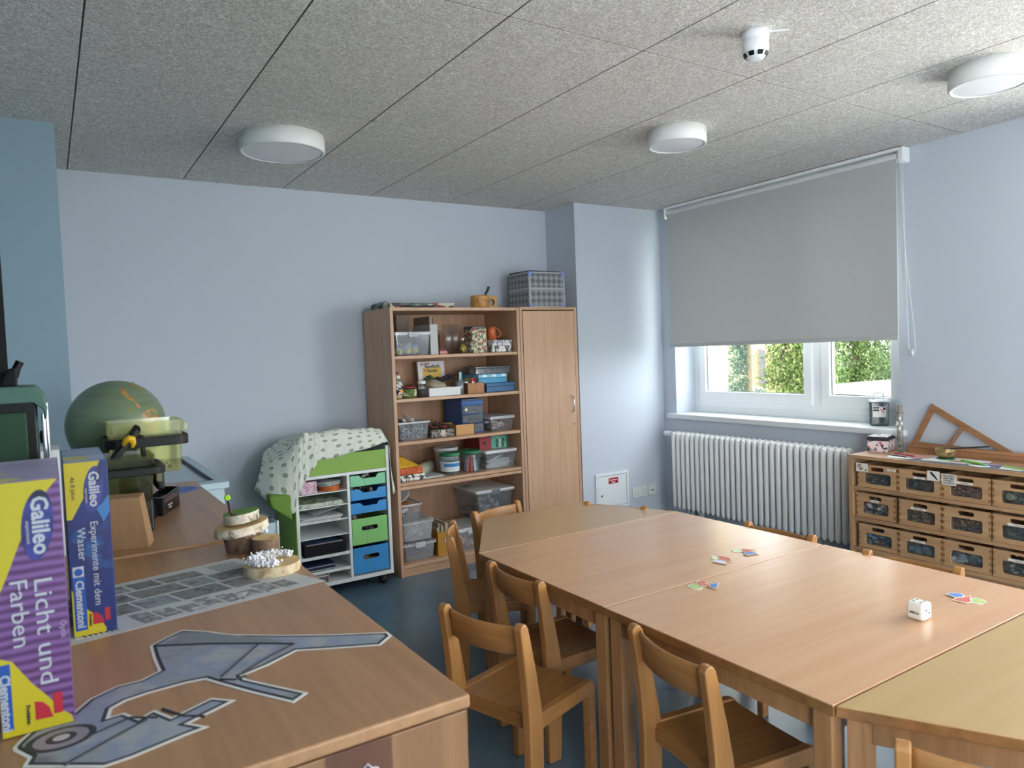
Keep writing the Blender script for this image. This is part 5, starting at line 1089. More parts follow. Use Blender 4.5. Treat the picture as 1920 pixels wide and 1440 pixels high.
part('holder_ring', mb, blk, dv, .002)
part('arm', MB().hexa([(.165, 2.755, 1.135), (.185, 2.755, 1.13), (.262, 2.77, 1.222), (.245, 2.77, 1.232)], [(.165, 2.78, 1.145), (.185, 2.78, 1.14), (.262, 2.80, 1.236), (.245, 2.80, 1.246)]), blk, dv, .003)
part('arm', MB().hexa([(.26, 2.775, 1.13), (.275, 2.775, 1.13), (.275, 2.80, 1.13), (.26, 2.80, 1.13)], [(.255, 2.78, 1.21), (.27, 2.78, 1.205), (.27, 2.80, 1.205), (.255, 2.80, 1.21)]), blk, dv, .003)
part('yellow_knob', MB().tube([(.205, 2.765, 1.182), (.212, 2.75, 1.197), (.222, 2.748, 1.203), (.230, 2.75, 1.20), (.233, 2.755, 1.185), (.230, 2.76, 1.172)], .011, 10, rs=[.007, .010, .012, .012, .010, .006]), mat('knob_yellow', '#e0b21e', .4), dv)
part('clear_tub', tubmesh(.075, .282, 2.60, 2.80, 1.012, 1.155, .012), tub2, dv)
mb = MB().prism(rrect(.062, .312, 2.585, 2.83, .04, 6), 1.095, 1.118, 'XY', holes=[rrect(.074, .284, 2.597, 2.80, .02, 6)])
part('holder_ring', mb, blk, dv, .002)
part('side_block', MB().box(.287, .312, 2.66, 2.83, 1.03, 1.118), blk, dv, .008); part('tub_clip', MB().box(.285, .303, 2.640, 2.658, 1.06, 1.098), tub, dv, .004)
part('post', MB().box(.19, .25, 2.815, 2.87, ZS2+.001, 1.17).box(.21, .245, 2.83, 3.06, 1.03, 1.06), blk, dv, .004)
part('front_body', MB().box(.09, .27, 2.62, 2.80, ZS2, 1.011), mat('body_dark', '#111210', .45), dv, .006)
part('base_slope', MB().hexa([(.245, 2.66, ZS2), (.300, 2.83, ZS2), (.30, 3.02, ZS2), (.20, 3.02, ZS2)], [(.235, 2.66, 1.02), (.286, 2.83, 1.035), (.28, 3.0, 1.035), (.20, 3.0, 1.035)]), blk, dv, .004)
heap('small red and blue bits in the upper clear tub', [mat('fabric_red'), mat('bit_blue', '#4aa3cf', .5), mat('odd_grey')], .185, .38, 2.82, 2.98, 1.0715, 1.095, 26, 31, s=.014)
bxb = thing('black_box', 'open glossy black box with white lettering beside the black device', 'box', (.335, 2.94, ZS2))
Q = [Vector(p) for p in ((.2755, 2.862), (.322, 2.842), (.400, 3.010), (.352, 3.035))]
zb, zt_ = ZS2, [.975, .972, .982, .985]
part('box_body', MB().hexa([(p.x, p.y, zb) for p in Q], [(p.x, p.y, z-.018) for p, z in zip(Q, zt_)]), mat('gloss_black', '#101114', .18), bxb, .001)
gq = sum(Q, Vector((0, 0)))/4; Qi = [gq+(p-gq)*.90 for p in Q]
wm = MB()
for i in range(4):
    a, b_, c, d = Q[i], Q[(i+1) % 4], Qi[(i+1) % 4], Qi[i]; za, zb_ = zt_[i], zt_[(i+1) % 4]
    wm.hexa([(a.x, a.y, za-.018), (b_.x, b_.y, zb_-.018), (c.x, c.y, zb_-.018), (d.x, d.y, za-.018)], [(a.x, a.y, za), (b_.x, b_.y, zb_), (c.x, c.y, zb_), (d.x, d.y, za)])
part('box_rim', wm, MATS['gloss_black'], bxb)
e = (Q[2]-Q[1]).normalized(); nrm = Vector((e.y, -e.x)); p = Q[1]+e*.075+nrm*.0012
text('mini magnetic', .0085, silver, bxb, (p.x, p.y, .936), (e.x, e.y, 0), (0, 0, 1), bold=.0003); text('labyrinth', .0085, silver, bxb, (p.x, p.y, .926), (e.x, e.y, 0), (0, 0, 1), bold=.0003)
part('printed_area', MB().hexa([(Q[1].x+e.x*a+nrm.x*k, Q[1].y+e.y*a+nrm.y*k, .950) for a, k in ((.02, .0009), (.16, .0009), (.16, 0), (.02, 0))], [(Q[1].x+e.x*a+nrm.x*k, Q[1].y+e.y*a+nrm.y*k, .968) for a, k in ((.02, .0009), (.16, .0009), (.16, 0), (.02, 0))]),
     tonal('dark_red_print', ['#1a1a1c', '#5c2a2c', '#27272a', '#6b6a68'], 90, const=False), bxb)
solo('blue_paper_fish', MB().prism([(.35, 3.32), (.385, 3.27), (.47, 3.29), (.53, 3.36), (.505, 3.44), (.43, 3.47), (.365, 3.42)], ZS2+.0003, ZS2+.0016, 'XY'), tonal('blue_crayon', ['#4a62ae', '#5f79c2', '#41508f'], 30, const=False), 'blue painted paper cut-out on the far end of the second sideboard', 'paper cut-out')
# green case and other things at the wall
gcs = thing('green_case', 'dark green plastic case with silver tubes and black handle by the left wall', 'case', (-.07, 2.12, ZS))
gm1, gm2 = mat('case_green', '#1b4030', .5), mat('case_green_light', '#456a5c', .5)
part('case_body', MB().prism(rrect(-.136, -.025, ZS+.0005, 1.385, .03, 5), 1.995, 2.24, 'XZ'), gm1, gcs, .004)
part('front_recess', MB().prism(rrect(-.136, -.028, .93, 1.372, .015, 4), 1.990, 1.9945, 'XZ'), blk, gcs)
part('front_door', MB().prism(rrect(-.136, -.044, .94, 1.352, .006, 3), 1.982, 1.990, 'XZ'), mat('door_green', '#0f3a24', .6), gcs, .003)
part('top_cover', MB().prism([(-.137, 1.372), (-.030, 1.372), (-.012, 1.355), (-.006, 1.33), (-.003, 1.355), (-.008, 1.39), (-.026, 1.409), (-.137, 1.412)], 1.985, 2.25, 'XZ'), gm2, gcs, .003)
part('metal_tube', MB().cyl((-.012, 2.0, ZS+.0005), (-.012, 2.0, 1.345), .0045), chrome, gcs); part('metal_tube', MB().cyl((-.006, 2.10, ZS+.0005), (-.006, 2.10, 1.365), .0045), chrome, gcs)
part('handle', MB().hexa([(-.095, 2.07, 1.411), (-.060, 2.07, 1.411), (-.060, 2.13, 1.411), (-.095, 2.13, 1.411)], [(-.080, 2.08, 1.45), (-.060, 2.08, 1.455), (-.060, 2.12, 1.455), (-.080, 2.12, 1.45)]).tube([(-.066, 2.10, 1.43), (-.060, 2.10, 1.452), (-.052, 2.10, 1.468)], .009, 10), blk, gcs, .003)
part('side_knob', MB().lathe([(0, 0), (.016, .002), (.018, .010), (.010, .016), (0, .017)], (-.0245, 2.20, 1.275), 20, 'X'), blk, gcs)
solo('white_box', box(-.10, .018, 2.45, 2.60, ZS2, 1.215), mat('box_white', '#d9dde0', .5), 'plain white box standing behind the green case', 'box', bev=.001)
bd = thing('wall_screen', 'black framed panel on the left wall above the green case', 'screen', (-.12, 2.0, 1.38))
part('screen_frame', box(XL+.001, -.088, 1.5, 2.42, 1.415, 2.25), mat('matt_black', '#08080a', .9, spec=.05), bd, .004); part('screen_surface', box(-.0882, -.087, 1.53, 2.39, 1.445, 2.21), mat('screen_dark', '#0c0d0f', .8, spec=.1), bd)
# light blue table behind the sideboards
lb = mat('pale_blue2', '#b9d3dc', .45)
bt_ = thing('light_blue_table', 'pale blue tray table in the back corner behind the sideboards', 'table', (.39, 4.2, 0))
x0, x1, y0, y1, zt_ = .10, .700, 3.615, 4.79, .88
part('table_frame', MB().prism([(x0, y0), (x1, y0), (x1, y1), (x0, y1)], zt_-.03, zt_, 'XY', holes=[[(x0+.05, y0+.10), (x1-.05, y0+.10), (x1-.05, y1-.05), (x0+.05, y1-.05)]]), lb, bt_, .003)
part('tray_pane', box(x0+.045, x1-.045, y0+.095, y1-.045, zt_-.022, zt_-.014), mat('tray_glass', '#8fa9b2', .12), bt_)
part('tray_seal', MB().prism([(x0+.05, y0+.10), (x1-.05, y0+.10), (x1-.05, y1-.05), (x0+.05, y1-.05)], zt_-.012, zt_+.0006, 'XY', holes=[[(x0+.056, y0+.106), (x1-.056, y0+.106), (x1-.056, y1-.056), (x0+.056, y1-.056)]]), mat('seal_dark', '#3c4a50', .5), bt_)
part('apron', MB().prism([(x0+.02, y0+.02), (x1-.02, y0+.02), (x1-.02, y1-.02), (x0+.02, y1-.02)], zt_-.13, zt_-.0305, 'XY', holes=[[(x0+.035, y0+.035), (x1-.035, y0+.035), (x1-.035, y1-.035), (x0+.035, y1-.035)]]), lb, bt_)
for a in (x0+.025, x1-.060):
    for c in (y0+.025, y1-.060): part('leg', box(a, a+.035, c, c+.035, 0, zt_-.131), mat('leg_blue', '#c6dbe3', .4), bt_, .003)
# ---------------------------------------------------------------- things in the bookcase
S1, S2, S3, S4, S5 = 1.4425, 1.1625, .8825, .6175, .0795
cbox = clear('crate_clear', '#f7f9fb', .07, '#f4f6f8', gloss=.07); cfrost = clear('crate_frost', '#f4f6f8', .2, '#f6f7f8', gloss=.08)
lidw = mat('lid_white', '#eef0f0', .5)
def crate(name, label, x0, x1, y0, y1, z0, z1, tp=.012, m=None, lid=None, ribs=0, lip=.006, clip=None, group=None, cat_='crate'):
    m = m or cbox; t = thing(name, label, cat_, ((x0+x1)/2, (y0+y1)/2, z0), group)
    def rg(a, z, r=.012): return [(x+(a if x < (x0+x1)/2 else -a), y+(a if y < (y0+y1)/2 else -a), z) for x, y in rrect(x0, x1, y0, y1, r, 3)]
    w = .0022; zl = z1-(.014 if lid else 0)
    A, B_, C_, D_ = rg(tp, z0+.0005), rg(0, zl), rg(w, zl), rg(tp+w, z0+w); n = len(A)
    part('crate_body', MB().add(A+B_+C_+D_, [(k*n+i, k*n+(i+1) % n, (k+1)*n+(i+1) % n, (k+1)*n+i) for k in range(3) for i in range(n)]+[list(range(n))[::-1], list(range(3*n, 4*n))]), m, t)
    part('rim', MB().prism(rrect(x0-lip, x1+lip, y0-lip, y1+lip, .014, 3), zl-.010, zl-.0002, 'XY', holes=[rrect(x0+.001, x1-.001, y0+.001, y1-.001, .011, 3)]), clear('rim_frost', '#f4f6f8', .6, '#f4f6f8'), t)
    if lid:
        l = part('lid', MB().prism(rrect(x0-lip-.001, x1+lip+.001, y0-lip-.001, y1+lip+.001, .015, 3), zl, zl+.010, 'XY'), lid, t, .003)
        for k in range(ribs):
            x = x0+.012+(x1-x0-.024)*k/(ribs-1); part('lid_rib', box(x-.003, x+.003, y0+.012, y1-.012, zl+.0101, zl+.0135), lid, l)
        if clip: part('clip', box((x0+x1)/2-.035, (x0+x1)/2+.035, y0-lip-.005, y0-lip-.0005, zl-.026, zl+.009), clip, t, .002)
    return t
# top of the furniture
mc = thing('metal_look_case', 'grey diamond-plate patterned case with blue corners on top of the cupboard', 'case', (3.06, 4.47, 1.7585))
x0, x1, y0, y1, z0, z1 = 2.985, 3.305, 4.385, 4.66, 1.759, 2.02
m, nt, b = newmat('tread_plate'); tc = nd(nt, 'ShaderNodeTexCoord'); sx_ = nd(nt, 'ShaderNodeSeparateXYZ'); nt.links.new(tc.outputs['Object'], sx_.inputs[0])
def mth(op, a_, b_=None):
    q = nd(nt, 'ShaderNodeMath', operation=op); nt.links.new(a_, q.inputs[0])
    if b_ is not None: nt.links.new(b_, q.inputs[1])
    return q.outputs[0]
hu = mth('ADD', sx_.outputs[0], sx_.outputs[1]); cx3 = nd(nt, 'ShaderNodeCombineXYZ')
nt.links.new(mth('ADD', hu, sx_.outputs[2]), cx3.inputs[0]); nt.links.new(mth('SUBTRACT', hu, sx_.outputs[2]), cx3.inputs[1]); cx3.inputs[2].default_value = .013
ch = nd(nt, 'ShaderNodeTexChecker'); ch.inputs['Scale'].default_value = 21; nt.links.new(cx3.outputs[0], ch.inputs[0])
wv = nd(nt, 'ShaderNodeTexWave', bands_direction='X'); wv.inputs['Scale'].default_value = 27; nt.links.new(cx3.outputs[0], wv.inputs[0])
wv2 = nd(nt, 'ShaderNodeTexWave', bands_direction='Y'); wv2.inputs['Scale'].default_value = 27; nt.links.new(cx3.outputs[0], wv2.inputs[0])
mx = nd(nt, 'ShaderNodeMix', data_type='RGBA'); nt.links.new(ch.outputs['Fac'], mx.inputs[0]); nt.links.new(wv.outputs[0], mx.inputs[6]); nt.links.new(wv2.outputs[0], mx.inputs[7])
ofs = nd(nt, 'ShaderNodeMix', data_type='RGBA'); ofs.inputs[0].default_value = .45; nt.links.new(mx.outputs[2], ofs.inputs[6]); nt.links.new(ch.outputs['Fac'], ofs.inputs[7]); mx = ofs
r = nd(nt, 'ShaderNodeValToRGB'); r.color_ramp.elements[0].color = C('#2f3236'); r.color_ramp.elements[1].color = C('#a8acaf'); nt.links.new(mx.outputs[2], r.inputs[0]); nt.links.new(r.outputs[0], b.inputs['Base Color']); b.inputs['Roughness'].default_value = .4
part('case_body', box(x0, x1, y0, y1, z0, 1.89), m, mc, .002); part('case_lid', box(x0, x1, y0, y1, 1.905, z1), m, mc, .002)
alu = mat('alu_grey', '#a9adb0', .35); bcor = mat('corner_blue', '#7d95d8', .4)
part('belt', box(x0-.002, x1+.002, y0-.002, y1+.002, 1.8895, 1.9055), alu, mc, .001)
fe = MB()
for x in (x0-.0015, x1-.011): fe.box(x, x+.0125, y0-.0018, y0+.011, z0+.001, z1)
for z in (z0+.0005, z1-.011): fe.box(x0, x1, y0-.0022, y0+.010, z, z+.0115)
for z in (z0+.0005, z1-.011): fe.box(x0-.0022, x0+.010, y0, y1, z, z+.0115)
part('edge_profile', fe, alu, mc)
for cx_ in (x0, x1):
    for cz in (z0, z1):
        sx_ = 1 if cx_ == x0 else -1; sz_ = 1 if cz == z0 else -1
        pts = [(cx_-sx_*.002, cz-(sz_*.0)), ]+[(cx_-sx_*.002+sx_*.034*cos(radians(a)), cz+sz_*.034*sin(radians(a))) for a in range(0, 91, 15)]
        part('corner_guard', MB().prism(pts, y0-.0045, y0-.002, 'XZ'), bcor, mc, .0005)
part('lid_cover', MB().hexa([(x0+.01, y0+.005, z1), (x1-.03, y0+.005, z1), (x1-.03, y1, z1), (x0+.01, y1, z1)], [(x0+.01, y0+.005, z1+.008), (x1-.03, y0+.005, z1+.006), (x1-.03, y1, z1+.010), (x0+.01, y1, z1+.014)]), blk, mc)
wm_ = thing('wooden_mug', 'round carved wooden mug with handle on top of the bookcase', 'mug', (2.62, 4.45, 1.7555))
honey = wood('honey_wood', '#a9793c', '#cf9c57', 'X', .35)
part('mug_wall', MB().lathe([(0, 1.756), (.066, 1.756), (.067, 1.78), (.0655, 1.782), (.067, 1.784), (.067, 1.826), (.0655, 1.828), (.067, 1.83), (.066, 1.846), (.058, 1.846), (.058, 1.80), (0, 1.80)], (2.61, 4.46, 0), 40), honey, wm_)
part('handle', MB().prism([(2.668, 1.757), (2.742, 1.757), (2.742, 1.846), (2.668, 1.846)], 4.44, 4.475, 'XZ', holes=[circ(2.698, 1.800, .024, .023, 18)]), honey, wm_, .003)
for k in range(7):
    a = radians(-150+k*20); part('carved_mark', MB().tube([(2.61+.0672*cos(a+q*.1), 4.46+.0672*sin(a+q*.1), 1.805+w) for q, w in ((-.8, 0), (0, .010), (.8, 0), (0, -.010), (-.8, 0))], .0012, 5), mat('carve_dark', '#6f4a22', .7), wm_)
solo('knife_handle', MB().tube([(2.640, 4.45, 1.80), (2.655, 4.45, 1.86), (2.672, 4.45, 1.885), (2.682, 4.45, 1.91)], .009, 10, rs=[.006, .008, .010, .009]), mat('knife_black', '#1d2a26', .4), 'black curved tool handle sticking out of the wooden mug', 'tool')
camo = tonal('camo_box', ['#3d3f3a', '#c4c2a0', '#5d7064', '#2b2b2c', '#8c4f52', '#7b8a84', '#1e1f22', '#d5d0b8'], 16, 'voronoi', stretch=(1, 1, 2.5))
gb2 = thing('flat_game_box', 'flat dark patterned cardboard boxes lying on top of the bookcase', 'box', (2.1, 4.5, 1.7555))
part('box_base', box(1.91, 2.375, 4.42, 4.72, 1.756, 1.776), camo, gb2, .001); part('box_lid', box(1.905, 2.38, 4.415, 4.725, 1.776, 1.790), camo, gb2, .001)
solo('folded_magazine', MB().hexa([(1.865, 4.44, 1.7555), (1.903, 4.44, 1.7555), (1.903, 4.65, 1.7555), (1.865, 4.65, 1.7555)], [(1.868, 4.44, 1.79), (1.903, 4.44, 1.806), (1.903, 4.65, 1.806), (1.868, 4.65, 1.79)]), camo, 'rolled patterned booklet at the end of the dark boxes on the bookcase', 'booklet', bev=.004)
solo('tube_end', MB().cyl((2.20, 4.40, 1.7645), (1.98, 4.408, 1.7635), .008), mat('odd_dark'), 'dark thin rod in front of the boxes on the bookcase', 'rod')

# bay 1 (top)
crate('clip_crate', 'clear crate with pale lid and clip in the top bay of the bookcase', 1.912, 2.165, 4.37, 4.70, S1, 1.603, lid=clear('lid_frost', '#eef3f6', .5, '#f2f5f7'), clip=mat('clip_grey', '#aab0b8', .4), lip=.004)
heap('coloured toys inside the clear crate of the top bay', [mat('toy_lilac', '#a59ab8', .6), mat('toy_yellow', '#d8c94a', .5), mat('toy_blue', '#7f93b8', .5), mat('odd_grey')], 1.932, 2.145, 4.392, 4.67, S1+.004, 1.53, 60, 41, s=.038, nm=4)
fm = thing('magazine_file', 'white grey magazine file holder standing in the top bay', 'file holder', (2.20, 4.52, S1))
part('file_wall', MB().prism([(2.172, S1+.0005), (2.228, S1+.0005), (2.228, 1.645), (2.172, 1.645)], 4.385, 4.389, 'XZ').box(2.172, 2.1745, 4.39, 4.66, S1+.0005, 1.645).box(2.2255, 2.228, 4.39, 4.66, S1+.0005, 1.60).box(2.1745, 2.2255, 4.39, 4.66, S1+.0005, S1+.004), mat('file_grey', '#bfc2c2', .6), fm)
solo('folder', box(2.177, 2.198, 4.40, 4.65, S1+.0045, 1.70), mat('folder_brown', '#8f8478', .6), 'grey brown folder standing in the magazine file', 'folder')
solo('folder', box(2.20, 2.210, 4.41, 4.65, S1+.0045, 1.695), mat('odd_dark'), 'thin black folder standing in the magazine file', 'folder')
solo('carton_box', box(2.075, 2.165, 4.71, 4.765, S1, 1.725), mat('carton_taupe', '#94887c', .7), 'taupe cardboard box at the very back of the top bay', 'box')
t = thing('notebook_stack', 'red and salmon small books stacked in front of the magazine file', 'books', (2.26, 4.45, S1))
for k, (c, h) in enumerate((('#c26a5c', .012), ('#e0d4cc', .004), ('#b8404e', .010))):
    zz = S1+.0004+sum((.0125, .0045)[:k]); part('book', box(2.236, 2.292-.004*k, 4.375, 4.48, zz, zz+h), mat('book%d' % k, c, .5), t)
vg = clear('vase_glass', '#fcfdfd', .01, gloss=.05)
def vase(label, x, y, r, h, m=vg, rim=1.0, nm='glass_vase'):
    return solo(nm, MB().lathe([(0, 0), (r*.85, 0), (r*.8, h*.5), (r*rim, h), (r*rim-.003, h), (r*.8-.003, h*.5), (r*.85-.003, .006), (0, .006)], (x, y, S1+.0004), 28), m, label, 'vase')
vase('tall clear glass vase next to the red books', 2.352, 4.47, .040, .205); vase('tall clear glass vase behind the small yellow toy', 2.435, 4.53, .042, .205)
t = thing('small_bottle', 'small clear bottle with yellow contents between the vases and the tin', 'bottle', (2.437, 4.42, S1))
part('bottle_wall', MB().lathe([(0, S1+.0005), (.026, S1+.001), (.027, S1+.05), (.010, S1+.075), (.009, S1+.092)], (2.437, 4.42, 0), 24), vg, t)
part('yellow_filling', MB().lathe([(0, S1+.003), (.023, S1+.003), (.024, S1+.045), (.012, S1+.062), (0, S1+.064)], (2.437, 4.42, 0), 16), tonal('yellow_bits', ['#c9b52e', '#8a7a2c', '#5a4a3c'], 60), t); part('cap', MB().cyl((2.437, 4.42, S1+.092), (2.437, 4.42, S1+.106), .009), lidw, t)
tn = thing('flower_tin', 'tall tin with dense floral pattern and dark lid in the top bay', 'tin', (2.565, 4.45, S1))
fl = tonal('floral', ['#c9b79a', '#7a5a52', '#8fb07c', '#d7cdb8', '#b0604e', '#5c7a5a', '#e0d6c6', '#6a5648'], 75, 'voronoi')
part('tin_body', MB().prism(rrect(2.497, 2.633, 4.40, 4.53, .03, 5), S1+.0005, 1.612, 'XY'), fl, tn, .002); part('tin_lid', MB().prism(rrect(2.4955, 2.6345, 4.3985, 4.5315, .031, 5), 1.612, 1.628, 'XY'), mat('tin_lid', '#4a4440', .35), tn, .003)
def tin(label, z0, z1, m): 
    t = thing('tin_box', label, 'tin', (2.74, 4.46, z0)); part('tin_body', box(2.655, 2.818, 4.385, 4.53, z0+.0004, z1-.018), m, t, .004); part('tin_lid', box(2.6535, 2.8195, 4.3835, 4.5315, z1-.018, z1), m, t, .003); return t
tin('silver white rectangular tin, lower one under the orange mug', S1, 1.487, tonal('photo_tin', ['#e2e2e0', '#8f8c88', '#c6c4c0', '#5c5a58', '#efefec'], 60, 'voronoi', stretch=(1, 1, .4)))
tin('silver grey rectangular tin directly under the orange mug', 1.4872, 1.529, tonal('silver_tin', ['#d5d6da', '#a9abb0', '#e6e6ea', '#8f9096'], 50, 'voronoi', stretch=(1, 1, .4)))
mg = thing('orange_mug', 'orange brown mug standing on the two silver tins', 'mug', (2.695, 4.45, 1.5295)); om = mat('mug_orange', '#c9673c', .4)
part('mug_wall', MB().lathe([(0, 1.5297), (.036, 1.5297), (.031, 1.60), (.029, 1.625), (.026, 1.625), (.030, 1.56), (0, 1.54)], (2.69, 4.45, 0), 30), om, mg)
part('handle', MB().tube([(2.716, 4.435, 1.618), (2.735, 4.43, 1.605), (2.752, 4.425, 1.58), (2.752, 4.425, 1.563), (2.740, 4.43, 1.552), (2.722, 4.435, 1.555)], .0045, 8), om, mg)
mb = MB()
for k in range(9): mb.tube([(2.245+.004*k, 4.50, 1.60), (2.255+.006*k, 4.50, 1.645-.004*k), (2.268+.007*k, 4.49, 1.640-.006*k), (2.275+.008*k, 4.48, 1.615-.004*k)], .0015, 5)
solo('straw_bundle', mb, [mat('straw', '#b7a890', .8)], 'bundle of thin dried stalks leaning from the magazine file', 'stalks', kind='stuff')
solo('glass_jug', MB().lathe([(0, 0), (.05, 0), (.052, .14), (.049, .14), (.047, .005), (0, .005)], (2.295, 4.60, S1+.0004), 28), clear('jug_glass', '#e9e2da', .05, '#d8c8b8', gloss=.12), 'wide clear glass beaker behind the red books', 'glass')
# bay 2
bk = thing('craft_book', 'craft book for children with white and yellow cover standing upright in the second bay', 'book', (2.31, 4.66, S2))
YBK = 4.655
part('book_block', MB().hexa([(2.205, YBK, S2), (2.415, YBK, S2), (2.415, YBK+.018, S2), (2.205, YBK+.018, S2)], [(2.205, YBK+.02, 1.395), (2.415, YBK+.02, 1.395), (2.415, YBK+.038, 1.395), (2.205, YBK+.038, 1.395)]), mat('book_cover', '#e3e2de', .45), bk)
nB = Vector((0, -.235, -.02)).normalized(); 
def BK(x, z, d=.0006): return Vector((x, YBK+(z-S2)/(1.395-S2)*.02-d, z))
def bflat(pts, m, d=.0006): part('printed_area', MB().add([BK(x, z, d) for x, z in pts]+[BK(x, z, -.0002) for x, z in pts], [list(range(len(pts)))]+[(i, (i+1) % len(pts), len(pts)+(i+1) % len(pts), len(pts)+i) for i in range(len(pts))]), m, bk)
bflat([(2.24, 1.21), (2.385, 1.21), (2.385, 1.352), (2.24, 1.352)], mat('book_yellow', '#e0b83c', .45))
bflat([(2.24, 1.21), (2.385, 1.21), (2.385, 1.27), (2.36, 1.285), (2.33, 1.275), (2.30, 1.30), (2.26, 1.29), (2.24, 1.27)], tonal('book_pic', ['#4a6b52', '#3c4a72', '#2f3036', '#6d8a4a', '#8a4a5a'], 40, 'voronoi'), .0010)
upB = (BK(0, 1.3)-BK(0, 1.2)).normalized()
text('Buntes', .026, mat('book_red', '#a83a4e', .5), bk, BK(2.262, 1.378, .0012), (1, 0, .12), upB, bold=.0006); text('Bastelbuch', .033, mat('ink_navy', '#26263c', .5), bk, BK(2.318, 1.360, .0014), (1, 0, .03), upB, sx=.82, bold=.0008)
text('für', .02, mat('book_red'), bk, BK(2.262, 1.332, .0014), (1, 0, 0), upB, bold=.0004); text('Kinder', .033, mat('ink_navy'), bk, BK(2.318, 1.328, .0014), (1, 0, .03), upB, sx=.9, bold=.0008)
def jar(nm, label, x, y, r, h, content, cap, caph=.014, fill=.85, z=S2, lab=None, glassm=None, ct='jar', capr=1.0):
    t = thing(nm, label, ct, (x, y, z)); part('jar_wall', MB().lathe([(0, z+.0004), (r, z+.0006), (r, z+h-caph-.008), (r*.86, z+h-caph)], (x, y, 0), 26), glassm or vg, t)
    part('filling', MB().lathe([(0, z+.003), (r-.002, z+.003), (r-.002, z+h*fill*.85), (0, z+h*fill*.87)], (x, y, 0), 20), content, t)
    part('cap', MB().lathe([(r*.9*capr, z+h-caph), (r*.92*capr, z+h-caph), (r*.92*capr, z+h-.001), (r*.88*capr, z+h), (0, z+h)], (x, y, 0), 26), cap, t)
    if lab: part('paper_label', MB().lathe([(r+.0004, z+h*lab[0]), (r+.0006, z+h*lab[0]), (r+.0006, z+h*lab[1]), (r+.0004, z+h*lab[1])], (x, y, 0), 26), lab[2], t)
    return t
redcap = mat('cap_red', '#8f3038', .4)
jar('glue_bottle', 'white labelled bottle with white cap beside the bookcase side panel', 1.927, 4.39, .025, .152, mat('glue', '#d6cf9a', .5), lidw, lab=(.18, .68, tonal('bw_label', ['#eeeeea', '#2a2a2c', '#e8e8e4', '#3d3d40'], 90, 'voronoi')), ct='bottle', capr=.62, caph=.02)
t = bpy.data.objects['glue_bottle']; part('orange_tag', box(1.929, 1.949, 4.3635, 4.3655, S2+.040, S2+.058), mat('tag_orange', '#e89a2a', .5), t)
jar('red_lid_jar', 'tall jar with red lid at the back beside the side panel', 1.935, 4.47, .034, .175, mat('jar_brown', '#7a5a50', .6), redcap, glassm=vg)
jar('green_jar', 'low jar of green contents with red lid in the second bay', 2.005, 4.40, .050, .078, tonal('green_moss', ['#5d7038', '#7f9448', '#4a5a2e'], 60, const=False), redcap, lab=(.2, .75, tonal('moss_label', ['#66793e', '#66793e', '#d9ddc8', '#66793e'], 14, 'voronoi')))
jar('blue_cap_jar', 'small jar with blue white cap behind the green jar', 1.985, 4.50, .026, .112, mat('glue'), mat('cap_blue', '#4a6ea8', .4))
jar('spice_jar', 'clear jar with white cap and dark contents in the second bay', 2.100, 4.40, .030, .108, mat('dark_spice', '#3c2f34', .7), lidw, fill=.55, caph=.02)
mb = MB()
for k in range(7): mb.tube([(2.01+.008*k, 4.50, 1.235+.002*(k % 3)), (2.03+.008*k, 4.49, 1.248), (2.05+.006*k, 4.48, 1.24+.006*(k % 2))], .0025, 5)
solo('twigs', mb, mat('odd_brown'), 'small dark twigs behind the jar with white cap', 'twigs', kind='stuff')
wt = thing('white_tray', 'white plastic tray holding brushes and a paper bag in the second bay', 'tray', (2.26, 4.44, S2))
part('tray_wall', MB().prism([(2.142, 4.375), (2.378, 4.375), (2.378, 4.53), (2.142, 4.53)], S2+.005, S2+.056, 'XY', holes=[[(2.145, 4.378), (2.375, 4.378), (2.375, 4.527), (2.145, 4.527)]]), mat('tray_white', '#d9dcdc', .4), wt, .0008)
part('tray_base', box(2.142, 2.378, 4.375, 4.53, S2+.0003, S2+.005), mat('tray_white'), wt)
mb = MB(); mb.smooth = True; n = 24
V_ = []
for j in range(9):
    for i in range(n):
        a = 2*pi*i/n; rr = sin(pi*(j+.5)/9)**.6; z = S2+.03+.075*(j/8)*(1-.15*cos(a)); V_.append((2.235+.078*rr*cos(a)*(1+.08*sin(5*a)), 4.455+.058*rr*sin(a), z+.004*noise.noise(Vector((cos(a)*3, sin(a)*3, j)))))
mb.add(V_, [(j*n+i, j*n+(i+1) % n, (j+1)*n+(i+1) % n, (j+1)*n+i) for j in range(8) for i in range(n)]+[list(range(8*n, 9*n))])
solo('clay_bag', mb, mat('bag_taupe', '#a79d88', .5), 'bulging taupe plastic bag lying in the white tray', 'bag')
solo('brush_bundle', MB().tube([(2.25, 4.56, S2+.075), (2.41, 4.50, S2+.125)], .012, 8).tube([(2.27, 4.53, S2+.10), (2.375, 4.50, S2+.135)], .010, 8), [mat('brush_dark', '#2c2a30', .6)], 'dark brush handles leaning in front of the craft book', 'brushes', kind='stuff')
pc = thing('pencil_cup', 'grey metal cup holding pens and a blue ruler', 'cup', (2.392, 4.41, S2)); cupm = mat('cup_metal', '#8f959a', .35, metal=.4)
part('cup_wall', MB().lathe([(0, S2+.0005), (.032, S2+.0005), (.034, S2+.095), (.032, S2+.095), (.030, S2+.004), (0, S2+.004)], (2.392, 4.415, 0), 26), cupm, pc)
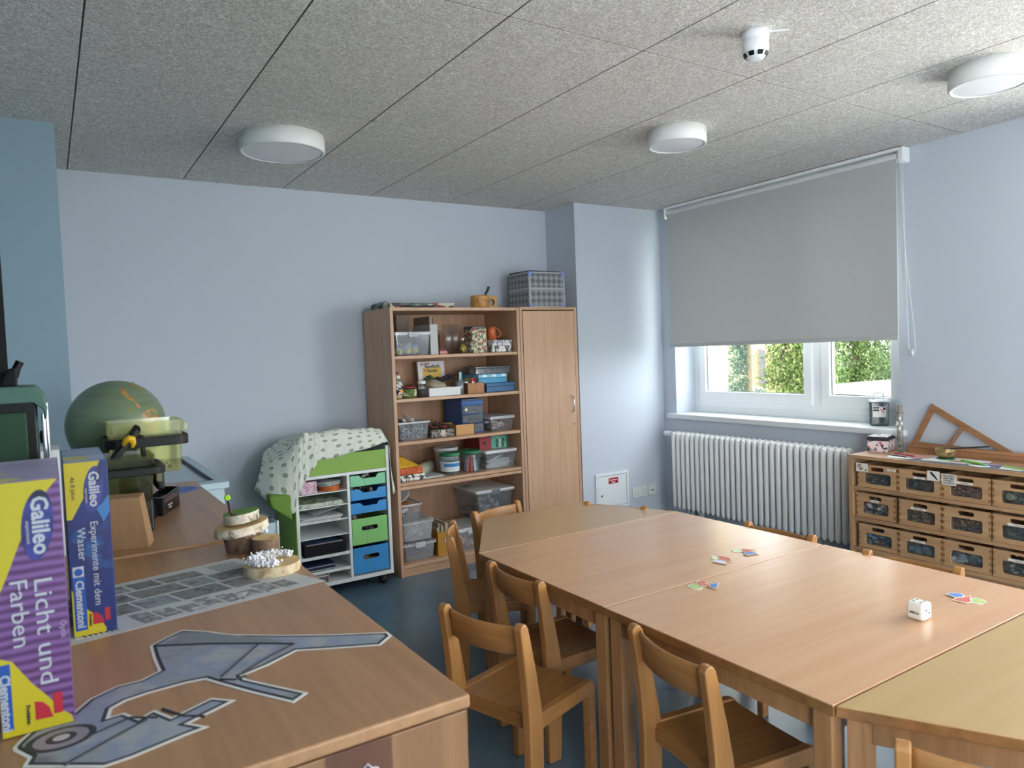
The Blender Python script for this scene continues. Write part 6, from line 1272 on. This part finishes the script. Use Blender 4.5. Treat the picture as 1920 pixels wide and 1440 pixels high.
for i, (dx, dy, lx, h, c) in enumerate(((.012, .010, .014, .150, '#8fc3dc'), (-.012, 0, -.02, .135, '#3a3a3e'), (0, -.012, -.01, .125, '#c9b27a'), (-.004, .012, -.045, .128, '#2a2a2e'), (.015, -.006, .02, .118, '#6d7f8c'))):
    if i == 0: solo('blue_ruler', box(2.398, 2.418, 4.42, 4.423, S2+.01, S2+.152), mat('ruler_blue', '#8fc3dc', .4), 'pale blue ruler standing in the grey pencil cup', 'ruler')
    else: solo('pencil', MB().cyl((2.392+dx*.6, 4.415+dy*.6, S2+.012), (2.392+dx+lx*.5, 4.415+dy, S2+h), .0038, n=8), mat('pencil%d' % i, c, .5), ['', 'black pencil leaning in the grey cup', 'tan pencil in the middle of the grey cup', 'black brush handle tilted far out of the grey cup', 'grey blue pencil beside the ruler in the grey cup'][i], 'pencil')
sb_ = thing('scissor_box', 'small wooden block box with finger joints holding scissors', 'box', (2.502, 4.42, S2)); 
part('box_wall', MB().prism([(2.438, 4.375), (2.568, 4.375), (2.568, 4.49), (2.438, 4.49)], S2+.004, S2+.075, 'XY', holes=[[(2.445, 4.382), (2.561, 4.382), (2.561, 4.483), (2.445, 4.483)]]), wood('small_box', '#9a683c', '#bb8450', 'X', .5), sb_, .0008)
part('box_base', box(2.438, 2.568, 4.375, 4.49, S2+.0003, S2+.004), MATS['small_box'], sb_)
j = MB()
for x in (2.4975, 2.561):
    for k in range(4): j.box(x, x+.0075, 4.374, 4.376, S2+.010+.017*k, S2+.018+.017*k)
part('finger_joints', j, bxe, sb_, stuff=True); part('finger_joint_side', box(2.4378, 2.4382, 4.376, 4.489, S2+.004, S2+.0745), mat('box_side', '#7d5432', .6), sb_)
for i, (x, y, c) in enumerate(((2.455, 4.43, '#2b2b2e'), (2.475, 4.45, '#b9bf4a'), (2.505, 4.42, '#c8452e'), (2.528, 4.44, '#d8553a'), (2.549, 4.42, '#c03c2e'))):
    t = thing('scissors', ['black handled scissors next to the pencil cup', 'yellow green handled scissors in the wooden block box', 'red handled scissors, middle of the wooden block box', 'orange red handled scissors standing behind the middle red pair', 'red handled scissors next to the blue pencil box'][i], 'scissors', (x, y, S2+.005), 'scissors in the wooden block box')
    m_ = mat('scissor_%d' % i, c, .4)
    for s in (-1, 1):
        part('finger_loop', MB().tube([(x+s*.010+.0085*cos(a)*(1), y, S2+.092+.013*sin(a)) for a in [2*pi*k/12 for k in range(13)]], .0028, 6), m_, t)
        part('scissor_blade', MB().hexa([(x-s*.004-.003, y-.001, S2+.008), (x-s*.004+.003, y-.001, S2+.008), (x-s*.004+.003, y+.001, S2+.008), (x-s*.004-.003, y+.001, S2+.008)], [(x+s*.006-.004, y-.001, S2+.084), (x+s*.006+.004, y-.001, S2+.084), (x+s*.006+.004, y+.001, S2+.084), (x+s*.006-.004, y+.001, S2+.084)]), metal, t)
def flatbox(nm, label, x0, x1, y0, y1, z0, z1, m, lidm=None, lid=.35, ct='box', bev=.003):
    t = thing(nm, label, ct, ((x0+x1)/2, (y0+y1)/2, z0)); zl = z1-(z1-z0)*lid
    part('box_base', box(x0, x1, y0, y1, z0+.0004, zl-.001), m, t, bev); part('box_lid', box(x0-.002, x1+.002, y0-.002, y1+.002, zl, z1), lidm or m, t, bev); return t
bluep = clear('blue_plastic', '#8fb6dc', .55, '#5f92c4', gloss=.08)
flatbox('blue_pencil_box', 'translucent blue plastic box, lowest of the stack in the second bay', 2.590, 2.822, 4.375, 4.50, S2, 1.226, bluep)
heap('pencils and white paper inside the translucent blue box', [mat('odd_white'), mat('toy_blue'), mat('toy_lilac')], 2.60, 2.81, 4.385, 4.49, S2+.004, 1.20, 26, 51, s=.018)
t = flatbox('turquoise_box', 'turquoise cardboard box with white elephants on the lid edge, middle of the stack', 2.540, 2.775, 4.40, 4.62, 1.2265, 1.290, mat('turq_base', '#4a9cc4', .5), mat('turq_lid', '#79c2e0', .5), lid=.4)
t_l = t
for k in range(3):
    x = 2.568+.078*k; part('printed_elephant', MB().prism([(x, 1.2685), (x+.006, 1.2685), (x+.008, 1.274), (x+.020, 1.274), (x+.022, 1.2685), (x+.028, 1.2685), (x+.031, 1.276), (x+.038, 1.270), (x+.040, 1.272), (x+.034, 1.285), (x+.026, 1.288), (x+.010, 1.287), (x+.002, 1.281)], 4.3965, 4.3985, 'XZ'), mat('print_white'), t_l)
flatbox('clear_flat_box', 'clear grey plastic sorting box on top of the turquoise box', 2.520, 2.805, 4.40, 4.60, 1.2905, 1.345, clear('smoke_clear', '#b9c2c4', .25, '#9aa4a8', gloss=.16), lid=.25)
heap('small grey and green parts in the clear sorting box', [mat('odd_grey'), mat('part_green', '#8fb88f', .5), mat('odd_dark')], 2.53, 2.795, 4.41, 4.59, 1.2935, 1.325, 30, 52, s=.018)
# bay 3
crate('roll_crate', 'clear open crate filled with grey cardboard tubes in the third bay', 1.912, 2.135, 4.375, 4.62, S3, 1.004, lip=.006)
gt = mat('tube_grey', '#b9bdc4', .7)
k = 0
for (x, z) in ((1.944, .91), (1.975, .945), (2.005, .915), (2.035, .95), (2.065, .912), (2.100, .935), (1.945, .965), (2.075, .968)):
    k += 1; t = MB().prism(circ(x, z, .0185, n=18), 4.395, 4.60, 'XZ', holes=[circ(x, z, .0145, n=18)])
    solo('cardboard_tube', t, gt, 'grey cardboard tube lying in the clear open crate of the third bay', 'tube', 'cardboard tubes in the clear crate')
solo('cardboard_tube', MB().tube([(2.085, 4.40, .895), (1.995, 4.46, 1.052)], .0165, 18), mat('tube_taupe', '#8d7f78', .7), 'taupe cardboard tube standing tilted out of the open crate', 'tube')
solo('dark_roll', MB().tube([(1.925, 4.47, 1.0), (1.95, 4.46, 1.012), (1.975, 4.47, 1.006)], .012, 10), mat('odd_dark'), 'dark coil on top of the grey tubes at the side panel', 'coil')
t = flatbox('granite_box', 'open box covered in speckled grey paper with white face in the third bay', 2.150, 2.322, 4.38, 4.56, S3, .936, tonal('granite', ['#3f3b38', '#8a8279', '#5c5650', '#b3aca0', '#2c2a28'], 130, 'voronoi'), lid=.02)
part('printed_face', MB().prism([(2.220, .893), (2.248, .890), (2.256, .905), (2.250, .930), (2.222, .931), (2.214, .91)], 4.3775, 4.3798, 'XZ'), mat('print_cream', '#c9beb0', .6), t)
heap('red brown cords and twigs lying on the speckled box', [mat('cord_red', '#8a3a34', .8), mat('cord_brown', '#7a5240', .8), mat('odd_dark')], 2.16, 2.31, 4.39, 4.55, .9365, .962, 60, 53, s=.016)
solo('crossed_sticks', MB().tube([(2.21, 4.45, .955), (2.228, 4.46, .985)], .004, 6).tube([(2.23, 4.44, .955), (2.212, 4.45, .982)], .004, 6), mat('odd_dark'), 'two short dark sticks crossed above the speckled box', 'sticks')
wb = thing('wooden_tray_box', 'open honey coloured wooden box in the third bay', 'box', (2.40, 4.45, S3)); hw = wood('honey_box', '#b4854a', '#d2a366', 'X', .5)
part('box_wall', MB().prism([(2.333, 4.375), (2.472, 4.375), (2.472, 4.60), (2.333, 4.60)], S3+.005, .955, 'XY', holes=[[(2.340, 4.382), (2.465, 4.382), (2.465, 4.593), (2.340, 4.593)]]), hw, wb, .001); part('box_base', box(2.333, 2.472, 4.375, 4.60, S3+.0003, S3+.005), hw, wb)
db = mat('unit_blue', '#2c62a8', .4)
du = thing('blue_drawer_unit', 'small blue desktop unit with three clear drawers in the third bay', 'drawer unit', (2.50, 4.52, S3))
part('casing', MB().prism([(2.420, S3+.001), (2.592, S3+.001), (2.592, 1.110), (2.420, 1.110)], 4.445, 4.70, 'XZ', holes=[[(2.424, S3+.008+.064*k), (2.588, S3+.008+.064*k), (2.588, S3+.066+.064*k), (2.424, S3+.066+.064*k)] for k in range(3)]), db, du, .002)
part('casing_back', box(2.4205, 2.5915, 4.7005, 4.704, S3+.001, 1.11), db, du); part('top_pane', box(2.422, 2.590, 4.447, 4.70, 1.1105, 1.122), clear('unit_top', '#b9cfe6', .4, '#9ab4d0'), du, .003)
for k in range(3):
    z = S3+.009+.064*k; d = part('drawer', MB().box(2.426, 2.586, 4.440, 4.443, z, z+.055).box(2.426, 2.586, 4.4435, 4.68, z, z+.002).box(2.426, 2.428, 4.4435, 4.68, z+.002, z+.05).box(2.584, 2.586, 4.4435, 4.68, z+.002, z+.05), clear('unit_clear', '#c9d3da', .3, '#aab4bc'), du)
    part('pull_arc', MB().tube([(2.506+.045*cos(radians(a)), 4.437, z+.008+.022*sin(radians(a))) for a in range(10, 171, 20)], .0018, 6), mat('arc_grey', '#5e6468', .4), d)
    heap(['grey bits in the lowest clear drawer of the blue unit', 'brown bits in the middle clear drawer of the blue unit', 'brown and grey bits in the uppermost clear drawer of the blue unit'][k], [mat('odd_brown'), mat('odd_grey'), mat('odd_dark')], 2.435, 2.578, 4.45, 4.66, z+.004, z+.03, 40, 60+k, s=.014)
part('white_dot', MB().cyl((2.452, 4.4365, 1.048), (2.452, 4.4395, 1.048), .011, n=16), lidw, du)
crate('small_crate', 'clear lidded crate with red and white things at the end of the third bay', 2.612, 2.812, 4.38, 4.60, S3, .994, lid=clear('lid_frost'), lip=.005)
heap('white and red pieces inside the small clear crate', [mat('odd_white'), mat('piece_red', '#a83e5a', .5), mat('odd_grey')], 2.63, 2.80, 4.395, 4.58, S3+.004, .955, 36, 54, s=.028)
# bay 4
cl_ = thing('folded_cloths', 'folded yellow, orange and patterned white cloths stacked at the side panel', 'cloths', (1.99, 4.45, S4))
for k, (z0_, z1_, x1_, m_) in enumerate(((0, .022, 2.085, tonal('zebra', ['#e9e8e4', '#e2e0da', '#2f2f33', '#ecebe6'], 30, 'noise')), (.0225, .042, 2.082, MATS['zebra']), (.0425, .088, 2.070, tonal('orange_cloth', ['#d8662a', '#b8481e', '#e08040'], 30, const=False)), (.0885, .160, 2.055, tonal('yellow_cloth', ['#d9ac2c', '#c8981e', '#e4bd44'], 12, const=False)))):
    yb = 4.36+.004*k
    if k < 3: mb = MB().hexa([(1.892, yb, S4+z0_+.0004), (x1_, yb, S4+z0_+.0004), (x1_-.01, 4.60, S4+z0_+.0004), (1.892, 4.60, S4+z0_+.0004)], [(1.892, yb, S4+z1_), (x1_, yb, S4+z1_), (x1_-.01, 4.60, S4+z1_), (1.892, 4.60, S4+z1_)])
    else: mb = MB().hexa([(1.892, yb, S4+z0_), (x1_+.005, yb, S4+z0_), (x1_-.01, 4.60, S4+z0_), (1.892, 4.60, S4+z0_)], [(1.892, yb+.05, S4+z1_-.02), (1.94, yb+.06, S4+z1_), (1.98, 4.55, S4+z1_), (1.892, 4.55, S4+z1_)])
    part('cloth_fold', mb, m_, cl_, .008, seg=3)
t = thing('paper_roll', 'grey green thick paper roll lying in the fourth bay', 'paper roll', (2.15, 4.5, S4)); part('roll', MB().tube([(2.06, 4.44, S4+.0415), (2.235, 4.62, S4+.0415)], .040, 22), mat('roll_sage', '#b5b8a4', .7), t)
sheets('white papers lying in front of the paper roll in the fourth bay', 2.09, 2.22, 4.36, 4.58, S4+.0004, 6, [paper, pap2], dz=.002, jit=.015)
def bucket(label, x, y, lidm, body, lab=None, contents=None, r=.067, h=.148, z=S4):
    t = thing('bucket', label, 'bucket', (x, y, z), 'plastic buckets in the fourth bay')
    part('bucket_wall', MB().lathe([(0, z+.0005), (r*.88, z+.0006), (r*.99, z+h-.03), (r, z+h-.012)], (x, y, 0), 34), body, t)
    part('bucket_lid', MB().lathe([(r+.004, z+h-.022), (r+.006, z+h-.020), (r+.006, z+h-.002), (r+.001, z+h), (r-.006, z+h-.004), (0, z+h-.004)], (x, y, 0), 34), lidm, t)
    part('bucket_handle', MB().tube([(x+(r+.005)*cos(a), y+(r+.005)*sin(a), z+h-.030-.024*sin(-a)) for a in [radians(v) for v in range(180, 361, 12)]], .0022, 6), lidm, t)
    if lab:
        l = part('paper_label', MB().lathe([(r*.93+.0028, z+.022), (r*.965+.0025, z+.088)], (x, y, 0), 34), lab, t)
        part('label_stripe', MB().add([(x+(r*.945+.0042)*cos(a), y+(r*.945+.0042)*sin(a), z+zz) for zz in (.055, .078) for a in [radians(v) for v in range(205, 320, 8)]], [(i, i+1, i+16, i+15) for i in range(14)]), mat('stripe_blue', '#2f78b8', .4), t)
    return t
bgreen = mat('lid_green', '#2f7d54', .4)
bucket('clear bucket with green lid and white blue label in the fourth bay', 2.308, 4.44, bgreen, clear('bucket_clear', '#dfe6ea', .3, '#c9d2d8'), lab=mat('bucket_label', '#d5dde2', .5))
bucket('clear bucket with green lid full of coloured chalk sticks', 2.468, 4.43, bgreen, clear('bucket_clear2', '#eef2f4', .08, gloss=.1))
for i in range(13):
    a = 2*pi*i/9; rr = .044 if i < 9 else .018; x, y = 2.468+rr*cos(a), 4.43+rr*sin(a)
    c = ('#d8605a', '#e8e6e0', '#6d9cc8', '#3d68b8', '#8a9aa8', '#e08a8a')[i % 6]
    solo('chalk_stick', MB().cyl((x, y, S4+.004), (x*.5+.5*2.468+.006*cos(i), y*.5+.5*4.43, S4+.112), .010, n=10), mat('chalk%d' % (i % 6), c, .7), ('red', 'white', 'light blue', 'dark blue', 'grey', 'pink')[i % 6]+' chalk stick standing in the second green-lidded bucket', 'chalk', 'chalk sticks in the bucket')
t = bucket('white lidded tub standing behind the two green-lidded buckets', 2.36, 4.60, mat('tub_white', '#d2d4d2', .5), mat('tub_white2', '#c2c6c8', .5), r=.082, h=.165)
crate('large_crate', 'clear crate with white lid holding papers, fourth bay', 2.563, 2.818, 4.38, 4.68, S4, .752, lid=lidw, lip=.006, clip=None)
sheets('crumpled white papers inside the fourth bay crate', 2.60, 2.78, 4.41, 4.64, S4+.004, 12, [paper, pap2], dz=.005, jit=.02)
solo('paper_fan', MB().hexa([(2.62, 4.40, S4+.066), (2.65, 4.40, S4+.066), (2.72, 4.62, S4+.07), (2.64, 4.62, S4+.07)], [(2.66, 4.40, .70), (2.74, 4.42, .715), (2.76, 4.6, .712), (2.66, 4.62, .70)]), paper, 'folded white paper standing inside the fourth bay crate', 'paper')
fb = thing('faceted_book_box', 'red and green picture box lying on the fourth bay crate', 'box', (2.68, 4.5, .753))
part('box_body', box(2.545, 2.790, 4.43, 4.64, .7525, .845), mat('fbox_red', '#8e2e34', .5), fb, .001)
part('front_print', box(2.640, 2.7895, 4.4285, 4.4298, .7535, .844), tonal('teal_cover', ['#4f8f80', '#67a592', '#3f7a6c'], 20, const=False), fb)
for k, x in enumerate((2.68, 2.705, 2.73)): part('printed_figure', MB().prism([(x, .762), (x+.014, .762), (x+.012, .80), (x+.016, .815), (x+.007, .825), (x-.002, .815), (x+.002, .80)], 4.4270, 4.4286, 'XZ'), mat('print_cream') if k % 2 else mat('print_darkgreen', '#24483c', .5), fb)
part('printed_flower', MB().prism(circ(2.585, .80, .012, n=7), 4.4280, 4.4299, 'XZ'), mat('ink_black'), fb)
part('dark_end', box(2.768, 2.7902, 4.4275, 4.4284, .7535, .844), mat('print_darkgreen'), fb)
# bay 5 (bottom)
crate('stacking_crate', 'clear crate with grey lid clips, lowest at the side panel in the bottom bay', 1.912, 2.140, 4.375, 4.66, S5, .207, lid=cfrost, lip=.007, clip=mat('clip_frost', '#c9ced4', .4), m=clear('crate_grey', '#eceef2', .17, '#dfe2e8'))
heap('dark purple and brown scraps inside the lowest bottom bay crate', [mat('scrap_purple', '#6a5a78', .7), mat('odd_brown'), mat('odd_grey')], 1.93, 2.12, 4.40, 4.64, S5+.004, .17, 60, 71, s=.03)
crate('ribbed_crate', 'milky crate with ribbed lid, middle of the three stacked crates', 1.908, 2.132, 4.375, 4.66, .2108, .352, lid=cfrost, ribs=12, lip=.006, m=cfrost)
heap('white curled paper inside the milky middle crate', [mat('odd_white'), paper, pap2], 1.925, 2.115, 4.39, 4.64, .215, .325, 50, 72, s=.035)
crate('open_crate', 'small open clear crate on top of the ribbed crate lid', 1.900, 2.050, 4.375, 4.60, .3525, .462, lip=.005)
heap('wooden and dark pieces in the small open crate', [wood('piece_wood', '#b58a58', '#c99c68', 'X', .5), mat('odd_brown'), mat('odd_dark'), mat('odd_white')], 1.915, 2.035, 4.39, 4.58, .3565, .475, 46, 73, s=.04, nm=4)
solo('white_plate', MB().lathe([(0, 0), (.05, .002), (.075, .010), (.075, .012), (.05, .005), (0, .003)], (0, 0, 0), 30).add([], []), lidw, 'white plastic plate leaning in the small open crate', 'plate')
o = bpy.data.objects['white_plate']; o.location = (1.957, 4.50, .50); o.rotation_euler = (radians(15), radians(-38), 0)
mf = thing('mustard_file', 'mustard yellow cardboard file with red framed label in the bottom bay', 'file holder', (2.22, 4.5, S5)); ms = mat('mustard', '#c08a2e', .6)
part('file_wall', MB().box(2.160, 2.272, 4.375, 4.379, S5+.0005, .240).box(2.160, 2.163, 4.3795, 4.64, S5+.0005, .25).box(2.269, 2.272, 4.3795, 4.64, S5+.0005, .25).box(2.1635, 2.2685, 4.3795, 4.64, S5+.0005, S5+.004), ms, mf)
l = part('paper_label', box(2.206, 2.252, 4.3735, 4.3745, .158, .194), mat('label_red', '#a83a48', .5), mf); part('label_inner', box(2.210, 2.248, 4.3728, 4.3736, .162, .190), wl, l)
for k in range(6): solo('cardboard_sheet', box(2.168+.016*k, 2.178+.016*k, 4.40+.01*(k % 2), 4.62, S5+.0045, .268+.012*((k*5) % 3)), mat('card_beige%d' % (k % 2), ('#cdbfa4', '#b5a78c')[k % 2], .7), 'beige cardboard sheets standing in the mustard file', 'cardboard', 'cardboard sheets in the mustard file')
crate('ribbed_crate', 'clear crate with white ribbed lid full of coloured scraps, middle of the bottom bay', 2.300, 2.545, 4.375, 4.68, S5, .236, lid=clear('lid_frost2', '#eef0f0', .75, '#f2f3f3'), ribs=12, lip=.006, clip=mat('clip_frost'))
heap('colourful fabric scraps inside the white ribbed lid crate', [mat('piece_red'), mat('odd_white'), mat('toy_blue'), mat('odd_dark'), mat('tag_orange')], 2.32, 2.525, 4.395, 4.66, S5+.004, .20, 90, 74, s=.026, nm=5)
crate('latch_crate', 'large clear crate with white lid and grey latches, behind the chair back', 2.50, 2.805, 4.42, 4.755, .245, .470, lid=lidw, lip=.010, tp=.02, clip=mat('latch_grey', '#767d84', .4))
heap('dark and lilac things in the large latch crate', [mat('odd_dark'), mat('toy_lilac'), mat('odd_grey')], 2.53, 2.77, 4.45, 4.72, .25, .38, 60, 75, s=.04)
part('latch', box(2.63, 2.69, 4.7665, 4.771, .445, .474), mat('latch_grey'), bpy.data.objects['latch_crate'])
part('latch_top', box(2.515, 2.565, 4.60, 4.66, .4705, .474), mat('latch_grey'), bpy.data.objects['latch_crate'], .001)
crate('support_crate', 'low grey crate under the large latch crate in the bottom bay', 2.575, 2.80, 4.42, 4.75, S5, .244, lid=mat('lid_grey', '#8c9094', .5), lip=.004, m=clear('crate_grey'))
